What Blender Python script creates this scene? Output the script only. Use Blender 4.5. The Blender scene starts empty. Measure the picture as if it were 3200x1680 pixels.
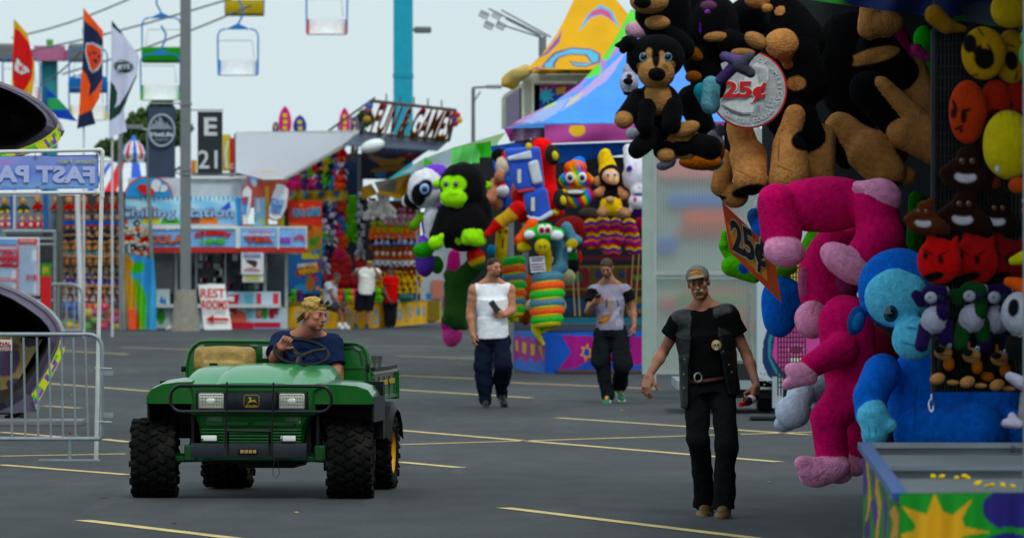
import bpy, bmesh, math, random
import numpy as np
from mathutils import Vector, Matrix
random.seed(7); np.random.seed(7)
PI = math.pi
# ---------------------------------------------------------------- camera geometry (telephoto, eye height 1.85 m)
F = 17764.0; H = 1.85; CX = 1600.0; HY = 795.0
C = bpy.context.scene.collection
def W(px, py, d):                       # point seen at photo pixel (px, py) at distance d
    return Vector(((px-CX)*d/F, d, H-(py-HY)*d/F))
def D(py, z=0.0): return F*(H-z)/(py-HY)  # distance of a point of height z seen at row py
def cropf(x0, y0, s): return lambda x, y: (x0+x*s, y0+y*s)
cA = cropf(0,0,.4143); cB = cropf(0,480,.4437); cC = cropf(350,850,.5546); cD = cropf(700,0,.4143)
cE = cropf(850,480,.4438); cF = cropf(1250,420,.5917); cG = cropf(1900,700,.7101); cH = cropf(1500,0,.4438)
cI = cropf(2200,0,.4735); cJ = cropf(2200,500,.4735); cK = cropf(2200,1040,.4735); cL = cropf(0,700,.5622)
cM = cropf(0,240,.2959); cN = cropf(440,500,.2663); cO = cropf(2640,600,.4734)
def P(c, x, y, d): return W(*c(x, y), d)
# ---------------------------------------------------------------- colours and materials
SAT = 1.25
def lin(c):
    if isinstance(c, str):
        c = tuple(int(c[i:i+2], 16)/255 for i in (0, 2, 4))
    c = [(v/12.92 if v <= .04045 else ((v+.055)/1.055)**2.4) for v in c]; g = .3*c[0]+.6*c[1]+.1*c[2]
    return tuple(min(max(g+(v-g)*SAT, .0015), .9) for v in c)
MATS = {}
def mat(name, col=None, rough=.6, metal=0., var=.12, scale=6., bump=0., bscale=60., sheen=0., attr=False, bd=.02, trans=0., alpha=1., emit=0., coat=0., spec=.35, dirt=0.):
    if name in MATS: return MATS[name]
    m = bpy.data.materials.new(name); m.use_nodes = True
    nt = m.node_tree; N = nt.nodes; L = nt.links; b = N['Principled BSDF']
    b.inputs['Roughness'].default_value = rough; b.inputs['Metallic'].default_value = metal
    b.inputs['Specular IOR Level'].default_value = spec
    if sheen: b.inputs['Sheen Weight'].default_value = sheen; b.inputs['Sheen Roughness'].default_value = .6
    if trans: b.inputs['Transmission Weight'].default_value = trans
    if coat: b.inputs['Coat Weight'].default_value = coat; b.inputs['Coat Roughness'].default_value = .08
    b.inputs['Alpha'].default_value = alpha
    tc = N.new('ShaderNodeTexCoord')
    ns = N.new('ShaderNodeTexNoise'); ns.inputs['Scale'].default_value = scale; ns.inputs['Detail'].default_value = 5
    L.new(tc.outputs['Object'], ns.inputs['Vector'])
    mr = N.new('ShaderNodeMapRange'); mr.inputs['From Min'].default_value = .3; mr.inputs['From Max'].default_value = .7
    mr.inputs['To Min'].default_value = 1-var; mr.inputs['To Max'].default_value = 1+var
    L.new(ns.outputs['Fac'], mr.inputs['Value'])
    mx = N.new('ShaderNodeVectorMath'); mx.operation = 'SCALE'
    if attr:
        at = N.new('ShaderNodeAttribute'); at.attribute_name = 'Col'; L.new(at.outputs['Color'], mx.inputs[0])
    else:
        mx.inputs[0].default_value = lin(col)
    L.new(mr.outputs['Result'], mx.inputs['Scale'])
    out = mx.outputs['Vector']
    if dirt:
        n2 = N.new('ShaderNodeTexNoise'); n2.inputs['Scale'].default_value = scale*.35; n2.inputs['Detail'].default_value = 8
        L.new(tc.outputs['Object'], n2.inputs['Vector'])
        r2 = N.new('ShaderNodeMapRange'); r2.inputs['From Min'].default_value = .5; r2.inputs['From Max'].default_value = .75
        r2.inputs['To Max'].default_value = dirt; L.new(n2.outputs['Fac'], r2.inputs['Value'])
        mm = N.new('ShaderNodeMix'); mm.data_type = 'RGBA'; L.new(r2.outputs['Result'], mm.inputs['Factor'])
        L.new(out, mm.inputs['A']); mm.inputs['B'].default_value = (.16, .14, .11, 1); out = mm.outputs['Result']
    L.new(out, b.inputs['Base Color'])
    if emit:
        L.new(out, b.inputs['Emission Color']); b.inputs['Emission Strength'].default_value = emit
    if bump:
        nb = N.new('ShaderNodeTexNoise'); nb.inputs['Scale'].default_value = bscale; nb.inputs['Detail'].default_value = 6
        L.new(tc.outputs['Object'], nb.inputs['Vector'])
        bp = N.new('ShaderNodeBump'); bp.inputs['Strength'].default_value = bump; bp.inputs['Distance'].default_value = bd
        L.new(nb.outputs['Fac'], bp.inputs['Height']); L.new(bp.outputs['Normal'], b.inputs['Normal'])
    MATS[name] = m; return m
def paint(hexcol, **k):                 # printed vinyl / painted panel of one colour
    k.setdefault('rough', .55); k.setdefault('var', .08)
    return mat('paint_'+hexcol+('_'+'_'.join(str(v) for v in k.values())), hexcol, **k)
PLUSH = mat('plush', attr=True, rough=.95, var=.14, scale=14, bump=.55, bscale=70, sheen=.03, spec=.05)
PLUSHS = mat('plush_smooth', attr=True, rough=.9, var=.16, scale=14, bump=.5, bscale=45, sheen=.03, spec=.06)
SKIN = mat('skin', attr=True, rough=.55, var=.12, scale=22, bump=.08, bscale=120, spec=.35)
CLOTH = mat('cloth', attr=True, rough=.95, var=.07, scale=16, bump=.5, bscale=16, spec=.08)
LEATHER = mat('leather', attr=True, rough=.5, var=.2, scale=18, bump=.4, bscale=26, spec=.35)
HAIR = mat('hair', attr=True, rough=.6, var=.1, scale=60, bump=.25, bscale=50)
# ---------------------------------------------------------------- scene objects
def link(o, parent=None):
    C.objects.link(o)
    if parent is not None: o.parent = parent
    return o
def tag(o, label=None, cat=None, group=None, kind=None):
    if label: o['label'] = label
    if cat: o['category'] = cat
    if group: o['group'] = group
    if kind: o['kind'] = kind
    return o
def empty(name, loc, label, cat, group=None, rz=0.):
    o = bpy.data.objects.new(name, None); link(o); o.location = loc; o.rotation_euler = (0, 0, rz)
    return tag(o, label, cat, group)
def copy_tree(o, parent=None):
    c = o.copy(); C.objects.link(c); c.parent = parent
    for ch in list(o.children): copy_tree(ch, c)
    return c
def dup(o, loc, label=None, group=None, rot=None, scale=None):
    c = copy_tree(o); c.location = loc
    if rot is not None: c.rotation_euler = rot
    if scale is not None: c.scale = (scale,)*3 if not hasattr(scale, '__len__') else scale
    if label: c['label'] = label
    if group: c['group'] = group
    return c
class MB:                               # mesh builder: many shapes, ONE mesh object
    def __init__(s): s.v = []; s.f = []; s.m = []; s.mats = []; s.mi = 0; s.X = None
    def mat(s, m):
        if m not in s.mats: s.mats.append(m)
        s.mi = s.mats.index(m); return s
    def add(s, vs, fs):
        n = len(s.v)
        for p in vs:
            p = Vector(p)
            if s.X is not None: p = s.X @ p
            s.v.append(tuple(p))
        for q in fs: s.f.append(tuple(n+i for i in q)); s.m.append(s.mi)
        return s
    def box(s, c, h, R=None, bev=0.):   # centre, half sizes
        c = Vector(c); hx, hy, hz = h
        if bev > 0:
            b = min(bev, hx*.95, hy*.95, hz*.95); vs = []; 
            bm = bmesh.new(); bmesh.ops.create_cube(bm, size=2)
            for v in bm.verts: v.co = Vector((v.co.x*hx, v.co.y*hy, v.co.z*hz))
            bmesh.ops.bevel(bm, geom=list(bm.edges), offset=b, segments=2, profile=.5, affect='EDGES')
            bm.verts.index_update()
            vs = [v.co.copy() for v in bm.verts]; fs = [tuple(v.index for v in f.verts) for f in bm.faces]; bm.free()
        else:
            vs = [Vector((x*hx, y*hy, z*hz)) for x in (-1, 1) for y in (-1, 1) for z in (-1, 1)]
            fs = [(0,1,3,2),(4,6,7,5),(0,4,5,1),(2,3,7,6),(0,2,6,4),(1,5,7,3)]
        if R is not None: vs = [R @ v for v in vs]
        return s.add([c+v for v in vs], fs)
    def bar(s, a, b, w, h=None, up=(0,0,1)):  # square bar between two points
        a = Vector(a); b = Vector(b); h = h or w; d = (b-a); L = d.length; d.normalize()
        up = Vector(up)
        if abs(d.dot(up)) > .98: up = Vector((0,1,0))
        x = d.cross(up).normalized(); z = x.cross(d)
        R = Matrix((x, d, z)).transposed()
        return s.box((a+b)/2, (w/2, L/2, h/2), R)
    def tube(s, pts, r, n=8, cap=True, closed=False):
        pts = [Vector(p) for p in pts]; rs = r if hasattr(r, '__len__') else [r]*len(pts)
        k = len(pts); vs = []; prev = None
        for i, p in enumerate(pts):
            if closed: t = (pts[(i+1) % k]-pts[i-1])
            else: t = pts[min(i+1, k-1)]-pts[max(i-1, 0)]
            if t.length < 1e-9: t = Vector((0,0,1))
            t.normalize()
            if prev is None:
                u = t.orthogonal().normalized()
            else:
                u = (prev - t*prev.dot(t))
                u = u.normalized() if u.length > 1e-6 else t.orthogonal().normalized()
            prev = u; w = t.cross(u)
            for j in range(n):
                a = 2*PI*j/n; vs.append(p+(u*math.cos(a)+w*math.sin(a))*rs[i])
        fs = []
        for i in range(k if closed else k-1):
            for j in range(n):
                a = i*n+j; b = i*n+(j+1) % n; i2 = (i+1) % k
                fs.append((a, b, i2*n+(j+1) % n, i2*n+j))
        if cap and not closed: fs += [tuple(range(n))[::-1], tuple((k-1)*n+j for j in range(n))]
        return s.add(vs, fs)
    def cyl(s, a, b, r, r2=None, n=16): return s.tube([a, b], [r, r if r2 is None else r2], n)
    def lathe(s, prof, c, axis=(0,0,1), n=24):   # prof: (radius, height)
        c = Vector(c); ax = Vector(axis).normalized(); u = ax.orthogonal().normalized(); w = ax.cross(u)
        vs = []; k = len(prof)
        for r, h in prof:
            for j in range(n):
                a = 2*PI*j/n; vs.append(c+ax*h+(u*math.cos(a)+w*math.sin(a))*r)
        fs = [(i*n+j, i*n+(j+1) % n, (i+1)*n+(j+1) % n, (i+1)*n+j) for i in range(k-1) for j in range(n)]
        return s.add(vs, fs)
    def ell(s, c, r, R=None, nu=14, nv=9):
        vs = []; c = Vector(c)
        for i in range(nv+1):
            th = PI*i/nv
            for j in range(nu):
                a = 2*PI*j/nu
                v = Vector((r[0]*math.sin(th)*math.cos(a), r[1]*math.sin(th)*math.sin(a), r[2]*math.cos(th)))
                vs.append(c+(R @ v if R is not None else v))
        fs = [(i*nu+j, (i+1)*nu+j, (i+1)*nu+(j+1) % nu, i*nu+(j+1) % nu) for i in range(nv) for j in range(nu)]
        return s.add(vs, fs)
    def poly(s, pts, off=None):        # flat polygon, or a slab of thickness `off`
        pts = [Vector(p) for p in pts]; n = len(pts)
        if off is None: return s.add(pts, [tuple(range(n))])
        off = Vector(off); vs = pts+[p+off for p in pts]
        return s.add(vs, [tuple(range(n))[::-1], tuple(range(n, 2*n))]+[(i, (i+1) % n, n+(i+1) % n, n+i) for i in range(n)])
    def grid(s, fn, nu, nv):           # fn(u,v) -> point, 0..1
        vs = [fn(i/nu, j/nv) for i in range(nu+1) for j in range(nv+1)]
        fs = [(i*(nv+1)+j, (i+1)*(nv+1)+j, (i+1)*(nv+1)+j+1, i*(nv+1)+j+1) for i in range(nu) for j in range(nv)]
        return s.add(vs, fs)
    def build(s, name, parent=None, loc=(0,0,0), smooth=False, angle=40):
        me = bpy.data.meshes.new(name); me.from_pydata(s.v, [], s.f)
        for m in s.mats: me.materials.append(m)
        me.polygons.foreach_set('material_index', s.m)
        bm = bmesh.new(); bm.from_mesh(me); bmesh.ops.recalc_face_normals(bm, faces=bm.faces); bm.to_mesh(me); bm.free()
        if smooth:
            me.polygons.foreach_set('use_smooth', [True]*len(me.polygons))
            me.set_sharp_from_angle(angle=math.radians(angle))
        me.update(); o = bpy.data.objects.new(name, me); o.location = loc; link(o, parent); return o
def plate(name, pts, th, m, parent=None): return MB().mat(m).poly(pts, th).build(name, parent)
_FONT = None
def text(s, name, parent, m, origin, ux, uz, height, width=None, depth=.006, bold=0., align='CENTER', arch=0., spacing=1., shear=0., grad=None):
    """lettering laid on the plane origin + ux*x + uz*z, centred; baseline at origin (cap height = height)"""
    cu = bpy.data.curves.new(name, 'FONT'); cu.body = s; cu.size = 1; cu.align_x = align; cu.extrude = 0
    cu.offset = bold; cu.space_character = spacing; cu.shear = shear; cu.resolution_u = 3
    t = bpy.data.objects.new(name, cu); C.objects.link(t)
    dg = bpy.context.evaluated_depsgraph_get(); me = bpy.data.meshes.new_from_object(t.evaluated_get(dg))
    bpy.data.objects.remove(t); bpy.data.curves.remove(cu)
    bm = bmesh.new(); bm.from_mesh(me); 
    r = bmesh.ops.extrude_face_region(bm, geom=list(bm.faces))
    for v in [g for g in r['geom'] if isinstance(g, bmesh.types.BMVert)]: v.co.z += 1
    bmesh.ops.recalc_face_normals(bm, faces=bm.faces); bm.to_mesh(me); bm.free()
    n = len(me.vertices); co = np.empty(n*3); me.vertices.foreach_get('co', co); co = co.reshape(-1, 3)
    k = height/.73; xs = co[:, 0]*k; w0 = max(xs.max()-xs.min(), 1e-6)
    if width: xs = xs*(width/w0)
    zs = co[:, 1]*k
    if arch: zs = zs + arch*(1-(xs/(max(abs(xs).max(), 1e-6)))**2)
    ux = Vector(ux).normalized(); uz = Vector(uz).normalized(); nn = ux.cross(uz)  # towards the reader
    o3 = np.array(origin)[None]+xs[:, None]*np.array(ux)+zs[:, None]*np.array(uz)+(co[:, 2:3]*depth)*np.array(nn)
    me.vertices.foreach_set('co', o3.astype(np.float32).ravel()); me.polygons.foreach_set('use_smooth', [False]*len(me.polygons)); me.materials.clear(); me.materials.append(m); me.update()
    if grad:
        t_ = np.clip((zs-zs.min())/max(np.ptp(zs), 1e-6), 0, 1)[:, None]; cc = np.array(lin(grad[0]))*(1-t_)+np.array(lin(grad[1]))*t_
        at = me.color_attributes.new('Col', 'FLOAT_COLOR', 'POINT'); at.data.foreach_set('color', np.concatenate([cc, np.ones((n, 1))], 1).astype(np.float32).ravel())
    o = bpy.data.objects.new(name, me); link(o, parent); return o
# ---------------------------------------------------------------- smooth solids (plush toys, bodies, clothes)
def V3(p): return np.array(p, dtype=np.float32)
def rotm(rx=0, ry=0, rz=0):             # degrees
    return (Matrix.Rotation(math.radians(rz), 3, 'Z') @ Matrix.Rotation(math.radians(ry), 3, 'Y') @ Matrix.Rotation(math.radians(rx), 3, 'X'))
def cap(a, b, ra, rb=None, col=None, k=None): return dict(t='c', a=V3(a), b=V3(b), ra=ra, rb=ra if rb is None else rb, col=col, k=k)
def cone(a, b, ra, rb=None, col=None, k=None): return dict(t='k', a=V3(a), b=V3(b), ra=ra, rb=ra if rb is None else rb, col=col, k=k)
def ell(c, r, col=None, R=None, k=None):
    if not hasattr(r, '__len__'): r = (r, r, r)
    return dict(t='e', c=V3(c), r=V3(r), R=None if R is None else np.array(R, dtype=np.float32), col=col, k=k)
def rbox(c, h, rd=.01, col=None, R=None, k=None): return dict(t='b', c=V3(c), h=V3(h), rd=rd, R=None if R is None else np.array(R, dtype=np.float32), col=col, k=k)
def sub(p): p = dict(p); p['op'] = 'sub'; return p
def pnt(p, col=None):                   # colour only, adds no shape
    p = dict(p); p['op'] = 'paint'
    if col: p['col'] = col
    return p
def sdf(p, X):
    t = p['t']
    if t in 'ck':
        ba = p['b']-p['a']; l2 = max(float(ba @ ba), 1e-10); pa = X-p['a']; h = (pa @ ba)/l2
        if t == 'c':
            h = np.clip(h, 0, 1); q = pa-h[:, None]*ba
            return np.sqrt((q*q).sum(1))-(p['ra']+(p['rb']-p['ra'])*h)
        q = pa-h[:, None]*ba; hc = np.clip(h, 0, 1); rad = np.sqrt((q*q).sum(1))-(p['ra']+(p['rb']-p['ra'])*hc)
        return np.maximum(rad, (np.abs(h-.5)-.5)*math.sqrt(l2))
    q = X-p['c']
    if p['R'] is not None: q = q @ p['R']
    if t == 'y':
        q2 = q[:, [0, 2]]; r2 = p['r'][[0, 2]]; k0 = np.sqrt(((q2/r2)**2).sum(1)); k1 = np.sqrt(((q2/r2**2)**2).sum(1))
        return np.maximum(k0*(k0-1)/np.maximum(k1, 1e-6), q[:, 1]-.06)
    if t == 'e':
        k0 = np.sqrt(((q/p['r'])**2).sum(1)); k1 = np.sqrt(((q/p['r']**2)**2).sum(1))
        return k0*(k0-1)/np.maximum(k1, 1e-6)
    d = np.abs(q)-(p['h']-p['rd'])
    return np.sqrt((np.maximum(d, 0)**2).sum(1))+np.minimum(d.max(1), 0)-p['rd']
def bbox(p):
    if p['t'] in 'ck':
        r = max(p['ra'], p['rb']); return np.minimum(p['a'], p['b'])-r, np.maximum(p['a'], p['b'])+r
    r = p['r'] if p['t'] == 'e' else p['h']
    if p['R'] is not None: r = np.full(3, float(np.linalg.norm(r)), dtype=np.float32)
    return p['c']-r, p['c']+r
def blob(name, prims, parent=None, mtl=None, res=.01, k=.02, disp=None, loc=(0,0,0), base=None):
    add = [p for p in prims if p.get('op') is None]
    lo = np.min([bbox(p)[0] for p in add], 0)-3*res; hi = np.max([bbox(p)[1] for p in add], 0)+3*res
    n = np.ceil((hi-lo)/res).astype(int)+1
    ax = [lo[i]+np.arange(n[i], dtype=np.float32)*res for i in range(3)]
    G = np.full(n, 1.0, dtype=np.float32)
    for p in prims:
        if p.get('op') == 'paint': continue
        kk = p['k'] if p['k'] is not None else k
        b0, b1 = bbox(p); m = kk+2.5*res
        i0 = np.clip(np.floor((b0-m-lo)/res).astype(int), 0, n-1); i1 = np.clip(np.ceil((b1+m-lo)/res).astype(int)+1, 1, n)
        if (i1 <= i0).any(): continue
        g = np.stack(np.meshgrid(ax[0][i0[0]:i1[0]], ax[1][i0[1]:i1[1]], ax[2][i0[2]:i1[2]], indexing='ij'), -1)
        sh = g.shape[:3]; d = sdf(p, g.reshape(-1, 3)).reshape(sh)
        sl = tuple(slice(i0[q], i1[q]) for q in range(3)); A = G[sl]
        if p.get('op') == 'sub':
            h = np.maximum(kk*.5-np.abs(A+d), 0)/max(kk*.5, 1e-6); G[sl] = np.maximum(A, -d)+h*h*kk*.125
        else:
            h = np.maximum(kk-np.abs(A-d), 0)/max(kk, 1e-6); G[sl] = np.minimum(A, d)-h*h*kk*.25
    if disp is not None:
        near = np.abs(G) < .06; idx = np.nonzero(near)
        X = np.stack([ax[i][idx[i]] for i in range(3)], -1); G[near] += disp(X).astype(np.float32)
    # surface nets
    S = G < 0; c = np.zeros(n-1, dtype=np.int8)
    for i in (0, 1):
        for j in (0, 1):
            for l in (0, 1): c += S[i:n[0]-1+i, j:n[1]-1+j, l:n[2]-1+l]
    act = (c > 0) & (c < 8); cells = np.argwhere(act); ids = np.full(act.shape, -1, dtype=np.int64); ids[act] = np.arange(len(cells))
    pos = np.zeros((len(cells), 3)); cnt = np.zeros(len(cells))
    for a in range(3):
        o1, o2 = [x for x in range(3) if x != a]
        for u in (0, 1):
            for w in (0, 1):
                s0 = np.zeros(3, int); s0[o1] = u; s0[o2] = w; s1 = s0.copy(); s1[a] = 1
                q0 = cells+s0; q1 = cells+s1
                v0 = G[q0[:, 0], q0[:, 1], q0[:, 2]]; v1 = G[q1[:, 0], q1[:, 1], q1[:, 2]]
                x = (v0 < 0) != (v1 < 0); t = np.where(x, v0/np.where(x, v0-v1, 1), 0)
                pp = q0.astype(float); pp[:, a] += t; pos[x] += pp[x]; cnt[x] += 1
    vs = pos/np.maximum(cnt, 1)[:, None]*res+lo
    faces = []
    for a in range(3):
        o1, o2 = (a+1) % 3, (a+2) % 3
        s0 = [slice(None)]*3; s1 = [slice(None)]*3; s0[a] = slice(0, -1); s1[a] = slice(1, None)
        A0, A1 = S[tuple(s0)], S[tuple(s1)]; e = np.argwhere(A0 != A1)
        e = e[(e[:, o1] > 0) & (e[:, o2] > 0) & (e[:, o1] < n[o1]-1) & (e[:, o2] < n[o2]-1)]
        if not len(e): continue
        ins = A0[e[:, 0], e[:, 1], e[:, 2]]
        def cid(d1, d2):
            q = e.copy(); q[:, o1] -= d1; q[:, o2] -= d2; return ids[q[:, 0], q[:, 1], q[:, 2]]
        f = np.stack([cid(1, 1), cid(0, 1), cid(0, 0), cid(1, 0)], -1); f[~ins] = f[~ins][:, ::-1]; faces.append(f)
    faces = np.concatenate(faces)
    nv, nf = len(vs), len(faces)
    me = bpy.data.meshes.new(name); me.vertices.add(nv); me.loops.add(nf*4); me.polygons.add(nf)
    me.vertices.foreach_set('co', vs.astype(np.float32).ravel()); me.loops.foreach_set('vertex_index', faces.ravel().astype(np.int32))
    me.polygons.foreach_set('loop_start', np.arange(0, nf*4, 4, dtype=np.int32)); me.polygons.foreach_set('use_smooth', np.ones(nf, dtype=bool))
    me.update(); me.validate()
    global SAT
    if mtl is SKIN: SAT = 1.0
    # colours: nearest shape, then paint shapes in order
    X = vs.astype(np.float32); base = lin(base or '808080'); col = np.tile(np.array(base, dtype=np.float32), (nv, 1)); best = np.full(nv, 9.0)
    for p in add:
        d = sdf(p, X); s = d < best; best = np.where(s, d, best)
        col[s] = lin(p['col']) if p['col'] else base
    for p in prims:
        if p.get('op') == 'paint':
            w = np.clip(.5-sdf(p, X)/(res*1.2), 0, 1)[:, None]; col = col*(1-w)+np.array(lin(p['col']))*w
    SAT = 1.25
    at = me.color_attributes.new('Col', 'FLOAT_COLOR', 'POINT')
    at.data.foreach_set('color', np.concatenate([col, np.ones((nv, 1))], 1).astype(np.float32).ravel())
    me.materials.append(mtl or PLUSH)
    o = bpy.data.objects.new(name, me); o.location = loc; link(o, parent); return o
def wob(a=.006, f=7., seed=0):          # soft folds
    r = np.random.RandomState(seed); K = r.normal(size=(7, 3))*f*np.array([1, 1, .7]); ph = r.uniform(0, 6.28, 7)
    return lambda X: a*sum(np.sin(X @ K[i]*(1+.25*i)+ph[i])/(1+.4*i) for i in range(7))*.5
def raf(a=.006, f=30., seed=0):         # mixed drape: long folds plus crumple
    w1 = wob(a, f*.35, seed); w2 = wob(a*.45, f, seed+1)
    return lambda X: w1(X)+w2(X)
# ================================================================ PEOPLE
cW = cropf(1420,780,.3846); cP = cropf(1780,780,.3846); cR = cropf(2080,800,.2219); cS = cropf(820,900,.2219)
def mixc(a, b, t): return '%02x%02x%02x' % tuple(int(int(a[i:i+2],16)*(1-t)+int(b[i:i+2],16)*t) for i in (0,2,4))
def head_prims(c, yaw, pitch, roll, s, skin, lip='a05a50', brow='4a3626', eye='2a1c14', stubble=None, narrow=1.):
    R = (Matrix.Rotation(math.radians(yaw), 3, 'Z') @ Matrix.Rotation(math.radians(pitch), 3, 'X') @ Matrix.Rotation(math.radians(roll), 3, 'Y'))
    def q(x, y, z): return np.array(Vector(c)+R @ (Vector((x*narrow, y, z))*s))
    def r(*v): return tuple(a*s for a in v)
    dk = mixc(skin, '3a1c14', .45)
    pr = [ell(q(0,.012,.03), r(.074*narrow,.093,.084), skin, R, k=.03), ell(q(0,-.03,-.045), r(.053*narrow,.056,.066), skin, R, k=.04*s),
          ell(q(0,-.062,-.094), r(.026,.02,.019), skin, R, k=.02)]
    for e in (-1, 1):
        pr += [ell(q(e*.036,-.008,-.062), r(.024,.045,.034), skin, R, k=.02), ell(q(e*.042,-.06,-.016), r(.019,.018,.015), skin, R, k=.02),
               ell(q(e*.077,.012,-.004), r(.009,.02,.032), mixc(skin,'b04030',.2), R, k=.004)]
    pr += [cap(q(-.036,-.08,.025), q(.036,-.08,.025), .0095*s, None, skin, k=.014)]
    for e in (-1, 1): pr.append(sub(ell(q(e*.032,-.096,.006), r(.017,.014,.012), skin, R, k=.012)))
    for e in (-1, 1): pr.append(ell(q(e*.032,-.076,.005), r(.0125,.0125,.0105), skin, R, k=.004))
    pr += [cap(q(0,-.082,.012), q(0,-.108,-.027), .009*s, .0125*s, skin, k=.008), ell(q(-.011,-.098,-.032), .0085*s, skin, k=.006), ell(q(.011,-.098,-.032), .0085*s, skin, k=.006),
           cap(q(-.019,-.083,-.060), q(.019,-.083,-.060), .0065*s, None, lip, k=.008), cap(q(-.014,-.084,-.069), q(.014,-.084,-.069), .007*s, None, lip, k=.006)]
    if stubble: pr.append(pnt(ell(q(0,-.05,-.075), r(.062,.06,.038), stubble, R)))
    for e in (-1, 1):
        pr += [pnt(ell(q(e*.032,-.088,.006), r(.016,.012,.0065), mixc(skin,'2a1410',.55), R)), pnt(ell(q(e*.032,-.09,.005), r(.0075,.01,.0055), eye, R)),
               pnt(cap(q(e*.018,-.092,.022), q(e*.048,-.082,.026), .0065*s, None, brow))]
    pr += [pnt(cap(q(-.022,-.092,-.0645), q(.022,-.092,-.0645), .003*s, None, '4a201c')), pnt(ell(q(-.009,-.104,-.040), .005*s, dk)), pnt(ell(q(.009,-.104,-.040), .005*s, dk)),
           pnt(cap(q(-.02,-.092,-.063), q(.02,-.092,-.063), .0085*s, None, lip)), pnt(cap(q(-.022,-.094,-.0645), q(.022,-.094,-.0645), .003*s, None, '4a201c'))]
    return pr, q, R
def hand_prims(w, d, s, n, skin, curl=(20, 30, 20), sc=1., spread=.1, thumb=(.7, .6, .35), reach=None):
    w = Vector(w); d = Vector(d).normalized(); s = Vector(s); s = (s-d*s.dot(d)).normalized(); n = Vector(n); n = (n-d*n.dot(d)-s*n.dot(s)).normalized()
    R = Matrix((s, d, n)).transposed(); pr = [rbox(w+d*.042*sc, (.038*sc, .05*sc, .015*sc), .013*sc, skin, R, k=.012)]
    pr.append(ell(w+d*.035*sc+s*.022*sc+n*.008*sc, (.02*sc, .034*sc, .016*sc), skin, R, k=.012))
    ls = ((.029,.072,-.0),(.0105,.082,0),(-.009,.076,0),(-.028,.06,0))
    for i, (o, L, _) in enumerate(ls):
        p = w+d*(.088-.004*abs(i-1))*sc+s*o*sc; a = 0; cc = [curl[0]+4*i, curl[1]+3*i, curl[2]]; rr = [.0098, .0088, .0078, .0066]
        for j, f in enumerate((.46, .3, .24)):
            a += math.radians(cc[j]); t = (d*math.cos(a)+n*math.sin(a)+s*spread*(1.2-.8*i)).normalized(); p2 = p+t*L*f*sc
            pr.append(cap(p, p2, rr[j]*sc, rr[j+1]*sc, skin, k=.004)); p = p2
    a, b, c = thumb
    p = w+d*.022*sc+s*.03*sc+n*.004*sc; t1 = (s*a+d*b+n*c).normalized(); p2 = p+t1*.042*sc; t2 = (s*a*.45+d*b+n*(c+.25)).normalized(); p3 = p2+t2*.034*sc
    pr += [cap(p, p2, .014*sc, .0105*sc, skin, k=.01), cap(p2, p3, .0105*sc, .008*sc, skin, k=.004)]
    return pr
def body_prims(J, skin, arm=1., leg=1., torso=1., under=None):
    """continuous body: J has neck, sL sR eL eR wL wR hL hR kL kR aL aR tL tR (toe)"""
    v = {k: Vector(x) for k, x in J.items()}; u = under or skin; pr = []
    ch = (v['sL']+v['sR'])/2; pe = (v['hL']+v['hR'])/2; ax = (v['sR']-v['sL']); ax.normalize(); up = (ch-pe).normalized(); fy = ax.cross(up)
    R = Matrix((ax, -fy, up)).transposed(); sw = (v['sR']-v['sL']).length
    pr += [cap(v['neck']+Vector((0,0,.05)), ch+up*.02, .053, .065, skin, k=.04), cap(v['sL'], v['sR'], .058*arm, None, skin, k=.05), cap(v['sL']+up*.015, v['neck']-up*.0, .045, .048, skin, k=.04), cap(v['sR']+up*.015, v['neck']-up*.0, .045, .048, skin, k=.04),
           ell(ch-up*.14, (sw*.44*torso, .105*torso, .17), skin, R, k=.06), ell((ch+pe)/2-up*.06, (.135*torso, .095*torso, .15), skin, R, k=.06),
           cap(v['hL']+up*.03, v['hR']+up*.03, .095*torso, None, u, k=.05)]
    for e in 'LR':
        m = v['s'+e].lerp(v['e'+e], .35)
        pr += [ell(v['s'+e], .062*arm, skin, k=.03), cap(v['s'+e], m, .055*arm, .052*arm, skin, k=.02), cap(m, v['e'+e], .052*arm, .04*arm, skin, k=.02)]
        m = v['e'+e].lerp(v['w'+e], .3)
        pr += [cap(v['e'+e], m, .041*arm, .043*arm, skin, k=.02), cap(m, v['w'+e], .043*arm, .027*arm, skin, k=.02)]
        pr += [cap(v['h'+e], v['k'+e], .085*leg, .055*leg, u, k=.03)]
        m = v['k'+e].lerp(v['a'+e], .3)
        pr += [cap(v['k'+e], m, .054*leg, .057*leg, u, k=.02), cap(m, v['a'+e], .057*leg, .037, u, k=.02), cap(v['a'+e]-Vector((0,0,.03)), (v['a'+e]-Vector((0,0,.05))).lerp(v['t'+e], .55), .032, .02, u, k=.01)]
    return pr, R, ch, pe, up, ax, fy
def torso_cloth(J, col, t=.015, belly=.15, hem=None, sw=.46, dy=.12, kk=.07):
    v = {k: Vector(x) for k, x in J.items()}; ch = (v['sL']+v['sR'])/2; pe = (v['hL']+v['hR'])/2; ax = (v['sR']-v['sL']); w = ax.length; ax.normalize(); up = (ch-pe).normalized(); fy = ax.cross(up)
    R = Matrix((ax, -fy, up)).transposed()
    pr = [cap(v['sL'], v['sR'], .064+t, None, col, k=.06), ell(ch-up*.14, (w*sw+t, dy+t, .2), col, R, k=kk),
          cone(ch-up*.12, hem if hem is not None else pe-up*.02, belly+t, belly+t+.004, col, k=kk)]
    n_ = v.get('neck', ch)
    for e in 'LR': pr.append(cap(v['s'+e]+up*.005, ch.lerp(n_, .35)+up*.012, .052+t, .042+t*.5, col, k=.05))
    return pr, R, up, ax, fy
def hairblob(name, pr, parent, col, res=.006, amp=.006, f=90, seed=2, k=.02, **kw):
    w1 = wob(amp, f, seed); return blob(name, pr, parent, HAIR, res=res, k=k, disp=w1, base=col, **kw)
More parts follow.
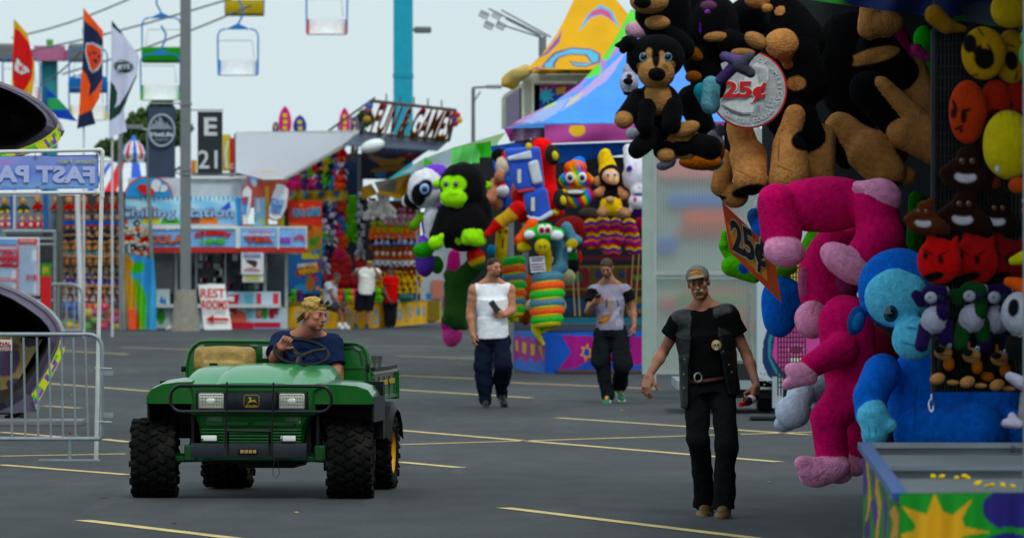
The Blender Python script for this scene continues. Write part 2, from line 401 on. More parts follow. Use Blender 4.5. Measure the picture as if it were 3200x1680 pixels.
def shoe(name, a, t, col, sole, parent, sc=1., res=.006, lace=None):
    a = Vector(a); t = Vector(t); d = (t-a); d.z = 0; L = d.length; d.normalize(); s = Vector((-d.y, d.x, 0)); z0 = min(a.z-.09, t.z-.03)
    R = Matrix((s, d, Vector((0,0,1)))).transposed(); tilt = math.atan2((a.z-.055)-(t.z), L)
    fr = (t-(a-Vector((0,0,.055)))).normalized(); u2 = s.cross(fr); R2 = Matrix((s, fr, u2)).transposed()
    if u2.z < 0: R2 = Matrix((s, fr, -u2)).transposed(); u2 = -u2
    c = (a-Vector((0,0,.055))).lerp(t, .5)+fr*.012
    pr = [ell(c-fr*.06+u2*.012, (.042*sc, .065*sc, .048*sc), col, R2, k=.03), ell(c+fr*.07-u2*.004, (.048*sc, .075*sc, .036*sc), col, R2, k=.03), cap(a, a-Vector((0,0,.05)), .045*sc, None, col, k=.03),
          rbox(c-u2*.03, (.048*sc, .145*sc, .014), .012, sole, R2, k=.006)]
    if lace: pr.append(pnt(ell(c+u2*.05+fr*.02, (.022, .06, .028), lace, R2)))
    return blob(name, pr, parent, LEATHER, res=res, k=.02)
# ---- the man with the cap and leather vest, walking in front (d = 40 m)
d0 = 40.0; base = P(cG, 452, 1284, d0); base.z = 0
def g(x, y, dd=0.): return P(cG, x, y, d0+dd)-base
skn = 'a26c54'
J = dict(neck=g(410,345,.2), sL=g(316,430,.2), sR=g(528,402,.2), eL=g(243,560,.28), wL=g(180,668,.2), eR=g(610,575,.22), wR=g(655,712,.08),
         hL=g(392,712,.2), hR=g(502,712,.2), kL=g(400,950,.12), kR=g(520,970,-.02), aL=g(432,1218,.45), aR=g(508,1235,.02), tL=g(420,1278,.28), tR=g(500,1284,-.16))
hp, hq, hR_ = head_prims(g(398,257,.14), -6, 8, -9, 1.0, skn, lip='8a4a3e', brow='6a5038', stubble=None, narrow=.93)
pr, R, ch, pe, up, ax, fy = body_prims(J, skn, arm=.92, leg=.9, torso=.9)
pr += hp
pr += hand_prims(J['wL'], (-.25,-.25,-1), (.75,-.6,-.1), (.3,.3,-.1), skn, curl=(18,32,24), thumb=(.55,.7,.35), sc=1.04)
bot = g(612,795,-.02)
pr += hand_prims(J['wR'], (-.3,-.35,-1), (-.5,-.9,.3), (-.9,.25,-.1), skn, curl=(50,60,40), thumb=(.3,.8,.6), sc=1.04)
pr.append(pnt(cap(hq(-.03,-.09,-.047), hq(.03,-.09,-.047), .0105, None, 'b59a78')))
for e in (-1, 1):                        # moustache with drooping ends
    pr.insert(-1, cap(hq(0,-.097,-.046), hq(e*.028,-.085,-.053), .0085, .0065, 'b59a78', k=.004)); pr.insert(-1, cap(hq(e*.028,-.085,-.053), hq(e*.036,-.072,-.078), .0065, .0045, 'b59a78', k=.004))
man = blob('person', pr, None, SKIN, res=.0055, k=.02, loc=base)
tag(man, 'moustached man in a grey cap and black leather vest walking with a bottle', 'person')
bk = '0a0a0b'
tp, *_ = torso_cloth(J, bk, t=.004, belly=.15, hem=pe+up*.065)
for e, lim in (('L', .48), ('R', .5)):
    s_, e_ = Vector(J['s'+e]), Vector(J['e'+e]); tp += [cone(s_, s_.lerp(e_, lim), .075, .083, bk, k=.04)]
tp.append(sub(ell(g(410,352,.12), (.062,.1,.05), k=.01)))
sh = blob('t_shirt', tp, man, CLOTH, res=.0075, k=.05, disp=raf(.006, 26, 3))
# vest
lt = '0f1417'
vp, *_ = torso_cloth(J, lt, t=.02, belly=.178, hem=pe-up*.12, sw=.5)
vp = [cap(Vector(J['sL'])+ax*.02, Vector(J['sR'])-ax*.02, .07, None, lt, k=.04)]+vp[1:]
vp.append(cone(pe+up*.2, pe-up*.13, .188, .205, lt, k=.05))
vp += [sub(rbox(g(416,398,.02), (.07,.2,.085), .03, R=rotm(0,-6,0), k=.01)), sub(rbox(g(402,520,-.02), (.06,.13,.28), .01, R=rotm(0,3,0), k=.006)), sub(rbox(g(450,520,-.02), (.062,.13,.30), .01, R=rotm(0,-9,0), k=.006)), sub(cap(g(430,620,.02), g(448,860,.05), .122, .16, k=.02)), sub(rbox(g(600,850,.2), (.2,.4,.16), .02, rotm(0,8,0), k=.02)),
       sub(ell(g(405,345,.16), (.085,.12,.07), k=.01)), sub(ell(Vector(J['sL'])-ax*.09-up*.1, (.055,.14,.16), k=.01)), sub(ell(Vector(J['sR'])+ax*.09-up*.1, (.055,.14,.16), k=.01)),
       sub(cone(pe+up*.3, pe-up*.5, .125, .15, k=.01))]
vest = blob('leather_vest', vp, man, LEATHER, res=.0075, k=.03, disp=raf(.005, 22, 5))
for x, y in ((338,595),(336,660),(336,720),(508,560),(532,618),(545,650)): MB().mat(mat('brass_stud', 'a8946a', .35, .9)).ell(g(x,y,-.0), (.008,.02,.008), nu=8, nv=5).build('snap_button', vest)
# skull badge on the shirt
bb = MB().mat(paint('b08a3a')).ell(g(477,532,.012), (.036,.006,.038)).mat(paint('b8b8b0')).ell(g(477,528,.006), (.024,.007,.024)).box(g(477,548,.004), (.012,.006,.01), bev=.003)
bb.mat(paint('101010')).ell(g(471,530,-.001), (.007,.005,.007), nu=8, nv=5).ell(g(484,530,-.001), (.007,.005,.007), nu=8, nv=5).ell(g(477,539,-.001), (.003,.004,.005), nu=8, nv=5)
bb.build('skull_badge', sh)
def trousers(name, J, col, parent, r=(.098,.08,.07,.078), res=.008, amp=.007, seed=1, waist=.12, flat=True, rise=.05, fr=28):
    v = {k: Vector(x) for k, x in J.items()}; pe = (v['hL']+v['hR'])/2; ch = (v['sL']+v['sR'])/2; up = (ch-pe).normalized()
    q = [cone(pe+up*rise, pe-up*.05, waist, waist+.02, col, k=.05), cap(v['hL'], v['hR'], r[0], None, col, k=.06)]
    for e in 'LR':
        m = v['k'+e].lerp(v['a'+e], .5); a = v['a'+e]; q += [cap(v['h'+e], v['k'+e], r[0], r[1], col, k=.03), cap(v['k'+e], m, r[1], r[2], col, k=.03)]
        q.append((cone if flat else cap)(m, a-Vector((0,0,.025)), r[2], r[3], col, k=.03))
    return blob(name, q, parent, CLOTH, res=res, k=.04, disp=raf(amp, fr, seed))
tr = trousers('trousers', J, '141517', man, r=(.097,.08,.07,.084), waist=.138, amp=.008)
for m_ in [tr]: pass
bl = MB().mat(mat('belt_leather', '3a2018', .45)); 
bp_ = [pe+up*.045+ax*(.155*math.cos(a))+fy*(.155*math.sin(a)) for a in [2*PI*i/28 for i in range(28)]]
bl.tube(bp_, .017, 6, closed=True); belt = bl.build('belt', man, smooth=True)
MB().mat(mat('steel', 'b8b8b4', .3, .95, dirt=.1)).tube([g(396,674,-.0)+Vector((.026*math.cos(a), -.03, .032*math.sin(a))) for a in [2*PI*i/14 for i in range(14)]], .006, 6, closed=True).build('buckle', belt, smooth=True)
shoe('shoe', J['aL'], J['tL'], '6a5238', '241e18', man, 1.15); shoe('shoe', J['aR'], J['tR'], '5c4832', '201a16', man, 1.15)
def q2(x, y, z): return Vector(hq(x, y, z))
cp = [ell(q2(0,.012,.045), (.083,.101,.078), '6e6c68', hR_, k=.01), sub(rbox(q2(0,.0,-.035), (.14,.14,.05), .01, R=hR_, k=.004)), ell(q2(0,-.108,.052), (.066,.056,.010), '84827c', rotm(6,-9,-6), k=.012)]
cp += [pnt(ell(q2(0,-.085,.088), (.052,.04,.017), 'c08038', hR_)), pnt(ell(q2(0,-.085,.08), (.042,.04,.006), '8a8070', hR_)), pnt(ell(q2(0,-.075,.064), (.078,.035,.005), 'b07a40', hR_))]
capo = blob('cap', cp, man, CLOTH, res=.004, k=.01)
text('HARLEY-DAVIDSON', 'lettering', capo, paint('241810'), q2(0,-.094,.091), (1,.0,0), (0,.35,1), .011, .085, .004, bold=.03, arch=.006)
hairblob('hair', [ell(q2(0,.04,-.005), (.076,.07,.05), '8a7a66', hR_, k=.01), sub(rbox(q2(0,-.06,-.02), (.1,.075,.1), .01, R=hR_, k=.004))], man, '8a7a66', res=.006, amp=.002)
# bottle in his hand
bt = MB().mat(mat('bottle_glass', '3a2420', .15, coat=.3)); d_ = Vector((-.55,-.8,-.25)).normalized(); b0 = base+g(640,765,.06)
bt.lathe([(0,0),(.03,0),(.033,.01),(.033,.11),(.028,.14),(.016,.165),(.014,.175)], b0-d_*.03, d_, 16)
bo = bt.build('soda_bottle', None, smooth=True); tag(bo, 'small dark bottle with a red cap held by the man in the leather vest', 'bottle')
MB().mat(paint('c01818', rough=.35)).lathe([(0,.205),(.017,.205),(.018,.2),(.018,.172),(0,.172)], b0-d_*.03, d_, 14).build('bottle_cap', bo)
MB().mat(paint('d8d0d0')).lathe([(.0335,.05),(.0338,.1)], b0-d_*.03, d_, 16).build('bottle_label', bo)
# ---- man in the white sleeveless shirt (d = 68.7)
d0 = 68.6; base = P(cW, 290, 1290, d0); base.z = 0
def g(x, y, dd=0.): return P(cW, x, y, d0+dd)-base
skn = 'b57858'
J = dict(neck=g(305,225,.1), sL=g(168,332,.1), sR=g(446,328,.12), eL=g(128,500,.12), wL=g(150,690,.05), eR=g(470,490,.08), wR=g(408,528,-.1),
         hL=g(245,735,.1), hR=g(375,735,.1), kL=g(228,950,.02), kR=g(400,930,-.12), aL=g(255,1205,.02), aR=g(385,1150,.3), tL=g(248,1278,-.14), tR=g(402,1235,.14))
hp, hq, hR_ = head_prims(g(322,148,.03), 38, 2, 0, 1.0, skn, brow='201612', stubble='7a5544')
pr, R, ch, pe, up, ax, fy = body_prims(J, skn, arm=1.16, leg=1., torso=1.)
pr += hp+[pnt(ell(hq(0,-.07,-.1), (.028,.03,.018), '2a1c16'))]
pr += hand_prims(J['wL'], (.12,-.1,-1), (.4,-.9,0), (.9,.2,0), skn, curl=(22,35,25), thumb=(.5,.8,.3), sc=1.05)
pr += hand_prims(J['wR'], (-1,-.15,-.02), (.1,-.2,1), (-.1,1,.1), skn, curl=(20,35,20), thumb=(.8,.6,.1), sc=1.05)
man = blob('person', pr, None, SKIN, res=.0075, k=.02, loc=base)
tag(man, 'man in a white sleeveless shirt and navy sweatpants holding a phone at his chest', 'person')
wt = 'e4e6ea'
tp, *_ = torso_cloth(J, wt, t=.012, belly=.165, hem=pe+up*.04, sw=.45)
tp = [cap(Vector(J['sL'])+ax*.035, Vector(J['sR'])-ax*.035, .078, None, wt, k=.05)]+tp[1:]+[cone(pe+up*.25, pe+up*.02, .175, .185, wt, k=.04),
      sub(ell(g(305,215,.06), (.07,.1,.055), k=.01)), sub(ell(Vector(J['sL'])-ax*.085-up*.06, (.045,.13,.13), k=.03)), sub(ell(Vector(J['sR'])+ax*.085-up*.06, (.045,.13,.13), k=.03))]
blob('sleeveless_shirt', tp, man, CLOTH, res=.0065, k=.05, disp=raf(.006, 24, 9))
trousers('sweatpants', J, '111826', man, r=(.115,.105,.09,.078), waist=.145, amp=.016, seed=4, flat=False, rise=.08, res=.009)
shoe('shoe', J['aL'], J['tL'], '1a1a1c', '0e0e0e', man); shoe('shoe', J['aR'], J['tR'], '1a1a1c', '0e0e0e', man)
hairblob('hair', [ell(hq(0,.018,.045), (.077,.092,.078), '1c1512', hR_), sub(ell(hq(0,-.1,-.02), (.09,.07,.075), R=hR_, k=.01)), sub(rbox(hq(0,0,-.07), (.12,.13,.06), .01, R=hR_, k=.01))], man, '1c1512', amp=.0015, res=.006)
def phone(c, up, right, label):
    up = Vector(up).normalized(); right = Vector(right); right = (right-up*right.dot(up)).normalized(); n = up.cross(right); R = Matrix((right, n, up)).transposed(); c = Vector(c)
    o = MB().mat(mat('phone_case', '4a4640', .4)).box(c, (.038,.005,.078), R, .008).build('mobile_phone', None, smooth=True); tag(o, label, 'phone')
    MB().mat(mat('phone_glass', '101214', .1, coat=.5)).box(c-n*.0055, (.034,.0015,.07), R).build('screen', o)
    MB().mat(mat('phone_lens', '0c0c0e', .2)).box(c+n*.0055+up*.055+right*.0, (.012,.002,.012), R, .003).build('camera_lens', o); return o
phone(base+g(325,462,-.16), (-.55,0,.8), (.8,0,.5), 'dark phone in the hand of the man in the white sleeveless shirt')
# ---- man looking down at his phone (d = 71)
d0 = 71.0; base = P(cP, 330, 1245, d0); base.z = 0
def g(x, y, dd=0.): return P(cP, x, y, d0+dd)-base
skn = 'a06a50'
J = dict(neck=g(315,235,.1), sL=g(200,338,.1), sR=g(450,332,.12), eL=g(150,500,.0), wL=g(200,425,-.24), eR=g(515,480,.15), wR=g(525,625,.05),
         hL=g(270,690,.1), hR=g(400,690,.1), kL=g(255,905,.02), kR=g(430,930,-.1), aL=g(310,1160,.0), aR=g(405,1105,.28), tL=g(295,1238,-.15), tR=g(420,1195,.12))
hp, hq, hR_ = head_prims(g(302,150,.0), -12, 22, 0, 1.0, skn, brow='2a1c14', stubble='6a4638')
pr, R, ch, pe, up, ax, fy = body_prims(J, skn, arm=1.0, leg=1., torso=1.)
pr += hp
pr += hand_prims(J['wL'], (.9,-.4,.25), (-.1,-.3,1), (.1,.8,.3), skn, curl=(25,35,20), thumb=(.8,.6,.1), sc=1.0)
pr += hand_prims(J['wR'], (-.15,-.2,-1), (-.5,-.9,0), (-.9,.2,0), skn, curl=(28,40,25), thumb=(.5,.8,.3), sc=1.05)
man = blob('person', pr, None, SKIN, res=.0075, k=.02, loc=base)
tag(man, 'man in a grey printed t-shirt with black sleeves looking down at his phone', 'person')
gy = '8a8696'
tp, *_ = torso_cloth(J, gy, t=.01, belly=.15, hem=pe+up*.07, sw=.45)
for e in 'LR': s_, e_ = Vector(J['s'+e]), Vector(J['e'+e]); tp += [cone(s_.lerp(e_, .05), s_.lerp(e_, .55), .078, .086, '101012', k=.03)]
tp += [cone(pe+up*.25, pe+up*.06, .155, .168, gy, k=.04), sub(ell(g(318,235,.05), (.07,.1,.05), k=.01)), pnt(ell(g(318,252,.02), (.085,.1,.02), '1a1a1e')),
       pnt(ell(g(300,560,-.1), (.14,.2,.05), '9a6a48', rotm(0,-25,0))), pnt(ell(g(335,440,-.1), (.028,.2,.1), '94806e')), pnt(ell(g(300,430,-.1), (.02,.2,.07), '5c5660')),
       pnt(ell(g(405,470,-.1), (.02,.2,.12), '5a5a66', rotm(0,-18,0))), pnt(ell(g(375,520,-.1), (.03,.2,.13), '9a9cac', rotm(0,35,0))), pnt(ell(g(410,590,-.1), (.06,.2,.05), 'a0a0b0')),
       pnt(ell(g(265,570,-.1), (.07,.2,.02), 'c08a58', rotm(0,-20,0))), pnt(ell(g(250,590,-.1), (.04,.2,.015), '6a4434', rotm(0,-10,0)))]
blob('t_shirt', tp, man, CLOTH, res=.008, k=.05, disp=raf(.006, 24, 12))
trousers('sweatpants', J, '14181c', man, r=(.122,.115,.095,.08), waist=.148, amp=.016, seed=8, flat=False, rise=.1, res=.009)
shoe('trainer', J['aL'], J['tL'], '2a6a4c', 'c8c8c0', man, lace='e08030'); shoe('trainer', J['aR'], J['tR'], '2a6a4c', 'a8c8a0', man, lace='e08030')
hairblob('hair', [ell(hq(0,.016,.045), (.079,.094,.078), '3a2a1e', hR_), sub(ell(hq(0,-.105,-.02), (.09,.07,.075), R=hR_, k=.01)), sub(rbox(hq(0,0,-.07), (.12,.13,.06), .01, R=hR_, k=.01))], man, '3a2a1e', amp=.003, res=.006)
phone(base+g(232,380,-.3), (.1,-.9,.35), (1,0,.1), 'phone held up in the hand of the man in the grey printed t-shirt')
# ---- the three at the yellow stall (d = 142)
def far_person(label, cp_, d, Jp, skin, tops, yaw=0, pitch=0, headc=None, hair='1c1512', shorts=None, trs=None, shoes='203040', res=.014, arm=1., fat=1.):
    base = P(cp_, *Jp['base'], d); base.z = 0
    J = {}
    for k_, v_ in Jp.items():
        if k_ != 'base': J[k_] = P(cp_, v_[0], v_[1], d+(v_[2] if len(v_) > 2 else 0))-base
    hp, hq, hR_ = head_prims(J.pop('head'), yaw, pitch, 0, 1.02, skin)
    pr, R, ch, pe, up, ax, fy = body_prims(J, skin, arm=arm, torso=fat)
    for e in 'LR':
        w = Vector(J['w'+e]); dd = (w-Vector(J['e'+e])).normalized(); pr += hand_prims(w, dd, (0,-1,.3), (-1 if e == 'R' else 1,.1,.2), skin, curl=(20,30,20))
    m = blob('person', pr+hp, None, SKIN, res=res, k=.02, loc=base); tag(m, label, 'person')
    tp, *_ = torso_cloth(J, tops, t=.02, belly=.16*fat, hem=pe, sw=.46)
    for e in 'LR': s_, e_ = Vector(J['s'+e]), Vector(J['e'+e]); tp += [cone(s_, s_.lerp(e_, .5), .09, .1, tops, k=.03)]
    blob('shirt', tp, m, CLOTH, res=.015, k=.05, disp=raf(.008, 20, 3))
    if shorts:
        q = [cap(J['hL'], J['hR'], .13*fat, None, shorts, k=.05)]
        for e in 'LR': h_, k_ = Vector(J['h'+e]), Vector(J['k'+e]); q.append(cone(h_, h_.lerp(k_, .95), .12*fat, .13, shorts, k=.03))
        blob('shorts', q, m, CLOTH, res=.015, k=.04, disp=raf(.008, 20, 5))
    if trs: trousers('trousers', J, trs, m, r=(.12,.1,.09,.09), res=.014, waist=.15)
    for e in 'LR': shoe('shoe', J['a'+e], J['t'+e], shoes, shoes, m, res=.012)
    if hair: hairblob('hair', [ell(hq(0,.016,.045), (.08,.095,.08), hair, hR_), sub(ell(hq(0,-.105,-.02), (.09,.07,.075), R=hR_, k=.01)), sub(rbox(hq(0,0,-.07), (.12,.13,.06), .01, R=hR_, k=.01))], m, hair, amp=.002, res=.012)
    return m, hq, base, hR_
m, hq, b_, hr = far_person('man in a white t-shirt and black shorts standing with both hands raised', cE, 142, dict(base=(640,1225), head=(688,775,0), neck=(680,810), sL=(618,828), sR=(735,828),
    eL=(575,850,-.1), wL=(610,815,-.25), eR=(768,880,-.1), wR=(722,810,-.25), hL=(630,990), hR=(690,990), kL=(610,1110), kR=(675,1110), aL=(590,1200), aR=(668,1200), tL=(585,1222,-.15), tR=(672,1222,-.15)),
    '9a6448', 'dcdcd8', shorts='15171c', fat=1.15, hair=None)
blob('cap', [ell(hq(0,.01,.05), (.085,.1,.075), '1a1c1e', hr), sub(rbox(hq(0,0,-.03), (.14,.14,.05), .01, R=hr)), ell(hq(0,-.09,.045), (.07,.06,.014), 'c8c840', hr)], m, CLOTH, res=.01)
far_person('man in a loose red shirt and black trousers standing beside the yellow plush rows', cE, 142.5, dict(base=(830,1225), head=(838,828,0), neck=(838,862), sL=(805,885,-.12), sR=(872,885,.12),
    eL=(790,965,-.15), wL=(825,1030,-.2), eR=(868,975,.1), wR=(822,1040,-.05), hL=(812,1050), hR=(852,1050), kL=(818,1140), kR=(850,1140), aL=(815,1205), aR=(848,1205), tL=(800,1225,-.1), tR=(835,1225,-.1)),
    '6a4434', 'b01c24', trs='15161a', yaw=-60, hair='121010')
mm = far_person('man in a pale grey t-shirt sitting on the edge of the yellow counter', cE, 141.6, dict(base=(500,1222), head=(458,872,0), neck=(440,910), sL=(395,925,-.1), sR=(432,925,.15),
    eL=(425,1000,-.2), wL=(480,1070,-.25), eR=(440,1000,.1), wR=(485,1060,0), hL=(395,1065), hR=(425,1065), kL=(480,1090,-.2), kR=(520,1088,-.1), aL=(475,1195,-.2), aR=(515,1195,-.1), tL=(490,1218,-.3), tR=(530,1218,-.2)),
    '7a5040', 'a8aab4', shorts='3a3a40', yaw=50, pitch=15, hair='3a3836', shoes='d0d0d0')
# ================================================================ GROUND
def ground_mat():
    m = bpy.data.materials.new('asphalt'); m.use_nodes = True; nt = m.node_tree; N = nt.nodes; L = nt.links; b = N['Principled BSDF']
    b.inputs['Roughness'].default_value = .9; b.inputs['Specular IOR Level'].default_value = .25
    tc = N.new('ShaderNodeTexCoord'); mp = N.new('ShaderNodeMapping'); mp.inputs['Scale'].default_value = (1, .35, 1); L.new(tc.outputs['Object'], mp.inputs[0])
    def noise(sc_, det, vec): n = N.new('ShaderNodeTexNoise'); n.inputs['Scale'].default_value = sc_; n.inputs['Detail'].default_value = det; L.new(vec, n.inputs['Vector']); return n.outputs['Fac']
    a = noise(.35, 6, mp.outputs[0]); c = noise(3, 8, mp.outputs[0]); f = noise(45, 6, tc.outputs['Object'])
    r1 = N.new('ShaderNodeMapRange'); r1.inputs['From Min'].default_value = .3; r1.inputs['From Max'].default_value = .7; r1.inputs['To Min'].default_value = .7; r1.inputs['To Max'].default_value = 1.3; L.new(a, r1.inputs[0])
    r2 = N.new('ShaderNodeMapRange'); r2.inputs['From Min'].default_value = .3; r2.inputs['From Max'].default_value = .7; r2.inputs['To Min'].default_value = .85; r2.inputs['To Max'].default_value = 1.15; L.new(c, r2.inputs[0])
    r3 = N.new('ShaderNodeMapRange'); r3.inputs['From Min'].default_value = .3; r3.inputs['From Max'].default_value = .7; r3.inputs['To Min'].default_value = .7; r3.inputs['To Max'].default_value = 1.3; L.new(f, r3.inputs[0])
    m1 = N.new('ShaderNodeMath'); m1.operation = 'MULTIPLY'; L.new(r1.outputs[0], m1.inputs[0]); L.new(r2.outputs[0], m1.inputs[1])
    m2 = N.new('ShaderNodeMath'); m2.operation = 'MULTIPLY'; L.new(m1.outputs[0], m2.inputs[0]); L.new(r3.outputs[0], m2.inputs[1])
    s = N.new('ShaderNodeVectorMath'); s.operation = 'SCALE'; s.inputs[0].default_value = (.048, .0525, .0575); L.new(m2.outputs[0], s.inputs['Scale']); L.new(s.outputs[0], b.inputs['Base Color'])
    r4 = N.new('ShaderNodeMapRange'); r4.inputs['From Min'].default_value = .62; r4.inputs['From Max'].default_value = .72; r4.inputs['To Max'].default_value = .5; mp2 = N.new('ShaderNodeMapping'); mp2.inputs['Scale'].default_value = (.9, .12, 1); L.new(tc.outputs['Object'], mp2.inputs[0]); L.new(noise(1.6, 9, mp2.outputs[0]), r4.inputs[0])
    mm = N.new('ShaderNodeMix'); mm.data_type = 'RGBA'; L.new(r4.outputs[0], mm.inputs['Factor']); L.new(s.outputs[0], mm.inputs['A']); mm.inputs['B'].default_value = (.09, .096, .10, 1); L.new(mm.outputs['Result'], b.inputs['Base Color'])
    bp = N.new('ShaderNodeBump'); bp.inputs['Strength'].default_value = .5; bp.inputs['Distance'].default_value = .01; L.new(f, bp.inputs['Height']); L.new(bp.outputs[0], b.inputs['Normal'])
    return m
AS = ground_mat()
g_ = MB().mat(AS).poly([(-3000,-20,0),(3000,-20,0),(3000,5000,0),(-3000,5000,0)]).build('ground'); tag(g_, kind='structure')
LINE = mat('line_paint', 'cdb987', .7, var=.2, scale=9, dirt=.35)
def line(name, a, b, w=.125):
    """painted bay line between two photo points on the ground"""
    A = W(a[0], a[1], D(a[1])); B = W(b[0], b[1], D(b[1])); A.z = B.z = .004; d = (B-A).normalized(); s = Vector((-d.y, d.x, 0))*w/2
    o = MB().mat(LINE).poly([A-s, B-s, B+s, A+s]).build(name); tag(o, kind='structure'); return o
for a, b in (((258,1625),(760,1685)), ((1575,1586),(2430,1690)), ((1245,1344),(2434,1443)), ((0,1452),(400,1483)), ((1245,1443),(1440,1461)), ((1740,1305),(2525,1358)),
             ((1250,1389),(2700,1345)), ((0,1425),(392,1418)), ((322,1372),(405,1381)), ((1240,1217),(1660,1243)), ((0,1350),(190,1365)), ((110,1195),(470,1222)),
             ((140,1268),(250,1275)), ((1590,1195),(2060,1215)), ((1240,1112),(1500,1120)), ((1060,1080),(1390,1084)), ((180,1095),(400,1107)), ((1180,1170),(1480,1183)), ((380,1085),(600,1092))):
    line('bay_line', a, b)
rs = random.Random(9)
for i in range(26):                      # litter: leaves, crumbs and paper scraps
    d = rs.uniform(36, 80); x = rs.uniform(-.085, .05)*d; s = rs.uniform(.012, .035)
    o = MB().mat(paint(['b8a020','5a4a30','8a8a84','3a3228'][i % 4])).poly([(s*math.cos(a)*rs.uniform(.5,1.3), s*math.sin(a)*rs.uniform(.5,1.3), rs.uniform(0,.006)) for a in (0,1.2,2.4,3.7,5)], (0,0,.004)).build('litter', None, (x, d, .004))
    tag(o, ['small yellow leaf lying on the asphalt','small brown leaf lying on the asphalt','pale paper scrap lying on the asphalt','dark crumb of rubbish lying on the asphalt'][i % 4], 'litter', ['yellow leaves','brown leaves','paper scraps','dark crumbs'][i % 4]+' on the asphalt')
# ================================================================ UTILITY VEHICLE (front at d = 43) AND ITS DRIVER
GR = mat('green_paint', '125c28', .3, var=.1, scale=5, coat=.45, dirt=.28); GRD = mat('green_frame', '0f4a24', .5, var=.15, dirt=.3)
GRH = mat('green_paint_skylit', '277c4a', .3, var=.1, scale=4, coat=.5, dirt=.16)  # hood green, lightened in the colour for the sky it reflects
BLK = mat('black_plastic', '0e0f10', .55, var=.15, spec=.2, dirt=.1); BLKM = mat('black_metal', '0c0d10', .4, var=.15, dirt=.15); RUB = mat('rubber', '0b0b0b', .9, var=.3, scale=10, bump=.3, spec=.15, dirt=.22)
GLS = mat('lamp_glass', 'cfd0c4', .15, var=.1, coat=.5); CHR = mat('chrome', 'd8d8d8', .12, 1.); YEL = mat('yellow_rim', 'd8a810', .4, dirt=.15); TAN = mat('tan_vinyl', '9a8256', .6, var=.15, bump=.2, dirt=.3)
GB = W(788, 0, 43.0); GB = Vector((GB.x+.0, 43.0, 0)); GYAW = math.radians(-6.6)
gator = empty('utility_vehicle', GB, 'green two-seat utility vehicle with a black brush guard and knobbly tyres', 'vehicle', rz=GYAW)
_Ri = Matrix.Rotation(-GYAW, 3, 'Z')
def L_(x, y, dep=0.):                    # crop-C point at local depth dep -> local coordinates
    w_ = P(cC, x, y, 43.0+dep)-GB; l = _Ri @ w_
    return Vector((l.x, dep, l.z))
def hull(prof, mt, name, par, th=None):  # loft of 3D rows
    m = MB().mat(mt); n = len(prof[0]); vs = [p for r in prof for p in r]
    fs = [(i*n+j, i*n+j+1, (i+1)*n+j+1, (i+1)*n+j) for i in range(len(prof)-1) for j in range(n-1)]
    m.add(vs, fs); o = m.build(name, par, smooth=True, angle=30); return o
def V(*a): return Vector(a)
# hood: rows from the front lip back to the cowl
zf = lambda y, d: L_(790, y, d).z
xf = lambda x, d=0: L_(x, 600, d).x
rows = []
for t in range(9):
    u = t/8; d = .02+.72*u; zc = zf(632, .02)*(1-u)+(zf(522, .74))*u+.035*math.sin(PI*u); w = .585-.05*u
    r = []
    for j in range(25):
        s = -1+2*j/24; a = abs(s); cx_ = .0+.02*u
        z = zc - .012*(1 if a > .93 else 0) - .055*max(0, (a-.86)/.14)**2
        if .47 < a < .53: z -= .012*(1-u*.3)
        if a < .47: z += .014*(1-(a/.47)**2)*.6+.006
        r.append(V(cx_+s*w, d+.02*(a**2), z))
    r = [V(r[0].x-.006, r[0].y, r[0].z-.09)]+r+[V(r[-1].x+.006, r[-1].y, r[-1].z-.09)]
    rows.append(r)
front = [V(p.x, p.y-.01, p.z-.03) for p in rows[0]]
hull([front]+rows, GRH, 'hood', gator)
# front cowl with recess
cw = []
for (y, x0, x1, dep) in ((640,415,1215,.0),(668,430,1160,.0),(800,436,1146,.03),(812,460,1130,.06),(870,482,1095,.10),(960,490,1082,.14),(1000,500,1070,.16)):
    zz = zf(y, dep); a, b = xf(x0, dep), xf(x1, dep); cw.append([V(a, dep+.35, zz), V(a, dep+.03, zz), V(a+.03, dep, zz), V(b-.03, dep, zz), V(b, dep+.03, zz), V(b, dep+.35, zz)])
cowl = hull(cw, GR, 'front_cowl', gator)
def rect(x0, y0, x1, y1, dep, th, mt, name, par, bev=.008):
    a = L_(x0, y1, dep); b = L_(x1, y0, dep); m = MB().mat(mt).box(((a.x+b.x)/2, dep-th/2, (a.z+b.z)/2), ((b.x-a.x)/2, th/2, (b.z-a.z)/2), bev=bev); return m.build(name, par, smooth=True)
rect(468, 668, 1110, 776, .0, .012, BLK, 'lamp_recess', cowl)
for x0, x1 in ((483, 628), (947, 1092)):
    o = rect(x0, 682, x1, 769, -.010, .022, GLS, 'headlight', gator, .012)
    f = MB().mat(mat('lamp_rim', '3a3c3e', .4)); a = L_(x0-5, 774, -.01); b = L_(x1+5, 677, -.01)
    f.tube([V(a.x,-.015,a.z), V(b.x,-.015,a.z), V(b.x,-.015,b.z), V(a.x,-.015,b.z)], .006, 6, closed=True).build('lamp_bezel', o)
    m = MB().mat(mat('lamp_line', '8c8d84', .3)); a = L_(x0+8, 762, -.01); b = L_(x1-8, 690, -.01)
    for i in range(9): xx = a.x+(b.x-a.x)*i/8; m.box((xx, -.0335, (a.z+b.z)/2), (.0016, .0014, (b.z-a.z)/2))
    for i in range(5): zz = a.z+(b.z-a.z)*i/4; m.box(((a.x+b.x)/2, -.0342, zz), ((b.x-a.x)/2, .0013, .0014))
    m.mat(mat('lamp_reflector', 'f0f0e8', .1, .3)).ell(((a.x+b.x)/2, -.034, (a.z+b.z)/2), (.034, .004, .026)); m.build('lamp_lens', o, smooth=True)
pn = rect(642, 676, 930, 775, -.008, .018, mat('navy_panel', '151c22', .35), 'badge_panel', cowl, .004)
YL = paint('c8a820'); a = L_(743, 760, -.03); b = L_(829, 691, -.03); q = .012
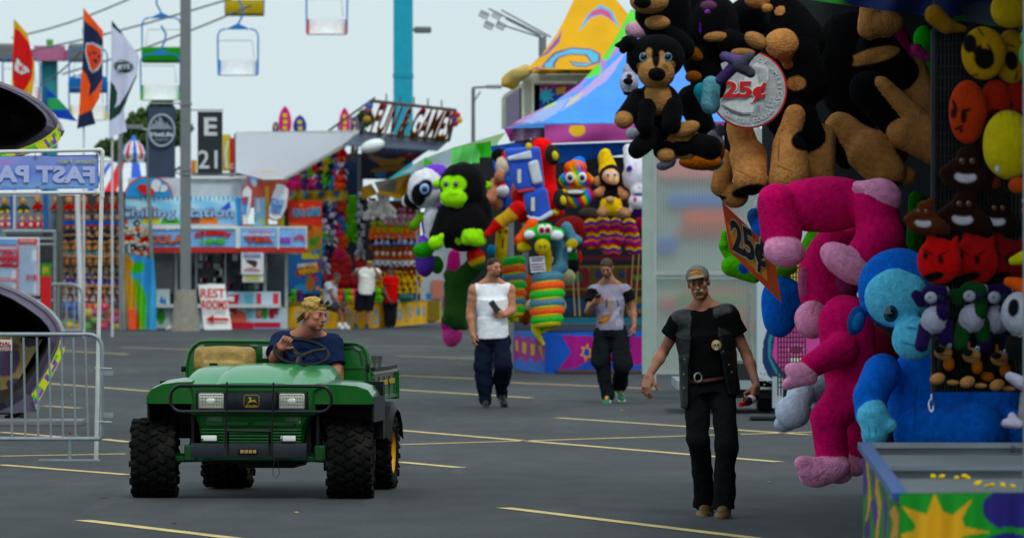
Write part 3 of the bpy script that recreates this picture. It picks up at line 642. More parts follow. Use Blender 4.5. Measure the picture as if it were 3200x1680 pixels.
m = MB().mat(YL).tube([V(a.x+q,-.029,a.z), V(b.x-q,-.029,a.z), V(b.x,-.029,a.z+q), V(b.x,-.029,b.z-q), V(b.x-q,-.029,b.z), V(a.x+q,-.029,b.z), V(a.x,-.029,b.z-q), V(a.x,-.029,a.z+q)], .0016, 5, closed=True)
def cpoly(pts, dep, m_): m_.poly([V(L_(x, y, dep).x, dep, L_(x, y, dep).z) for x, y in pts], (0, .004, 0))
cpoly([(760,742),(770,735),(764,731),(772,727),(776,713),(770,709),(768,703),(773,705),(779,703),(786,707),(782,714),(787,722),(800,719),(803,712),(806,722),(817,735),(808,731),(798,727),(786,730),(772,734),(762,745)], -.030, m)
m.build('deer_emblem', pn); pz = L_(786, 755, -.03); text('JOHN DEERE', 'lettering', pn, YL, (pz.x, -.028, pz.z), (1,0,0), (0,0,1), .0095, .092, .002, bold=.02)
for i, (x0, x1) in enumerate(((530, 770), (800, 1035))): rect(x0, 842, x1, 866, .085, .012, GRD, 'air_slot', cowl, .004)
for i in range(5): y = 886+i*17; rect(498+i*1.5, y-5, 1078-i, y+5, .118+.008*i, .03, GR, 'grille_rib', cowl, .006)
for x0, x1 in ((502, 595), (957, 1048)):
    o = rect(x0, 915, x1, 955, .03, .06, CHR, 'auxiliary_lamp', gator, .012); rect(x0+8, 921, x1-8, 949, -.032, .006, mat('lamp_white', 'e8e8e4', .1, coat=.4), 'lamp_lens', o, .01)
bmp = rect(440, 962, 1103, 1046, .0, .02, mat('bumper_plate', '20242c', .45, var=.2, dirt=.25), 'bumper_plate', gator, .004)
lb = rect(708, 996, 822, 1024, -.022, .012, BLK, 'light_bar', gator, .004)
for i in range(4): rect(722+i*24, 1000, 742+i*24, 1019, -.036, .004, mat('led_amber', 'b89468', .25), 'led', lb, .003)
# brush guard
def tubeL(pts, dep, r, mt, name, par, closed=False, n=10): return MB().mat(mt).tube([V(L_(x, y, dep).x, dep, L_(x, y, dep).z) for x, y in pts], r, n, closed=closed).build(name, par, smooth=True)
def rr(x0, y0, x1, y1, c):
    o = []
    for cx_, cy_, a0 in ((x1-c, y0+c, -90), (x1-c, y1-c, 0), (x0+c, y1-c, 90), (x0+c, y0+c, 180)):
        for k_ in range(5): a = math.radians(a0+22.5*k_); o.append((cx_+c*math.cos(a), cy_+c*math.sin(a)))
    return o
bg_ = empty('brush_guard', (0,0,0), None, None); bg_.parent = gator; del_ = None
tubeL(rr(320, 640, 1243, 786, 62), -.13, .0135, BLKM, 'guard_hoop', bg_, True)
for pts in (((645,618),(645,640),(641,790),(636,900),(632,985)), ((912,620),(912,640),(908,790),(903,900),(904,1042))): tubeL(pts, -.14, .0065, BLKM, 'guard_upright', bg_)
tubeL(((638,893),(906,897)), -.135, .011, BLKM, 'guard_crossbar', bg_)
for x in (650, 890): MB().mat(BLKM).tube([L_(x, 1030, -.02), L_(x, 960, -.02), L_(x, 880, -.13)], .009, 8).build('guard_bracket', bg_, smooth=True)
MB().mat(BLKM).tube([V(L_(925,1048,0).x,.0,L_(925,1048,0).z), V(L_(912,1090,0).x,-.02,L_(912,1090,0).z), V(L_(912,1140,0).x,-.02,L_(912,1140,0).z), V(L_(928,1162,0).x,-.02,L_(928,1162,0).z), V(L_(948,1130,0).x,-.01,L_(948,1130,0).z), V(L_(936,1060,0).x,.0,L_(936,1060,0).z)], .0025, 5).build('loose_wire', gator)
# fenders (front)
def fender(e):
    def X(x, d=0): return xf(x, d)
    if e < 0: prof = [(178,742),(180,700),(205,662),(270,632),(360,620),(440,618)]
    else: prof = [(1482,738),(1478,700),(1450,662),(1385,640),(1290,632),(1150,630)]
    rws = []
    for t in range(6):
        d = .02+.13*t; lift = .03*math.sin(PI*min(1, t/5)); rws.append([V(L_(x, y, .0).x*(1-.006*t), d, L_(x, y, .0).z+lift*(1 if k_ > 0 else -2.)) for k_, (x, y) in enumerate(prof)])
    fr = [V(p.x*.985, p.y+.01, (L_(0, 742, 0).z if k_ < 5 else L_(0, 742, 0).z)+.0) for k_, p in enumerate(rws[0])]
    o = hull([fr]+rws, GR if e < 0 else GR, 'front_fender', gator)
    m = MB().mat(BLK); xo, xi = (L_(180,0,0).x, L_(430,0,0).x) if e < 0 else (L_(1480,0,0).x, L_(1150,0,0).x)
    z1 = L_(0,742,0).z; m.box(((xo+xi)/2, .62, z1-.06), (abs(xo-xi)/2, .03, .22)); m.box(((xo+xi)/2, .33, z1+.045), (abs(xo-xi)/2, .29, .01)); m.box((xo-.005*e, .36, z1-.05), (.008, .3, .085))
    m.box((xi, .4, z1-.12), (.012, .26, .2)); m.build('wheel_liner', o)
fender(-1); fender(1)
# wheels
def wheel(c, r, w, rimr, rimcol, face, steer=0., tread=22):
    """c centre; axis x; face +1 = outer face towards +x"""
    root = empty('wheel', c, None, None); root.parent = gator; root.rotation_euler = (0, 0, math.radians(steer))
    m = MB().mat(RUB); pr_ = [(rimr,-w*.42),(r*.72,-w*.5),(r*.9,-w*.48),(r*.965,-w*.40),(r*.975,0),(r*.965,w*.40),(r*.9,w*.48),(r*.72,w*.5),(rimr,w*.42)]
    m.lathe(pr_, (0,0,0), (1,0,0), 40)
    for i in range(tread):
        for k_, (xo, tilt, wl) in enumerate(((-.40,.35,.13),(-.2,-.5,.15),(0.02,.5,.15),(.22,-.5,.15),(.42,-.35,.13))):
            a = 2*PI*(i+.5*(k_ % 2))/tread; rr_ = r*(.985 if abs(xo) < .35 else .955)
            R = Matrix.Rotation(a, 3, 'X') @ Matrix.Rotation(tilt, 3, 'Z')
            p = Matrix.Rotation(a, 3, 'X') @ Vector((xo*w, 0, rr_)); m.box(p, (wl*w*.5+.006, r*.085, r*.04), R, .004)
        if i % 2 == 0:
            for e in (-1, 1):
                a = 2*PI*(i)/tread; m.box(Matrix.Rotation(a, 3, 'X') @ Vector((e*w*.49, 0, r*.87)), (.012, r*.07, r*.06), Matrix.Rotation(a, 3, 'X'), .004)
    t = m.build('tyre', root, smooth=True, angle=35)
    m = MB().mat(rimcol)
    for f in (-1, 1): m.lathe([(rimr*1.03, f*w*.44),(rimr*.98, f*w*.40),(rimr*.92, f*w*.18),(rimr*.6, f*w*.14),(rimr*.3, f*w*.2),(0, f*w*.2)], (0,0,0), (1,0,0), 28)
    m.lathe([(rimr*1.02,-w*.44),(rimr*1.02,w*.44)], (0,0,0), (1,0,0), 28); rm_ = m.build('rim', root, smooth=True)
    MB().mat(CHR).cyl((face*w*.19, 0, 0), (face*w*.27, 0, 0), .03, n=12).build('hub_cap', rm_)
    return root
xl = (L_(98,0,.3).x+L_(355,0,.3).x)/2; xr = (L_(1213,0,.3).x+L_(1487,0,.3).x)/2
wheel(V(xl, .32, .30), .30, .34, .16, BLKM, -1, 6); wheel(V(xr, .32, .30), .30, .345, .16, BLKM, 1, 6)
wheel(V(.665, 2.02, .29), .285, .30, .165, YEL, 1, 0); wheel(V(-.52, 2.02, .29), .285, .36, .165, YEL, -1, 0)
# axle, arms, shocks, belly
for e in (-1, 1):
    x_in, x_out = e*.42, e*(abs(xr)-.16 if e > 0 else abs(xl)-.16)
    a = MB().mat(GRD); a.bar((e*.30, .18, .33), (x_out, .3, .31), .05, .05); a.bar((e*.30, .42, .30), (x_out, .34, .29), .04, .05)
    a.box((e*.50, .16, .345), (.045, .03, .06), bev=.01); a.build('suspension_arm', gator)
    s = MB().mat(BLKM); A, B = V(e*.47, .30, .60), V(e*.52, .22, .36); s.cyl(A, B, .014)
    pts = []
    for i in range(60): t = i/89; ang = t*2*PI*9; pts.append(A.lerp(B, .08+t*.78)+V(math.cos(ang)*.034, math.sin(ang)*.034, 0))
    s.tube(pts, .008, 6); s.build('shock_absorber', gator, smooth=True)
m = MB().mat(BLK); m.box((0, .9, .33), (.36, .75, .07), bev=.02); m.box((.08, .5, .26), (.22, .3, .03), bev=.02); m.box((.0, 1.0, .5), (.55, .6, .12), bev=.02); m.box((0,.3,.5),(.42,.1,.18)); m.build('chassis', gator)
m = MB().mat(GRD); m.box((0,.14,.32),(.4,.035,.03), bev=.008); m.box((0,.2,.30),(.62,.03,.02), bev=.008); m.build('front_crossmember', gator)
m = MB().mat(GR); m.box((0, .95, .62), (.60, .3, .12), bev=.03); m.build('seat_base', gator)
# cargo box
dp = 1.38
def cb(x, y): return V(L_(x, y, dp).x, dp, L_(x, y, dp).z)
ol = [(410,640),(412,520),(425,455),(452,415),(492,391),(545,387),(900,390),(1300,396),(1385,400),(1425,418),(1448,455),(1458,520),(1464,700)]
pnl = [cb(x, y) for x, y in ol]+[cb(1464, 860), cb(410, 860)]
m = MB().mat(GR).poly(pnl, (0, .02, 0)); hb = m.build('cargo_box', gator)
MB().mat(GR).tube([cb(x, y)-V(0,.012,0) for x, y in ol], .014, 8).build('box_rim', hb, smooth=True)
inner = [(470,520),(480,450),(500,428),(545,418),(1300,424),(1375,430),(1405,450),(1420,520)]
MB().mat(GRD).tube([cb(x, y)-V(0,.004,0) for x, y in inner], .006, 6).build('box_pressing', hb, smooth=True)
for y in (540, 622, 660): MB().mat(GRD).bar(cb(1000, y)-V(0,.003,0), cb(1455, y)-V(0,.003,0), .012, .006).build('box_groove', hb)
WHT = mat('white_gap', '9ea6a8', .6)
for px in ([(478,415),(492,405),(512,405),(515,412),(505,422),(470,426)], [(772,405),(812,405),(820,412),(812,420),(790,420),(778,412)], [(1365,412),(1400,414),(1412,430),(1418,440),(1395,438),(1372,425)]):
    MB().mat(WHT).poly([cb(x, y)-V(0,.003,0) for x, y in px], (0,.002,0)).build('lightening_hole', hb)
xr_ = cb(1464, 0).x; zt, zb = cb(0, 560).z, cb(0, 720).z; dp2 = 2.75
m = MB().mat(GR).box((xr_-.0, (dp+dp2)/2+.02, (zt+zb)/2), (.012, (dp2-dp)/2-.02, (zt-zb)/2)); m.box((xr_+.014, (dp+dp2)/2+.02, zt-.02), (.012, (dp2-dp)/2-.02, .012), bev=.004)
for i in range(5): m.box((xr_+.014, dp+.12+i*.29, (zt+zb)/2-.02), (.008,.015,(zt-zb)/2-.03))
m.build('box_side', hb)
m = MB().mat(GR).box((cb(410,0).x, (dp+dp2)/2, (zt+zb)/2), (.012, (dp2-dp)/2-.02, (zt-zb)/2)).box((0, dp2, (zt+zb)/2-.02), (.75,.012,(zt-zb)/2)).box((0, (dp+dp2)/2, zb+.01), (.74, (dp2-dp)/2-.02, .012)); m.build('box_bed', hb)
MB().mat(BLK).box((xr_+.0, (dp+dp2)/2+.03, zt+.02), (.03, (dp2-dp)/2-.05, .014), bev=.005).build('box_rail', hb)
text('JOHN DEERE', 'lettering', hb, YL, (xr_+.024, 1.95, zt-.11), (0,1,0), (0,0,1), .035, .5, .003, bold=.03)
text('GATOR', 'lettering', hb, YL, (xr_+.024, 2.45, zt-.11), (0,1,0), (0,0,1), .04, .3, .003, bold=.03)
# rear fender of black plastic
rw = []
for t in range(7):
    a = math.radians(15+150*t/6); rw.append([V(.52, 2.02-.36*math.cos(a), .29+.38*math.sin(a)+.03), V(.80, 2.02-.37*math.cos(a), .29+.37*math.sin(a)+.03), V(.835, 2.02-.37*math.cos(a), .29+.34*math.sin(a))])
rfe = hull(rw, BLK, 'rear_fender', gator)
MB().mat(BLK).box((.62, 1.52, .55), (.1,.02,.2), bev=.01).box((.70,1.50,.42),(.03,.02,.2), bev=.01).box((.52,1.52,.3),(.2,.02,.14), bev=.01).build('mud_guard', gator)
for z, y in ((.66,1.495),(.655,1.495)): pass
# objects in the box
cn = MB().mat(mat('tin', '9a9c9c', .3, .8, dirt=.3)).lathe([(0,0),(.048,0),(.048,.08),(.05,.085),(.046,.085),(.044,.01)], (0,0,0), n=20)
o = cn.build('metal_tin', None, smooth=True); wp = Matrix.Rotation(GYAW, 3, 'Z') @ V(xr_-.0, 1.75, zt+.034)+GB; o.location = wp; tag(o, 'shiny metal tin standing on the side rail of the cargo box', 'tin')
# seats
for (x0, y0, x1, y1, dep) in ((455,420,808,560,1.18),(1015,430,1312,660,1.22)):
    a = L_(x0, y1, dep); b = L_(x1, y0, dep); cx_, cz_ = (a.x+b.x)/2, (a.z+b.z)/2; hw, hh = (b.x-a.x)/2, (b.z-a.z)/2
    o = blob('seat_back', [rbox((cx_, dep, cz_), (hw, .05, hh), .05, '9a8256'), ell((cx_, dep, b.z-.1), (hw*.96, .05, .1), '9a8256'), rbox((cx_, dep-.04, cz_-.02), (hw*.68, .03, hh*.55), .02, 'a08a5c'), sub(rbox((cx_, dep-.075, cz_+.01), (hw*.62, .02, hh*.3), .01))], gator, LEATHER, res=.012, k=.03)
    blob('seat_cushion', [rbox((cx_, dep-.28, cz_-.24), (hw, .24, .07), .06, '8f7a52')], gator, LEATHER, res=.02, k=.03)
rect(818, 410, 900, 505, 1.30, .02, GRD, 'decal_box', hb); rect(848, 418, 896, 486, 1.275, .004, mat('sticker', 'c8c8c0', .6), 'instruction_sticker', hb, .001)
rect(382, 530, 408, 562, 1.36, .03, BLK, 'latch', hb); rect(1440, 512, 1462, 560, 1.36, .02, BLK, 'latch', hb)
for x in (566, 1100): MB().mat(BLK).box(L_(x, 522, .72), (.03,.02,.014), bev=.005).mat(CHR).ell(L_(x, 532, .70), (.013,.01,.01)).build('hood_clip', gator, smooth=True)
# steering wheel
sw_ = empty('steering_wheel', (0,0,0), None, None); sw_.parent = gator; scn = L_(1070, 452, .86); ur = V(1,0,-.18).normalized(); 
uf = V(.05,.80,.42).normalized(); uf = (uf-ur*uf.dot(ur)).normalized(); rad = .208
ring = [scn+ur*rad*math.cos(a)+uf*rad*.93*math.sin(a) for a in [2*PI*i/40 for i in range(40)]]
MB().mat(BLK).tube(ring, .0145, 10, closed=True).build('wheel_ring', sw_, smooth=True)
hub = scn-ur.cross(uf)*-.0-uf*.03+V(0,-.04,-.02)
for a in (35, 145, 270): MB().mat(mat('spoke_metal', '34383c', .35, .5)).tube([hub, scn+ur*rad*.55*math.cos(math.radians(a))+uf*rad*.5*math.sin(math.radians(a))-V(0,.02,.0), scn+ur*rad*math.cos(math.radians(a))+uf*rad*.93*math.sin(math.radians(a))], [.02,.016,.012], 6).build('spoke', sw_, smooth=True)
MB().mat(BLK).cyl(hub, hub+V(0,-.15,-.25), .03).ell(hub, (.05,.03,.03)).build('steering_column', sw_, smooth=True)
# ---- driver
d0 = 44.05; base = (Matrix.Rotation(GYAW, 3, 'Z') @ V(.38, 1.05, 0))+GB
def g(x, y, dd=0.): return P(cS, x, y, d0+dd)-base
skn = 'b0705a'
J = dict(neck=g(655,590,.05), sL=g(275,775,.12), sR=g(975,790,.12), eL=g(170,985,-.05), wL=g(258,838,-.20), eR=g(1040,1110,.05), wR=g(1010,1370,-.1),
         hL=g(440,1420,.1), hR=g(820,1420,.1), kL=g(350,1480,-.45), kR=g(850,1480,-.45), aL=g(360,1850,-.5), aR=g(830,1850,-.5), tL=g(360,1900,-.65), tR=g(830,1900,-.65))
hp, hq, hR_ = head_prims(g(735,385,-.02), 50, 4, 6, 1.02, skn, lip='9a5848', brow='6a4a34', stubble='9a604c')
pr, R, ch, pe, up, ax, fy = body_prims(J, skn, arm=1., leg=.9)
pr += hp+[pnt(ell(hq(-.045,-.045,-.025), .02, 'b86050')), pnt(ell(hq(.045,-.045,-.025), .02, 'b86050'))]
pr += hand_prims(J['wL'], (.55,-.1,.75), (.7,.1,-.5), (.5,-.6,-.9), skn, curl=(62,78,55), thumb=(.6,.5,.6), spread=0, sc=1.05)
pr += hand_prims(J['wR'], (-.1,-.5,-.8), (-.5,-.6,.3), (-.8,.2,-.3), skn, curl=(30,40,30))
man = blob('person', pr, None, SKIN, res=.006, k=.02, loc=base); tag(man, 'blond driver in a navy t-shirt steering the green utility vehicle', 'person')
nv = '1c2742'
tp, *_ = torso_cloth(J, nv, t=.012, belly=.16, hem=pe, sw=.46)
for e, l in (('L', .75), ('R', .95)): s_, e_ = Vector(J['s'+e]), Vector(J['e'+e]); tp += [cone(s_.lerp(e_, .0), s_.lerp(e_, l), .075, .088, nv, k=.05)]
tp += [sub(ell(g(660,600,-.03), (.068,.09,.09), k=.01))]
blob('t_shirt', tp, man, CLOTH, res=.007, k=.05, disp=raf(.007, 26, 21))
trousers('trousers', J, '2a2c30', man, res=.014)
hb_ = [ell(hq(0,.02,.05), (.088,.102,.085), 'a08250', hR_), sub(ell(hq(0,-.115,-.025), (.085,.075,.082), R=hR_, k=.01)), sub(rbox(hq(0,-.02,-.09), (.12,.14,.05), .01, R=hR_, k=.01))]
rs = np.random.RandomState(5)
for i in range(60):
    th = rs.uniform(0, 2*PI); ph = rs.uniform(.05, 1.25); n_ = Vector((math.sin(ph)*math.cos(th), math.sin(ph)*math.sin(th), math.cos(ph)))
    if n_.y < -.62 and n_.z < .55: continue
    p = Vector((n_.x*.082, .02+n_.y*.097, .045+n_.z*.08)); t_ = (Vector((rs.uniform(-.2,.9), rs.uniform(-.2,.9), rs.uniform(-.5,.1)))+n_*.14).normalized()
    c_ = ['a88a58','b09464'][i % 2]
    hb_.append(cap(hq(*p), hq(*(p+t_*rs.uniform(.02,.034))), -.0+.014, .007, c_, k=.018))
for x, y, z in ((-.07,.08,-.03),(-.05,.1,-.05),(-.075,.06,-.01),(.03,.1,-.05),(-.02,.11,-.05)): hb_.append(cap(hq(x,y,z+.03), hq(x*1.25,y*1.15,z-.01), .018, .008, '98794a', k=.01))
hairblob('hair', hb_, man, 'a08250', amp=.005, f=75, res=.005, k=.01)
gl = MB().mat(mat('sunglass_lens', '2a3034', .1, coat=.6))
for e in (-1, 1): gl.ell(hq(e*.034,-.082,.108), (.024,.009,.021), hR_.to_3x3())
gl.mat(mat('gold_wire', 'b8a070', .3, .8))
for e in (-1, 1): gl.tube([Vector(hq(e*.034+.025*math.cos(a), -.085, .108+.022*math.sin(a))) for a in [2*PI*i/16 for i in range(16)]], .0022, 5, closed=True); gl.tube([hq(e*.062,-.088,.088), hq(e*.082,-.02,.07), hq(e*.084,.04,.05)], .002, 5)
sg = gl.build('sunglasses', None, base, smooth=True); tag(sg, 'sunglasses pushed up into the blond hair of the driver', 'sunglasses')
# ================================================================ FAR SIDE OF THE LOT
def pip(X, Y, poly):
    ins = np.zeros(X.shape, bool); n = len(poly); j = n-1
    for i in range(n):
        (xi, yi), (xj, yj) = poly[i], poly[j]
        c = ((yi > Y) != (yj > Y)) & (X < (xj-xi)*(Y-yi)/((yj-yi) if yj != yi else 1e-9)+xi); ins ^= c; j = i
    return ins
def oval(cx, cy, rx, ry, rot=0, n=20):
    r = math.radians(rot); return [(cx+rx*math.cos(a)*math.cos(r)-ry*math.sin(a)*math.sin(r), cy+rx*math.cos(a)*math.sin(r)+ry*math.sin(a)*math.cos(r)) for a in [2*PI*i/n for i in range(n)]]
def star(cx, cy, r1, r2, n=5, rot=-90, sx=1.): return [(cx+sx*(r1 if i % 2 == 0 else r2)*math.cos(math.radians(rot)+PI*i/n), cy+(r1 if i % 2 == 0 else r2)*math.sin(math.radians(rot)+PI*i/n)) for i in range(2*n)]
PRINT = mat('printed_vinyl', attr=True, rough=.55, var=.06, scale=1.5, spec=.3); FABRIC = mat('printed_fabric', attr=True, rough=.85, var=.08, scale=2, bump=.2, bscale=6)
def sheet(name, crop, eL, eR, d, base, shapes=(), nu=60, nv=60, wave=0., wf=3., parent=None, m=None, back=.01, colfn=None, seed=0):
    """printed sheet between two edge polylines given in crop coordinates; d = distance or fn(x, y); shapes = (polygon, colour)"""
    def along(e, t): 
        s = t*(len(e)-1); i = min(int(s), len(e)-2); f = s-i; return (e[i][0]*(1-f)+e[i+1][0]*f, e[i][1]*(1-f)+e[i+1][1]*f)
    U = []; 
    for j in range(nv+1):
        a, b = along(eL, j/nv), along(eR, j/nv)
        for i in range(nu+1): u = i/nu; U.append((a[0]*(1-u)+b[0]*u, a[1]*(1-u)+b[1]*u))
    A = np.array(U); X, Y = A[:, 0], A[:, 1]; col = np.tile(np.array(lin(base)), (len(A), 1))
    if colfn is not None: col = colfn(X, Y, col)
    for poly, c in shapes: col[pip(X, Y, poly)] = lin(c)
    vs = []
    x0, y0 = X.min(), Y.min(); w_, h_ = max(np.ptp(X), 1), max(np.ptp(Y), 1)
    for k_, (x, y) in enumerate(U):
        dd = d(x, y) if callable(d) else d
        if wave: dd += wave*math.sin(wf*2*PI*(x-x0)/w_+seed+2*(y-y0)/h_)+wave*.4*math.sin(5.1*(y-y0)/h_+seed+7*(x-x0)/w_)
        vs.append(P(crop, x, y, dd))
    n = len(vs); fs = [(j*(nu+1)+i, j*(nu+1)+i+1, (j+1)*(nu+1)+i+1, (j+1)*(nu+1)+i) for j in range(nv) for i in range(nu)]
    me = bpy.data.meshes.new(name)
    if back:
        rim = [j*(nu+1) for j in range(nv+1)]+[nv*(nu+1)+i for i in range(1, nu+1)]+[j*(nu+1)+nu for j in range(nv-1, -1, -1)]+[i for i in range(nu-1, 0, -1)]
        vs2 = [v+Vector((0, back, 0)) for v in vs]; fs = fs+[tuple(n+i for i in f[::-1]) for f in fs]+[(rim[i], n+rim[i], n+rim[(i+1) % len(rim)], rim[(i+1) % len(rim)]) for i in range(len(rim))]; vs = vs+vs2; col = np.concatenate([col, col])
    o0 = vs[0].copy(); o0 = o0 if parent is None else Vector((0,0,0)); me.from_pydata([tuple(v-o0) for v in vs], [], fs)
    at = me.color_attributes.new('Col', 'FLOAT_COLOR', 'POINT'); at.data.foreach_set('color', np.concatenate([col, np.ones((len(col), 1))], 1).astype(np.float32).ravel())
    if wave: me.polygons.foreach_set('use_smooth', [True]*len(me.polygons))
    me.materials.append(m or PRINT); me.update(); o = bpy.data.objects.new(name, me); o.location = o0; link(o, parent); return o
def q4(x0, y0, x1, y1): return ([(x0, y0), (x0, y1)], [(x1, y0), (x1, y1)])
def wbox(m, crop, x0, y0, x1, y1, d, th, bev=0.):
    a, b = P(crop, x0, y1, d), P(crop, x1, y0, d); m.box(((a.x+b.x)/2, d+th/2, (a.z+b.z)/2), ((b.x-a.x)/2, th/2, (b.z-a.z)/2), bev=bev); return m
def boxo(name, crop, x0, y0, x1, y1, d, th, mt, parent=None, bev=0.): return wbox(MB().mat(mt), crop, x0, y0, x1, y1, d, th, bev).build(name, parent)
def wtext(s, crop, cx, base_y, h, w, d, m, parent, name='lettering', bold=.02, arch=0., slope=0., mirror=False, align='CENTER', shear=0., depth=.01):
    """lettering at crop coords: centre x, baseline y, cap height, width (crop px)"""
    sc_ = (P(crop, 1, 0, d)-P(crop, 0, 0, d)).x; o = P(crop, cx, base_y, d); ux = Vector((1,0,slope)); uz = Vector((0,0,1))
    if mirror: ux = -ux
    t = text(s, name, parent, m, o, ux, uz, h*sc_, w*sc_ if w else None, depth if not mirror else -depth, bold, arch=arch*sc_, shear=shear, align=align); return t
STEEL = mat('galvanised', '8c9092', .4, .6, var=.12, dirt=.1); WHITE = paint('d6dadb', dirt=.06); DARK = paint('1a1c20'); GREY = paint('6a6e70', dirt=.15)
# ---- chair lift
CH = 'chairs of the sky ride'
def lift_chair(colr, label, first=None):
    r = empty('lift_chair', (0,0,0), label, 'lift chair', CH); w2 = .58
    cm = paint(colr); bl_ = paint('3a78b4')
    m = MB().mat(paint('e2e4e4'))
    pr_ = [(-.34,.0),(-.30,.01),(-.18,.0),(.1,.0),(.26,.06),(.33,.25),(.36,.46)]
    m.grid(lambda u, v: (-w2+.06+u*(2*w2-.12), *_lp(pr_, v)), 1, 12); m.build('seat', r, smooth=True)
    m = MB().mat(cm); m.grid(lambda u, v: (-w2+.02+u*(2*w2-.04), _lp(pr_, v)[0]+.03, _lp(pr_, v)[1]-.012), 1, 12)
    for e in (-1, 1): m.poly([(e*w2, a, b) for a, b in pr_]+[(e*w2, .1, .3)], (e*-.04, 0, 0))
    m.build('seat_shell', r, smooth=True)
    for e in (-1, 1): MB().mat(bl_).tube([(e*w2*1.0, .05, .05), (e*w2*1.02, 0, 1.15), (e*w2*.9, 0, 1.3), (e*w2*.62, 0, 1.36)], .025, 6).build('frame_tube', r, smooth=True)
    MB().mat(bl_).poly([(-w2*.66, -.02, 1.33), (w2*.66, -.02, 1.33), (.03, -.02, 1.5), (-.03, -.02, 1.5)], (0, .04, 0)).build('hanger_plate', r)
    MB().mat(bl_).tube([(0,0,1.48),(.14,0,1.75),(.16,0,1.95),(.02,0,2.2)], .03, 6).build('hanger_arm', r, smooth=True)
    MB().mat(STEEL).tube([(-w2, -.1, .55), (-w2, -.28, 1.0), (w2*.75, -.28, 1.0), (w2*.82, -.2, .5)], .011, 5).build('safety_bar', r, smooth=True)
    return r
def _lp(pr_, v):
    s = v*(len(pr_)-1); i = min(int(s), len(pr_)-2); f = s-i; return (pr_[i][0]*(1-f)+pr_[i+1][0]*f, pr_[i][1]*(1-f)+pr_[i+1][1]*f)
dc = 168.
for colr, cx_, yb, back_, lab, dd in (('3f9a2c', 1210, 755, 0, 'white lift chair with green sides hanging just above the tree', 0), ('3f9a2c', 1218, 472, 1, 'lift chair seen from behind, green rounded shell', 4), ('2a74b8', 1795, 568, 0, 'white lift chair with blue sides', -2),
        ('c8b020', 1845, 118, 1, 'lift chair with a yellow shell cut by the top of the photo', 3), ('b02a34', 1690+775, 260, 0, 'white lift chair with red sides, the one nearest the tall teal post', -4), ('2a74b8', 665, 698, 1, 'lift chair with a blue rounded shell behind the navy and orange flag', 8),
        ('c8b020', 665, 905, 0, 'white lift chair with a yellow side, lowest behind the navy and orange flag', 6), ('b02a34', 160, 760, 0, 'small red and white lift chair behind the red flag', 12)):
    ch_ = lift_chair(colr, lab); p = P(cA, cx_, yb, dc+dd); ch_.location = p
    if back_: ch_.rotation_euler = (0, 0, PI)
for nm, a, b, d1, d2 in (('cable', (90,285), (980,-8), 185, 170), ('cable', (45,420), (1760,-15), 185, 166), ('cable', (470,560), (1900,40), 188, 166), ('cable', (300,640), (620,380), 188, 180)):
    A = P(cA, *a, d1); B = P(cA, *b, d2); o = MB().mat(mat('cable_steel', '7c8488', .5, .4)).tube([A.lerp(B, t/6)-Vector((0,0,.12*math.sin(PI*t/6))) for t in range(7)], .03, 5).build('lift_cable', None, smooth=True)
    tag(o, {285:'upper sky ride cable rising over the red flag', 420:'sky ride cable rising behind the white and green flag', 560:'sky ride cable passing under the yellow chair', 640:'short stretch of sky ride cable below the pink crossarm'}[a[1]], 'cable', 'sky ride cables')
tw = empty('lift_tower', P(cA, 372, 1300, 190), 'teal lift tower with a pink crossarm behind the red flag', 'lift tower'); tw.location.z = 0
tb = tw.location; TEAL = paint('3c8890', dirt=.1)
def rel(v, o): return Vector(v)-Vector(o.location)
MB().mat(TEAL).cyl((0,0,rel(P(cA,372,445,190), tw).z-.001), rel(P(cA,372,432,190), tw), .3, .42).cyl((0,0,0), rel(P(cA,372,445,190), tw), .28, .28, 20).build('column', tw, smooth=True)
MB().mat(paint('b0708c')).bar(rel(P(cA,45,420,190), tw), rel(P(cA,630,420,190), tw), .4, .36).box(rel(P(cA,375,405,189.6), tw), (.5,.3,.25)).build('crossarm', tw)
for x in (60, 600): MB().mat(GREY).box(rel(P(cA,x,400,189), tw), (.35,.5,.3), bev=.1).build('sheave_box', tw)
o = MB().mat(paint('5c9a50')).cyl(rel(P(cA,375,395,190), tw), rel(P(cA,375,300,190), tw), .09, .12).build('mast', tw)
tp_ = empty('teal_post', W(1260, 1000, 178), 'tall square teal post rising out of the top of the photo', 'post'); tp_.location.z = 0
a_ = W(1260, 0, 178).z; MB().mat(paint('3f9db4', dirt=.08)).box((0,0,(a_+3)/2), (.3,.3,(a_+3)/2), bev=.03).build('post_shaft', tp_); MB().mat(paint('3a93aa')).box((0,-.0,W(0,237,178).z), (.32,.32,.06)).build('band', tp_)
p_ = rel(W(1296,94,178), tp_); MB().mat(GREY).bar((.3,0,p_.z), (p_.x+.1,0,p_.z), .06).box((p_.x+.25,0,p_.z), (.27,.16,.1), bev=.05).build('flood_lamp', tp_)
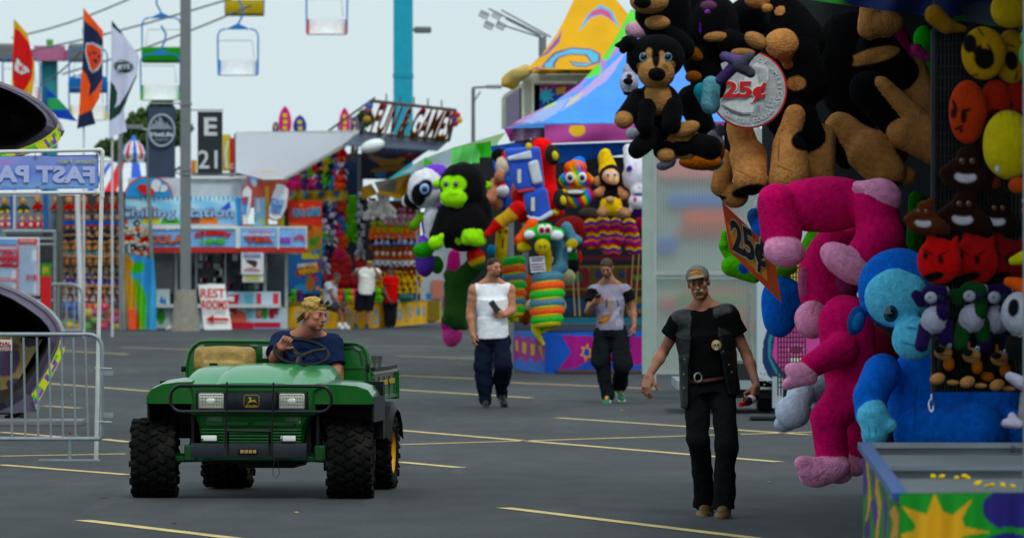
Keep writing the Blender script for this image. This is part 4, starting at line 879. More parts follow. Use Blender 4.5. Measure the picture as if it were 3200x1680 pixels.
# ---- flags
FG = 'feather flags in a row'
def flagpole(crop, x, y0, d, parent_flag, y1=1500): 
    a = P(crop, x, y0, d); b = P(crop, x, y1, d); b.z = 0; MB().mat(paint('c8ccce')).cyl(b-parent_flag.location, a-parent_flag.location, .03, .018, 8).build('flag_pole', parent_flag)
f1 = sheet('feather_flag', cA, [(108,150),(100,300),(95,450),(90,560),(88,640),(92,665)], [(115,152),(205,255),(238,400),(262,480),(258,600),(240,728)], 128, 'e0203a' and 'd8aa18', [
    ([(112,215),(150,235),(190,290),(232,340),(250,480),(240,590),(205,650),(170,700),(110,660),(95,590),(94,420)], 'cc1c28'), ([(125,428),(135,428),(160,470),(205,500),(235,545),(160,572),(103,530),(103,500)], '301418'), ([(130,436),(160,478),(205,508),(226,543),(160,564),(108,528),(108,500)], 'dcdcdc'),
    ([(138,490),(146,488),(150,508),(172,492),(184,494),(165,515),(190,535),(178,545),(156,525),(158,545),(146,545)], 'cc1c28')], 70, 120, .03, 2, m=FABRIC, back=.004)
tag(f1, 'red and yellow feather flag with a white arrowhead', 'flag', FG); flagpole(cA, 108, 150, 128.1, f1)
f2 = sheet('feather_flag', cA, [(632,64),(634,200),(626,400),(618,520),(605,700),(595,850),(580,972)], [(636,68),(778,235),(776,420),(772,600),(750,740),(695,835),(722,935)], 127, '1a2444', [
    ([(630,60),(720,140),(778,240),(778,310),(740,240),(650,170),(630,150)], 'e8683a'), ([(615,520),(650,560),(680,640),(668,730),(720,680),(775,590),(780,640),(740,760),(690,830),(590,875),(590,800)], 'e8683a'),
    ([(645,325),(700,322),(770,352),(775,470),(740,530),(695,552),(672,520),(640,400)], 'b8bcc8'), ([(652,340),(700,335),(725,352),(762,372),(766,468),(730,515),(698,538),(682,505),(662,440),(650,390)], 'd8582c'),
    ([(690,395),(725,390),(740,405),(700,410)], '1a2444'), ([(735,420),(762,415),(755,440),(740,440)], '1a2444'), ([(700,445),(740,455),(730,480),(705,470)], '1a2444'), ([(668,400),(680,395),(684,430),(672,425)], '1a2444')], 70, 150, .03, 2, m=FABRIC, back=.004, seed=1)
tag(f2, 'navy and orange feather flag with a snarling bear head', 'flag', FG); flagpole(cA, 632, 64, 127.1, f2)
f3 = sheet('feather_flag', cA, [(845,158),(842,300),(838,450),(832,620),(824,800),(822,930),(820,1038)], [(850,160),(935,268),(1048,425),(1030,580),(960,745),(935,830),(955,992)], 128, 'd4d8ec', [
    ([(843,155),(905,230),(950,275),(900,250),(845,200)], '1c3c34'), ([(834,610),(865,650),(885,700),(880,770),(862,815),(900,790),(960,700),(1030,560),(1045,440),(1052,440),(1035,580),(965,745),(910,850),(880,880),(818,920)], '1c3c34'),
    (oval(932, 505, 79, 50, 6), '1c4434'), (oval(932, 505, 72, 43, 6), 'd4d8ec'), (oval(932, 505, 69, 40, 6), '1c4434')], 70, 140, .03, 2, m=FABRIC, back=.004, seed=2)
tag(f3, 'white and dark green feather flag with an oval emblem', 'flag', FG); flagpole(cA, 846, 158, 128.1, f3)
ft = wtext('JETS', cA, 932, 522, 34, 100, 127.93, paint('d4d8ec'), f3, slope=.06, bold=.03); ft.location = -f3.location
f4 = sheet('pennant_flag', cA, [(340,660),(350,760)], [(430,735),(440,892)], 129, '2a4fb0', [], 20, 20, 0, back=.004)
bpy.data.objects.remove(f4)
f4 = sheet('pennant_flag', cA, [(345,662),(350,730),(355,800),(425,890)], [(350,664),(432,738),(500,810),(580,915)], 129, '2048b0', [([(350,740),(440,740),(510,828),(380,828),(355,790)], '4aa468')], 50, 50, .03, 1.5, m=FABRIC, back=.004)
tag(f4, 'blue and green pennant flag blowing beside the slide', 'flag'); a = P(cA,342,655,129); b = P(cA,342,1200,129); b.z = 0; MB().mat(paint('2a5a90')).cyl(b-f4.location, a-f4.location, .06, .05, 8).build('flag_pole', f4)
# ---- trees
LEAF = mat('leaves', attr=True, rough=.7, var=.3, scale=1.2, spec=.2); BARK = mat('bark', '4a4038', .9, bump=.5)
def tree(name, x, top, wpx, d, label, seed, crowns):
    r = np.random.RandomState(seed); b = W(x, 1000, d); b.z = 0; root = empty(name, b, label, 'tree', 'trees beyond the stalls'); hgt = W(0, top, d).z
    t = MB().mat(BARK).tube([(0,0,0),(.1,0,hgt*.3),(-.1,.1,hgt*.55),(.05,0,hgt*.85)], [.28,.2,.14,.05], 8)
    for i in range(7): a = r.uniform(0, 6.28); z = hgt*r.uniform(.4,.7); q = Vector((math.cos(a)*r.uniform(.8,2), math.sin(a)*1.2, z+r.uniform(.4,1.4))); t.tube([(0,0,z), q*.6+Vector((0,0,z*.4)), q], [.1,.06,.02], 6)
    t.build('trunk', root, smooth=True)
    vs, fs, cs = [], [], []
    for cx_, cz_, rx, rz_, n in crowns:
        for i in range(n):
            v = r.normal(size=3); v /= np.linalg.norm(v); rad = r.uniform(.35, 1)**.5; cl = .8+.3*math.sin(v[0]*7+cx_)*math.cos(v[2]*6)
            c = np.array([cx_, 0, cz_])+v*np.array([rx, rx*.9, rz_])*rad*cl; s = r.uniform(.08,.17); a, bb = r.normal(size=3), r.normal(size=3); a /= np.linalg.norm(a); bb -= a*a.dot(bb); bb /= np.linalg.norm(bb)
            k_ = len(vs); vs += [tuple(c+a*s), tuple(c+bb*s*.6), tuple(c-a*s), tuple(c-bb*s*.6)]; fs.append((k_, k_+1, k_+2, k_+3)); g_ = r.uniform(.75, 1.25); cs += [(.07*g_, .13*g_, .035*g_, 1)]*4
    me = bpy.data.meshes.new('crown'); me.from_pydata(vs, [], fs); at = me.color_attributes.new('Col', 'FLOAT_COLOR', 'POINT'); at.data.foreach_set('color', np.array(cs, dtype=np.float32).ravel()); me.materials.append(LEAF)
    o = bpy.data.objects.new('crown', me); link(o, root)
def cr(x, y, rx, ry, x0, d, n):          # crown lobe from photo coordinates
    p = W(x, y, d); return (p.x-W(x0, 0, d).x, p.z, rx*d/F, ry*d/F, n)
tree('leafy_tree', 460, 300, 0, 172, 'leafy green tree rising behind the light pole and grey banner', 3, [cr(430,400,50,60,460,172,2600), cr(500,350,48,50,460,172,2400), cr(560,400,38,50,460,172,1600), cr(470,450,80,40,460,172,2200), cr(400,460,40,40,460,172,900)])
tree('leafy_tree', 345, 440, 0, 185, 'low green tree top left of the striped tent', 4, [cr(335,462,45,26,345,185,1400), cr(370,480,30,30,345,185,700)])
tree('leafy_tree', 1100, 340, 0, 176, 'green tree top beside the hollow letter sign', 5, [cr(1090,395,34,24,1100,176,1000), cr(1140,370,26,26,1100,176,700), cr(1110,420,40,24,1100,176,800)])
# ---- light pole with banner and bay sign
pb = empty('light_pole', W(580, 1035, 137.5), 'tall grey light pole on a concrete base', 'light pole'); pb.location.z = 0
PG = mat('grey_pole', '787c7e', .5, .1, var=.05, dirt=.05)
MB().mat(PG).box((0,0,6.5), (.125,.125,5.6), bev=.02).build('shaft', pb); hb0 = W(0,905,137.5).z
MB().mat(mat('concrete', '8e8b82', .9, var=.15, bump=.3, dirt=.35)).lathe([(0,0),(.36,0),(.345,.1),(.25,hb0),(0,hb0)], (0,0,0), n=28).build('concrete_base', pb, smooth=True, )
for y in (325, 530, 543): MB().mat(STEEL).box((0,0,W(0,y,137.5).z), (.15,.15,.03)).build('clamp', pb)
for x0, y, x1 in ((-.12, 323, cA(1120,0)[0]), (-.12, 541, cA(1120,0)[0]), (.12, cA(0,830)[1], cA(1685,0)[0]), (.12, 545, cA(1685,0)[0]+40)):
    z = W(0,y,137.5).z; MB().mat(STEEL).cyl((x0,0,z), (W(x1,0,137.5).x-pb.location.x,0,z), .018, n=8).build('bracket_arm', pb)
bn = sheet('pole_banner', cA, *q4(1118,802,1322,1342), 137.4, '3c4658', [], 40, 60, .02, 1, m=FABRIC); tag(bn, 'slate blue fabric banner with a round skyline emblem on the light pole', 'banner')
dB = 137.32; off = -bn.location; wm = paint('9aa4ae')
c_ = P(cA,1220,985,dB)+off; k_ = mpp = .4143*dB/F
MB().mat(wm).tube([c_+Vector((96*k_*math.cos(a),0,118*k_*math.sin(a))) for a in [2*PI*i/40 for i in range(40)]], .03, 5, closed=True).build('emblem_ring', bn)
m = MB().mat(wm)
for x, y0, y1 in ((1140,955,975),(1152,930,975),(1165,935,975),(1178,905,975),(1192,915,975),(1205,880,975),(1218,890,975),(1232,920,975),(1246,935,975),(1260,925,975),(1275,945,975),(1290,958,975)): a = P(cA,x,y0,dB)+off; b = P(cA,x,y1,dB)+off; m.box(((a.x+b.x)/2,a.y,(a.z+b.z)/2), (5*k_,.006,(a.z-b.z)/2))
m.build('skyline_print', bn); tt = wtext('MetLife', cA, 1220, 1028, 32, 165, dB, paint('c0c8d0'), bn, bold=.04); tt.location = off; tt = wtext('STADIUM', cA, 1220, 1060, 14, 100, dB, wm, bn); tt.location = off
sg = boxo('bay_sign', cA, 1490, 842, 1678, 1305, 137.3, .04, paint('23292e')); tag(sg, 'dark bay sign reading E 21 on the light pole', 'sign')
for s_, y, h_, w_ in (('E', 1018, 135, 98), ('21', 1268, 140, 145)): wtext(s_, cA, 1583, y, h_, w_, 137.29, paint('ccd0d2'), sg, bold=.01 if s_ != 'E' else .03)
# ---- REST ROOMS board
rb = empty('sandwich_board', cE and W(672, 1030, 140.5), 'white folding board reading REST ROOMS with a red arrow', 'sign'); rb.location.z = 0; ro = -rb.location
def addoff(o): o.location = ro; return o
addoff(sheet('front_board', cC, [(486,70),(520,324)], [(634,66),(676,322)], lambda x, y: 139.6-.0012*(y-70), 'dfe1e0', [], 4, 4, parent=rb, back=.03))
RED = paint('bc1e2c')
for s_, cx_, y, h_, w_ in (('REST', 566, 142, 50, 138), ('ROOMS', 577, 207, 50, 146)): o = addoff(wtext(s_, cC, cx_, y, h_, w_, 139.28, RED, rb, bold=.03))
o = MB().mat(RED).poly([P(cC, x, y, 139.27) for x, y in ((527,265),(574,238),(572,256),(656,258),(656,274),(574,272),(576,290))], (0,.01,0)).build('arrow', rb); addoff(o)
o = MB().mat(GREY)
for x0, x1 in ((486,452),(634,640)): o.bar(P(cC,x0,72,140.1), P(cC,x1,322,140.9), .05)
o.bar(P(cC,452,320,140.9), P(cC,640,320,140.9), .04); o = addoff(o.build('rear_frame', rb)); addoff(boxo('handle', cC, 540, 64, 585, 72, 139.95, .04, WHITE, rb))
# rubbish by the pole base
for x, y, r_ in ((1190,1240,.1),(1245,1232,.14),(1290,1225,.09)):
    p = P(cB,x,y,138); p.z = r_*.55; o = blob('crumpled_bag', [ell((0,0,0),(r_,r_*.7,r_*.6),'d8d8d4'), ell((r_*.5,0,r_*.3),(r_*.5,r_*.4,r_*.35),'c8c8c8')], None, PLUSHS, res=.03, disp=wob(.03,14), loc=p); tag(o, {1190:'small white crumpled bag farthest from the rest room board', 1245:'largest white crumpled bag by the concrete base', 1290:'small white crumpled bag closest to the rest room board'}[x], 'bag', 'crumpled bags on the asphalt')
# ---- small plush prototypes
def mini(name, label, cat, group, head, body, limb, muzzle=None, belly=None, shorts=None, h=.4, ears='round', sit=True):
    s = h/.4; e_ = head
    pr = [ell((0,0,.27*s), (.085*s,.075*s,.08*s), head), ell((0,0,.12*s), (.075*s,.065*s,.09*s), body), cap((-.07*s,-.01,.17*s), (-.125*s,-.03*s,.09*s), .03*s, .028*s, limb if not shorts else body), cap((.07*s,-.01,.17*s), (.125*s,-.03*s,.09*s), .03*s, .028*s, limb if not shorts else body)]
    pr += [cap((x*.045*s,-.01,.05*s), (x*.085*s,-.09*s if sit else 0,.035*s if sit else -.03*s), .037*s, .035*s, shorts or limb) for x in (-1,1)]
    pr += [ell((x*.07*s,0,.335*s), (.028*s,.02*s,.028*s if ears == 'round' else .06*s), limb) for x in (-1,1)]
    if muzzle: pr.append(ell((0,-.07*s,.25*s), (.042*s,.03*s,.03*s), muzzle)); pr.append(pnt(ell((0,-.1*s,.262*s), (.016*s,.03*s,.012*s), '141414')))
    if belly: pr.append(pnt(ell((0,-.07*s,.12*s), (.05*s,.05*s,.065*s), belly)))
    for x in (-1,1): pr.append(pnt(ell((x*.035*s,-.07*s,.295*s), (.016*s,.03*s,.016*s), '101010')))
    o = blob(name, pr, None, PLUSHS, res=.022*s, k=.02*s); tag(o, label, cat, group); o.location = (0, 60, -50); return o
MINI = {}
def place(key, crop, x, y, d, label=None, group=None, jit=.02, sc_=1., rz=None):
    pr = MINI[key]; p = P(crop, x, y, d); p.x += random.uniform(-jit, jit); p.z += random.uniform(-jit, jit)*.6
    if not pr[1]: o = pr[0]; pr[1] = True
    else: o = pr[0].copy(); C.objects.link(o)
    o.location = p; o.rotation_euler = (random.uniform(-.08,.08), random.uniform(-.12,.12), random.uniform(-.35,.35) if rz is None else rz); o.scale = (sc_,)*3
    if label: o['label'] = label
    if group: o['group'] = group
    return o
def defm(key, *a, **k): MINI[key] = [mini(*a, **k), False]
BE = 'plush_bear'
defm('red', BE, 'x', 'plush toy', 'g', 'b08860', 'a01828', 'a01828', 'c09870', shorts='6a4a3a', h=.46)
defm('green', BE, 'x', 'plush toy', 'g', 'b08860', '20382c', '20382c', 'c09870', shorts='c8a828', h=.46)
defm('redwhite', BE, 'x', 'plush toy', 'g', 'c09070', 'b81c24', 'b81c24', 'e0d8d0', belly='d8d8d8', h=.36)
defm('blue', BE, 'x', 'plush toy', 'g', 'a08060', '2450a0', '2450a0', 'c09870', shorts='90303c', h=.36)
defm('navy', BE, 'x', 'plush toy', 'g', 'a87c58', '1c2440', '1c2440', 'c0a080', shorts='a07850', h=.36)
defm('teal', BE, 'x', 'plush toy', 'g', 'b08058', '2890a0', 'b08058', 'c8a078', h=.36)
defm('tan', BE, 'x', 'plush toy', 'g', 'b88860', 'b08058', '6a4a38', 'd0a880', h=.36)
defm('dark', BE, 'x', 'plush toy', 'g', '5a4a40', '203434', '8a7460', '9a8468', h=.36)
defm('royal', BE, 'x', 'plush toy', 'g', '3048a8', '2838a0', 'b09070', 'b09070', h=.4)
defm('grey', BE, 'x', 'plush toy', 'g', '8a8a90', '5a5a66', 'b0b0b0', 'c8c8c8', belly='a02830', h=.36)
# ---- wall of bears, left
bw = empty('toy_stand', P(cB, 640, 1245, 140.6), 'left toy stand backed with dark mesh and white posts', 'stall'); bw.location.z = 0; ro = -bw.location
addoff(boxo('back_panel', cB, 395, 290, 880, 1240, 140.9, .1, paint('3a3434'), bw)); addoff(boxo('side_panel', cB, -40, 290, 400, 640, 141.2, .1, paint('70808c'), bw))
for i in range(10): addoff(boxo('shelf_rail', cB, 430, 420+i*80, 860, 424+i*80, 140.7, .05, STEEL, bw))
for x0, y0, x1, y1, w_, c in ((545,290,575,1060,.13,'d4d8da'),(420,290,420,1165,.17,'5c5e58'),(845,10,880,1240,.1,'a8aaa8'),(1040,60,1068,740,.1,'8c908c'),(90,290,92,520,.13,'2a50a0'),(330,290,335,540,.06,'2a50a0')):
    a = P(cB,x0,y0,139.4); b = P(cB,x1,y1,139.4)
    if y1 > 1000: b.z = 0
    addoff(MB().mat(paint(c)).cyl(a, b, w_/2, n=10).build('stand_post', bw, smooth=True))
addoff(boxo('top_rail', cB, 690, 52, 1050, 60, 139.4, .05, STEEL, bw)); addoff(boxo('top_rail', cB, 840, 20, 1045, 28, 139.5, .05, STEEL, bw))
GB_ = 'bears on the left toy stand'
for x in (497, 600, 705, 795, 400, 275): place('red', cB, x, 415, 140.2, 'large tan bear in a crimson shirt, top row of the left toy stand', GB_+' top row')
for x in (40, 170): place('green', cB, x, 425, 140.2, 'tan bear in a dark green shirt and yellow shorts', GB_+' top row green')
for x in (15, 62, 150, 215, 265, 310): place('redwhite', cB, x, 525, 140.2, 'small red and white bear in the row above the notice board', GB_+' red and white')
rows_ = [('blue',520,'second'),('navy',590,'third'),('navy',635,'fourth'),('tan',690,'fifth'),('teal',735,'sixth'),('tan',790,'seventh'),('dark',845,'eighth'),('dark',885,'ninth'),('royal',945,'tenth'),('tan',1000,'eleventh'),('grey',1045,'bottom')]
desc = dict(blue='small bear in a blue shirt', navy='small bear in a navy shirt', tan='small plain tan bear', teal='small bear with a teal shirt', dark='small dark brown bear', royal='small royal blue bear', grey='small grey bear with a red chest')
for k_, y, o_ in rows_:
    for i in range(8): place(k_, cB, 470+i*52, y, 140.1, '%s in the %s row of the left toy stand' % (desc[k_], o_), GB_+' '+o_+' row')
# dog plushes beside the curtain
defm('dal', 'plush_dog', 'x', 'plush toy', 'g', '141414', 'c8a078', 'd0c8b8', 'e0d8d0', belly='d05030', h=.42); defm('dal2', 'plush_dog', 'x', 'plush toy', 'g', 'c09870', 'b02028', 'd8d0c0', 'e0d8d0', shorts='e0d8c8', h=.42)
for k_, x, y in (('dal',970,570),('dal2',915,640),('dal',930,640),('dal2',1010,650),('dal',985,650),('dal',940,740),('dal',1010,745),('dal2',1040,640)): place(k_, cB, x, y, 139.8, {'dal':'black headed plush dog hanging above the yellow curtain','dal2':'tan plush dog in a red shirt hanging above the yellow curtain'}[k_], {'dal':'black headed dogs above the curtain','dal2':'red shirted dogs above the curtain'}[k_])
cu = sheet('draped_curtain', cB, [(882,692),(880,900),(892,1100),(905,1230)], [(1085,740),(1098,930),(1100,1100),(1102,1238)], 139.2, '5aa8dc', [([(880,690),(950,765),(915,850),(960,940),(958,1080),(1000,1240),(870,1240)], 'c89a20'), ([(945,765),(1020,765),(1010,830),(935,850),(925,820)], '5cc040'), ([(925,850),(975,890),(1030,990),(1030,1100),(1025,1235),(995,1235),(965,1100),(955,930)], '6cc04c')], 60, 60, .08, 3, m=FABRIC)
tag(cu, 'yellow, green and light blue curtain hanging to the ground', 'curtain')
o = boxo('orange_post', cB, 905, 1090, 958, 1242, 138.9, .2, paint('e0604a'), None, .02); tag(o, 'short orange square post in front of the curtain', 'post')
# eggs / toy balls in the bin
rs = np.random.RandomState(3); ec = ['88b828','c8b010','b83888','b01424','1850a8','60a828','c8205c','d0b810']; nm_ = ['lime','mustard','pink','red','blue','green','purple','yellow']
for i in range(34):
    x = 425+ (i % 9)*50+rs.uniform(-14,14); y = 1225-(i//9)*48+rs.uniform(-10,10)
    if i == 0: x, y = 425, 1200
    q = int(rs.randint(8)); key = 'egg%d' % q
    if key not in MINI: e_ = MB().mat(mat('egg_'+ec[q], ec[q], .35, coat=.2)).ell((0,0,0), (.17,.15,.135), nu=16, nv=10).build('toy_ball', None, smooth=True); tag(e_, 'x', 'ball'); MINI[key] = [e_, False]
    place(key, cB, x, y, 139.6-(i//9)*.0+rs.uniform(0,.4), 'glossy %s oval toy ball in the heap below the bears' % nm_[q], '%s toy balls in the heap' % nm_[q], rz=rs.uniform(0,3))
bi = MB().mat(STEEL)
for x in range(440, 870, 18): bi.bar(P(cB,x,1050,139.1), P(cB,x,1245,139.1), .012)
for y in (1050, 1110, 1170, 1243): bi.bar(P(cB,440,y,139.1), P(cB,860,y,139.1), .015)
o = bi.build('wire_bin', None); tag(o, 'wire mesh bin front holding the coloured toy balls', 'bin')
# notice board, bollard, clutter
nb = empty('notice_board', P(cB,140,1000,118), 'white notice board with red frames and a price', 'board'); ro = -nb.location
addoff(boxo('board_panel', cB, -30, 590, 278, 1000, 118, .05, paint('cfd6dc'), nb, .02)); rd = paint('b8404c'); sk = paint('a8c0dc')
for x0, y0, x1, y1, mt in ((125,598,262,632,RED),(-20,600,118,640,paint('7098c8'))): addoff(boxo('board_heading', cB, x0, y0, x1, y1, 117.97, .02, mt, nb))
for x0, y0, x1, y1 in ((-20,650,118,780),(-20,795,118,880),(-20,892,118,990),(130,645,265,990)):
    a, b = P(cB,x0,y1,117.96), P(cB,x1,y0,117.96); addoff(MB().mat(rd).tube([(a.x,a.y,a.z),(b.x,a.y,a.z),(b.x,a.y,b.z),(a.x,a.y,b.z)], .012, 4, closed=True).build('red_frame', nb))
    m = MB().mat(sk); y = y0+14
    while y < y1-10: wbox(m, cB, x0+8, y, x1-10-((y*7) % 30), y+5, 117.97, .012); y += 13
    addoff(m.build('print_lines', nb))
for i in range(6): a = P(cB,(i % 3)*40+15,712+(i//3)*44,117.95); addoff(MB().mat(rd).tube([a+Vector((.1*math.cos(t),0,.1*math.sin(t))) for t in [2*PI*j/12 for j in range(12)]], .02, 4, closed=True).build('round_symbol', nb))
addoff(wtext('018', cB, 222, 886, 38, 70, 117.95, rd, nb)); addoff(wtext('EAGLAND', cB, 195, 622, 16, 110, 117.94, paint('e0c8c8'), nb)); 
for x in (20, 230): addoff(MB().mat(STEEL).cyl(P(cB,x,600,118.1), Vector((P(cB,x,0,118.1).x,118.1,0)), .05).build('board_leg', nb))
bo_ = empty('height_post', P(cB,320,1165,122), 'red post with a green top beside the notice board', 'post'); bo_.location.z = 0; ro = -bo_.location
addoff(boxo('post_body', cB, 287, 862, 355, 1240, 122, .3, paint('b83038'), bo_)); addoff(boxo('green_top', cB, 287, 772, 355, 862, 122, .3, paint('3c7c34'), bo_)); addoff(wtext('IFI', cB, 321, 845, 50, 40, 121.99, paint('c8b840'), bo_))
cab = empty('generator_frame', P(cB, 150, 1240, 126), 'dark equipment frame with pipes behind the notice board', 'equipment'); cab.location.z = 0; ro = -cab.location
addoff(boxo('dark_case', cB, 200, 545, 400, 1160, 126, 1.2, paint('26282c', dirt=.3), cab)); addoff(boxo('grey_cover', cB, 30, 530, 300, 600, 125.8, 1., paint('5c6468'), cab, .1))
for x in (30, 385): addoff(MB().mat(STEEL).cyl(P(cB,x,555,125.6), Vector((P(cB,x,0,125.6).x,125.6,0)), .04).build('pipe', cab))
for y in (548, 600, 640, 1035): addoff(MB().mat(STEEL).cyl(P(cB,20,y,125.6), P(cB,395,y,125.6), .035).build('pipe', cab))
# far crowd barrier
def barrier(name, label, x0, x1, y0, y1, crop, d, n, r=.019, corner=.16, g_=None, legs=True):
    rt = empty(name, (P(crop,(x0+x1)/2,y1,d).x, d, 0), label, 'barrier', g_); ro_ = -rt.location
    a, b = P(crop,x0,y1,d), P(crop,x1,y0,d); c = corner
    pts = [(a.x,d,a.z),(b.x-.02,d,a.z),(b.x,d,a.z+.02)]+[(b.x-c+c*math.cos(t),d,b.z-c+c*math.sin(t)) for t in [math.radians(q) for q in (0,18,36,54,72,90)]]+[(a.x+c-c*math.sin(t),d,b.z-c+c*math.cos(t)) for t in [math.radians(q) for q in (0,18,36,54,72,90)]]+[(a.x,d,a.z)]
    GV = mat('galvanised_tube', '8e979b', .42, .35, var=.14, scale=9, dirt=.12)
    MB().mat(GV).tube([Vector(p)+ro_ for p in pts], r, 10).build('barrier_frame', rt, smooth=True)
    for i in range(n):
        x = a.x+(b.x-a.x)*(i+1)/(n+1); MB().mat(GV).cyl(Vector((x,d,a.z))+ro_, Vector((x,d,b.z))+ro_, r*.55, n=8).build('barrier_bar', rt, smooth=True)
    return rt, ro_, GV, a, b
rt, ro_, GV, a, b = barrier('crowd_barrier', 'distant barrier with a rounded top in front of the bear wall', 300, 580, 918, 1245, cB, 124, 4, .03, .25)
for x in (470, 570): pass
# ---- striped tent
st = empty('striped_tent', W(410, 1000, 165), 'small red, white and blue striped tent top with a pointed cap', 'tent'); st.location.z = 0; ro = -st.location
def stripes(cols, n=24, base_=None):
    return cols
def coneroof(parent, c, prof, cols, seg=32, name='striped_roof', sy=1.):
    for k_, cc in enumerate(cols):
        m = MB().mat(paint(cc))
        for j in range(seg):
            if j % len(cols) != k_: continue
            a0, a1 = 2*PI*j/seg, 2*PI*(j+1)/seg
            for i in range(len(prof)-1):
                r0, z0 = prof[i]; r1, z1 = prof[i+1]
                m.poly([(c[0]+r0*math.cos(a0), c[1]+r0*math.sin(a0)*sy, z0), (c[0]+r0*math.cos(a1), c[1]+r0*math.sin(a1)*sy, z0), (c[0]+r1*math.cos(a1), c[1]+r1*math.sin(a1)*sy, z1), (c[0]+r1*math.cos(a0), c[1]+r1*math.sin(a0)*sy, z1)])
        m.build(name, parent)
zz = lambda y: W(0, y, 165).z
cxl = W(418,0,165).x-st.location.x
coneroof(st, (cxl,0), [(1.55,zz(600)),(1.2,zz(560)),(.82,zz(510))], ['c83840','d8dce0','3058b8','d8dce0'], 24)
coneroof(st, (cxl,0), [(.32,zz(500)),(.36,zz(480)),(.27,zz(455)),(.13,zz(440))], ['d8dce0','c83840','d8dce0','3058b8'], 20)
MB().mat(paint('3a70c0')).cyl((cxl,0,zz(441)), (cxl,0,zz(422)), .13, .02, 14).build('tent_cap', st); MB().mat(paint('303438')).cyl((cxl,0,0), (cxl,0,zz(480)), .1).build('tent_mast', st)
m = MB().mat(paint('202428')); m.cyl((cxl,0,zz(600)), (cxl,0,zz(612)), 1.5, n=24); m.build('tent_ring', st)
for j in range(8): a_ = 2*PI*j/8; MB().mat(WHITE).cyl((cxl+1.5*math.cos(a_),1.5*math.sin(a_),0), (cxl+1.5*math.cos(a_),1.5*math.sin(a_),zz(600)), .05).build('tent_post', st)
# gantry of small stage lights in front of it
o = MB().mat(STEEL); ga = P(cM,1230,520,139); gb_ = P(cM,1560,560,139); o.cyl(ga, gb_, .035).cyl(P(cM,1270,520,139), Vector((P(cM,1275,0,139).x,139,0)), .05).cyl(P(cM,1560,560,139), P(cM,1580,1300,139), .04)
for x in (1330, 1400, 1470): o.box(P(cM,x,525,139), (.08,.06,.05))
o.ell(P(cM,1220,508,138.9), (.15,.12,.09)); o = o.build('light_gantry', None, smooth=True); tag(o, 'thin metal lamp gantry in front of the striped tent', 'gantry')
# ---- concession trailer
dT = 141.8
ct = empty('concession_trailer', P(cN, 900, 1390, dT), 'white concession trailer with a sky blue sign band and red scalloped valance', 'concession stand'); ct.location.z = 0; ro = -ct.location
def A_(o): o.location = ro; return o
A_(boxo('trailer_body', cN, -150, 210, 1180, 780, dT+.6, 3.2, paint('c4ccd2', dirt=.05), ct)); A_(boxo('roof_edge', cN, 580, 195, 1260, 222, dT+.5, .2, WHITE, ct))
BLU = paint('6a9cd8')
def chill(X, Y, col):
    t = np.clip((Y-430)/350, 0, 1)[:, None]; c1 = np.array(lin('b8dce8')); c2 = np.array(lin('6ab0d8')); n_ = np.sin(X*.012+2*np.sin(Y*.02))*.5+.5; return (c1*(1-n_[:, None]*.7)+c2*n_[:, None]*.7)
shp = []
for i in range(46):
    x = -40+i*27; shp.append(([(x,430),(x+22,430),(x+12,470+30*((i*37) % 10)/10)], ['e4f0f4','2c78b0'][i % 2]))
for x, c in ((-260,'d05848'),(120,'c8c440'),(345,'4aa434'),(610,'8a5040'),(800,'d88038'),(1040,'88b8e0')):
    shp += [(oval(x,770,118,125 if c != '88b8e0' else 105),c),([(x-130,752),(x+130,752),(x+110,785),(x-110,785)],'c8ccd4')]
shp += [([(930,580),(1040,480),(1060,560),(1000,590)], '3058c8'), ([(1100,440),(1180,440),(1180,780),(1140,780),(1120,600)], '4a98d8')]
A_(sheet('sign_band', cN, [(-310,428),(-310,782)], [(1180,428),(1180,782)], dT+.4, 'b0d4e4', shp, 220, 60, parent=ct, colfn=chill, back=.06))
A_(wtext('Chilling Station', cN, 415, 668, 118, 1360, dT+.38, paint('8c2c50'), ct, bold=.05)); A_(wtext('Chilling Station', cN, 412, 664, 114, 1350, dT+.34, paint('8cc0e4'), ct, bold=.01))
# bear disc left as a plain blue roundel with red figure-free blobs
A_(MB().mat(paint('b83040')).poly([P(cN,x,y,dT+.36) for x, y in oval(90,430,285,245,0,30) if y <= 432], (0,.05,0)).build('sign_roundel_rim', ct)); A_(MB().mat(paint('3a90c8')).poly([P(cN,x,y,dT+.33) for x, y in oval(90,430,268,228,0,30) if y <= 431], (0,.05,0)).build('sign_roundel', ct))
A_(MB().mat(paint('d8dce0')).poly([P(cN,x,y,dT+.3) for x, y in oval(180,300,60,75,0,20)], (0,.03,0)).poly([P(cN,x,y,dT+.3) for x, y in oval(265,335,50,40,-20,20)], (0,.03,0)).build('roundel_print', ct)); A_(MB().mat(RED).poly([P(cN,x,y,dT+.28) for x, y in oval(60,350,110,55,25,20)], (0,.03,0)).build('roundel_print', ct))
A_(boxo('awning_panel', cN, 130, 778, 1945, 800, dT-.5, .8, WHITE, ct))
for nm, x0, x1 in (('a',-130,600),('b',600,1112),('c',1165,1600),('d',1625,1780),('e',1785,1935)): A_(boxo('awning_sign', cN, x0, 800+(10 if x0 > 1100 else 18), x1, 1018+(10 if x0 > 1600 else 0), dT-.5, .05, paint('86b4e4'), ct))
A_(boxo('sign_divider', cN, 1112, 790, 1165, 1030, dT-.55, .08, WHITE, ct)); A_(boxo('sign_divider', cN, 1600, 795, 1622, 1040, dT-.55, .08, WHITE, ct)); A_(boxo('sign_divider', cN, 1935, 800, 1950, 1040, dT-.55, .08, WHITE, ct)); A_(boxo('sign_divider', cN, -130, 790, 1112, 808, dT-.55, .08, WHITE, ct))
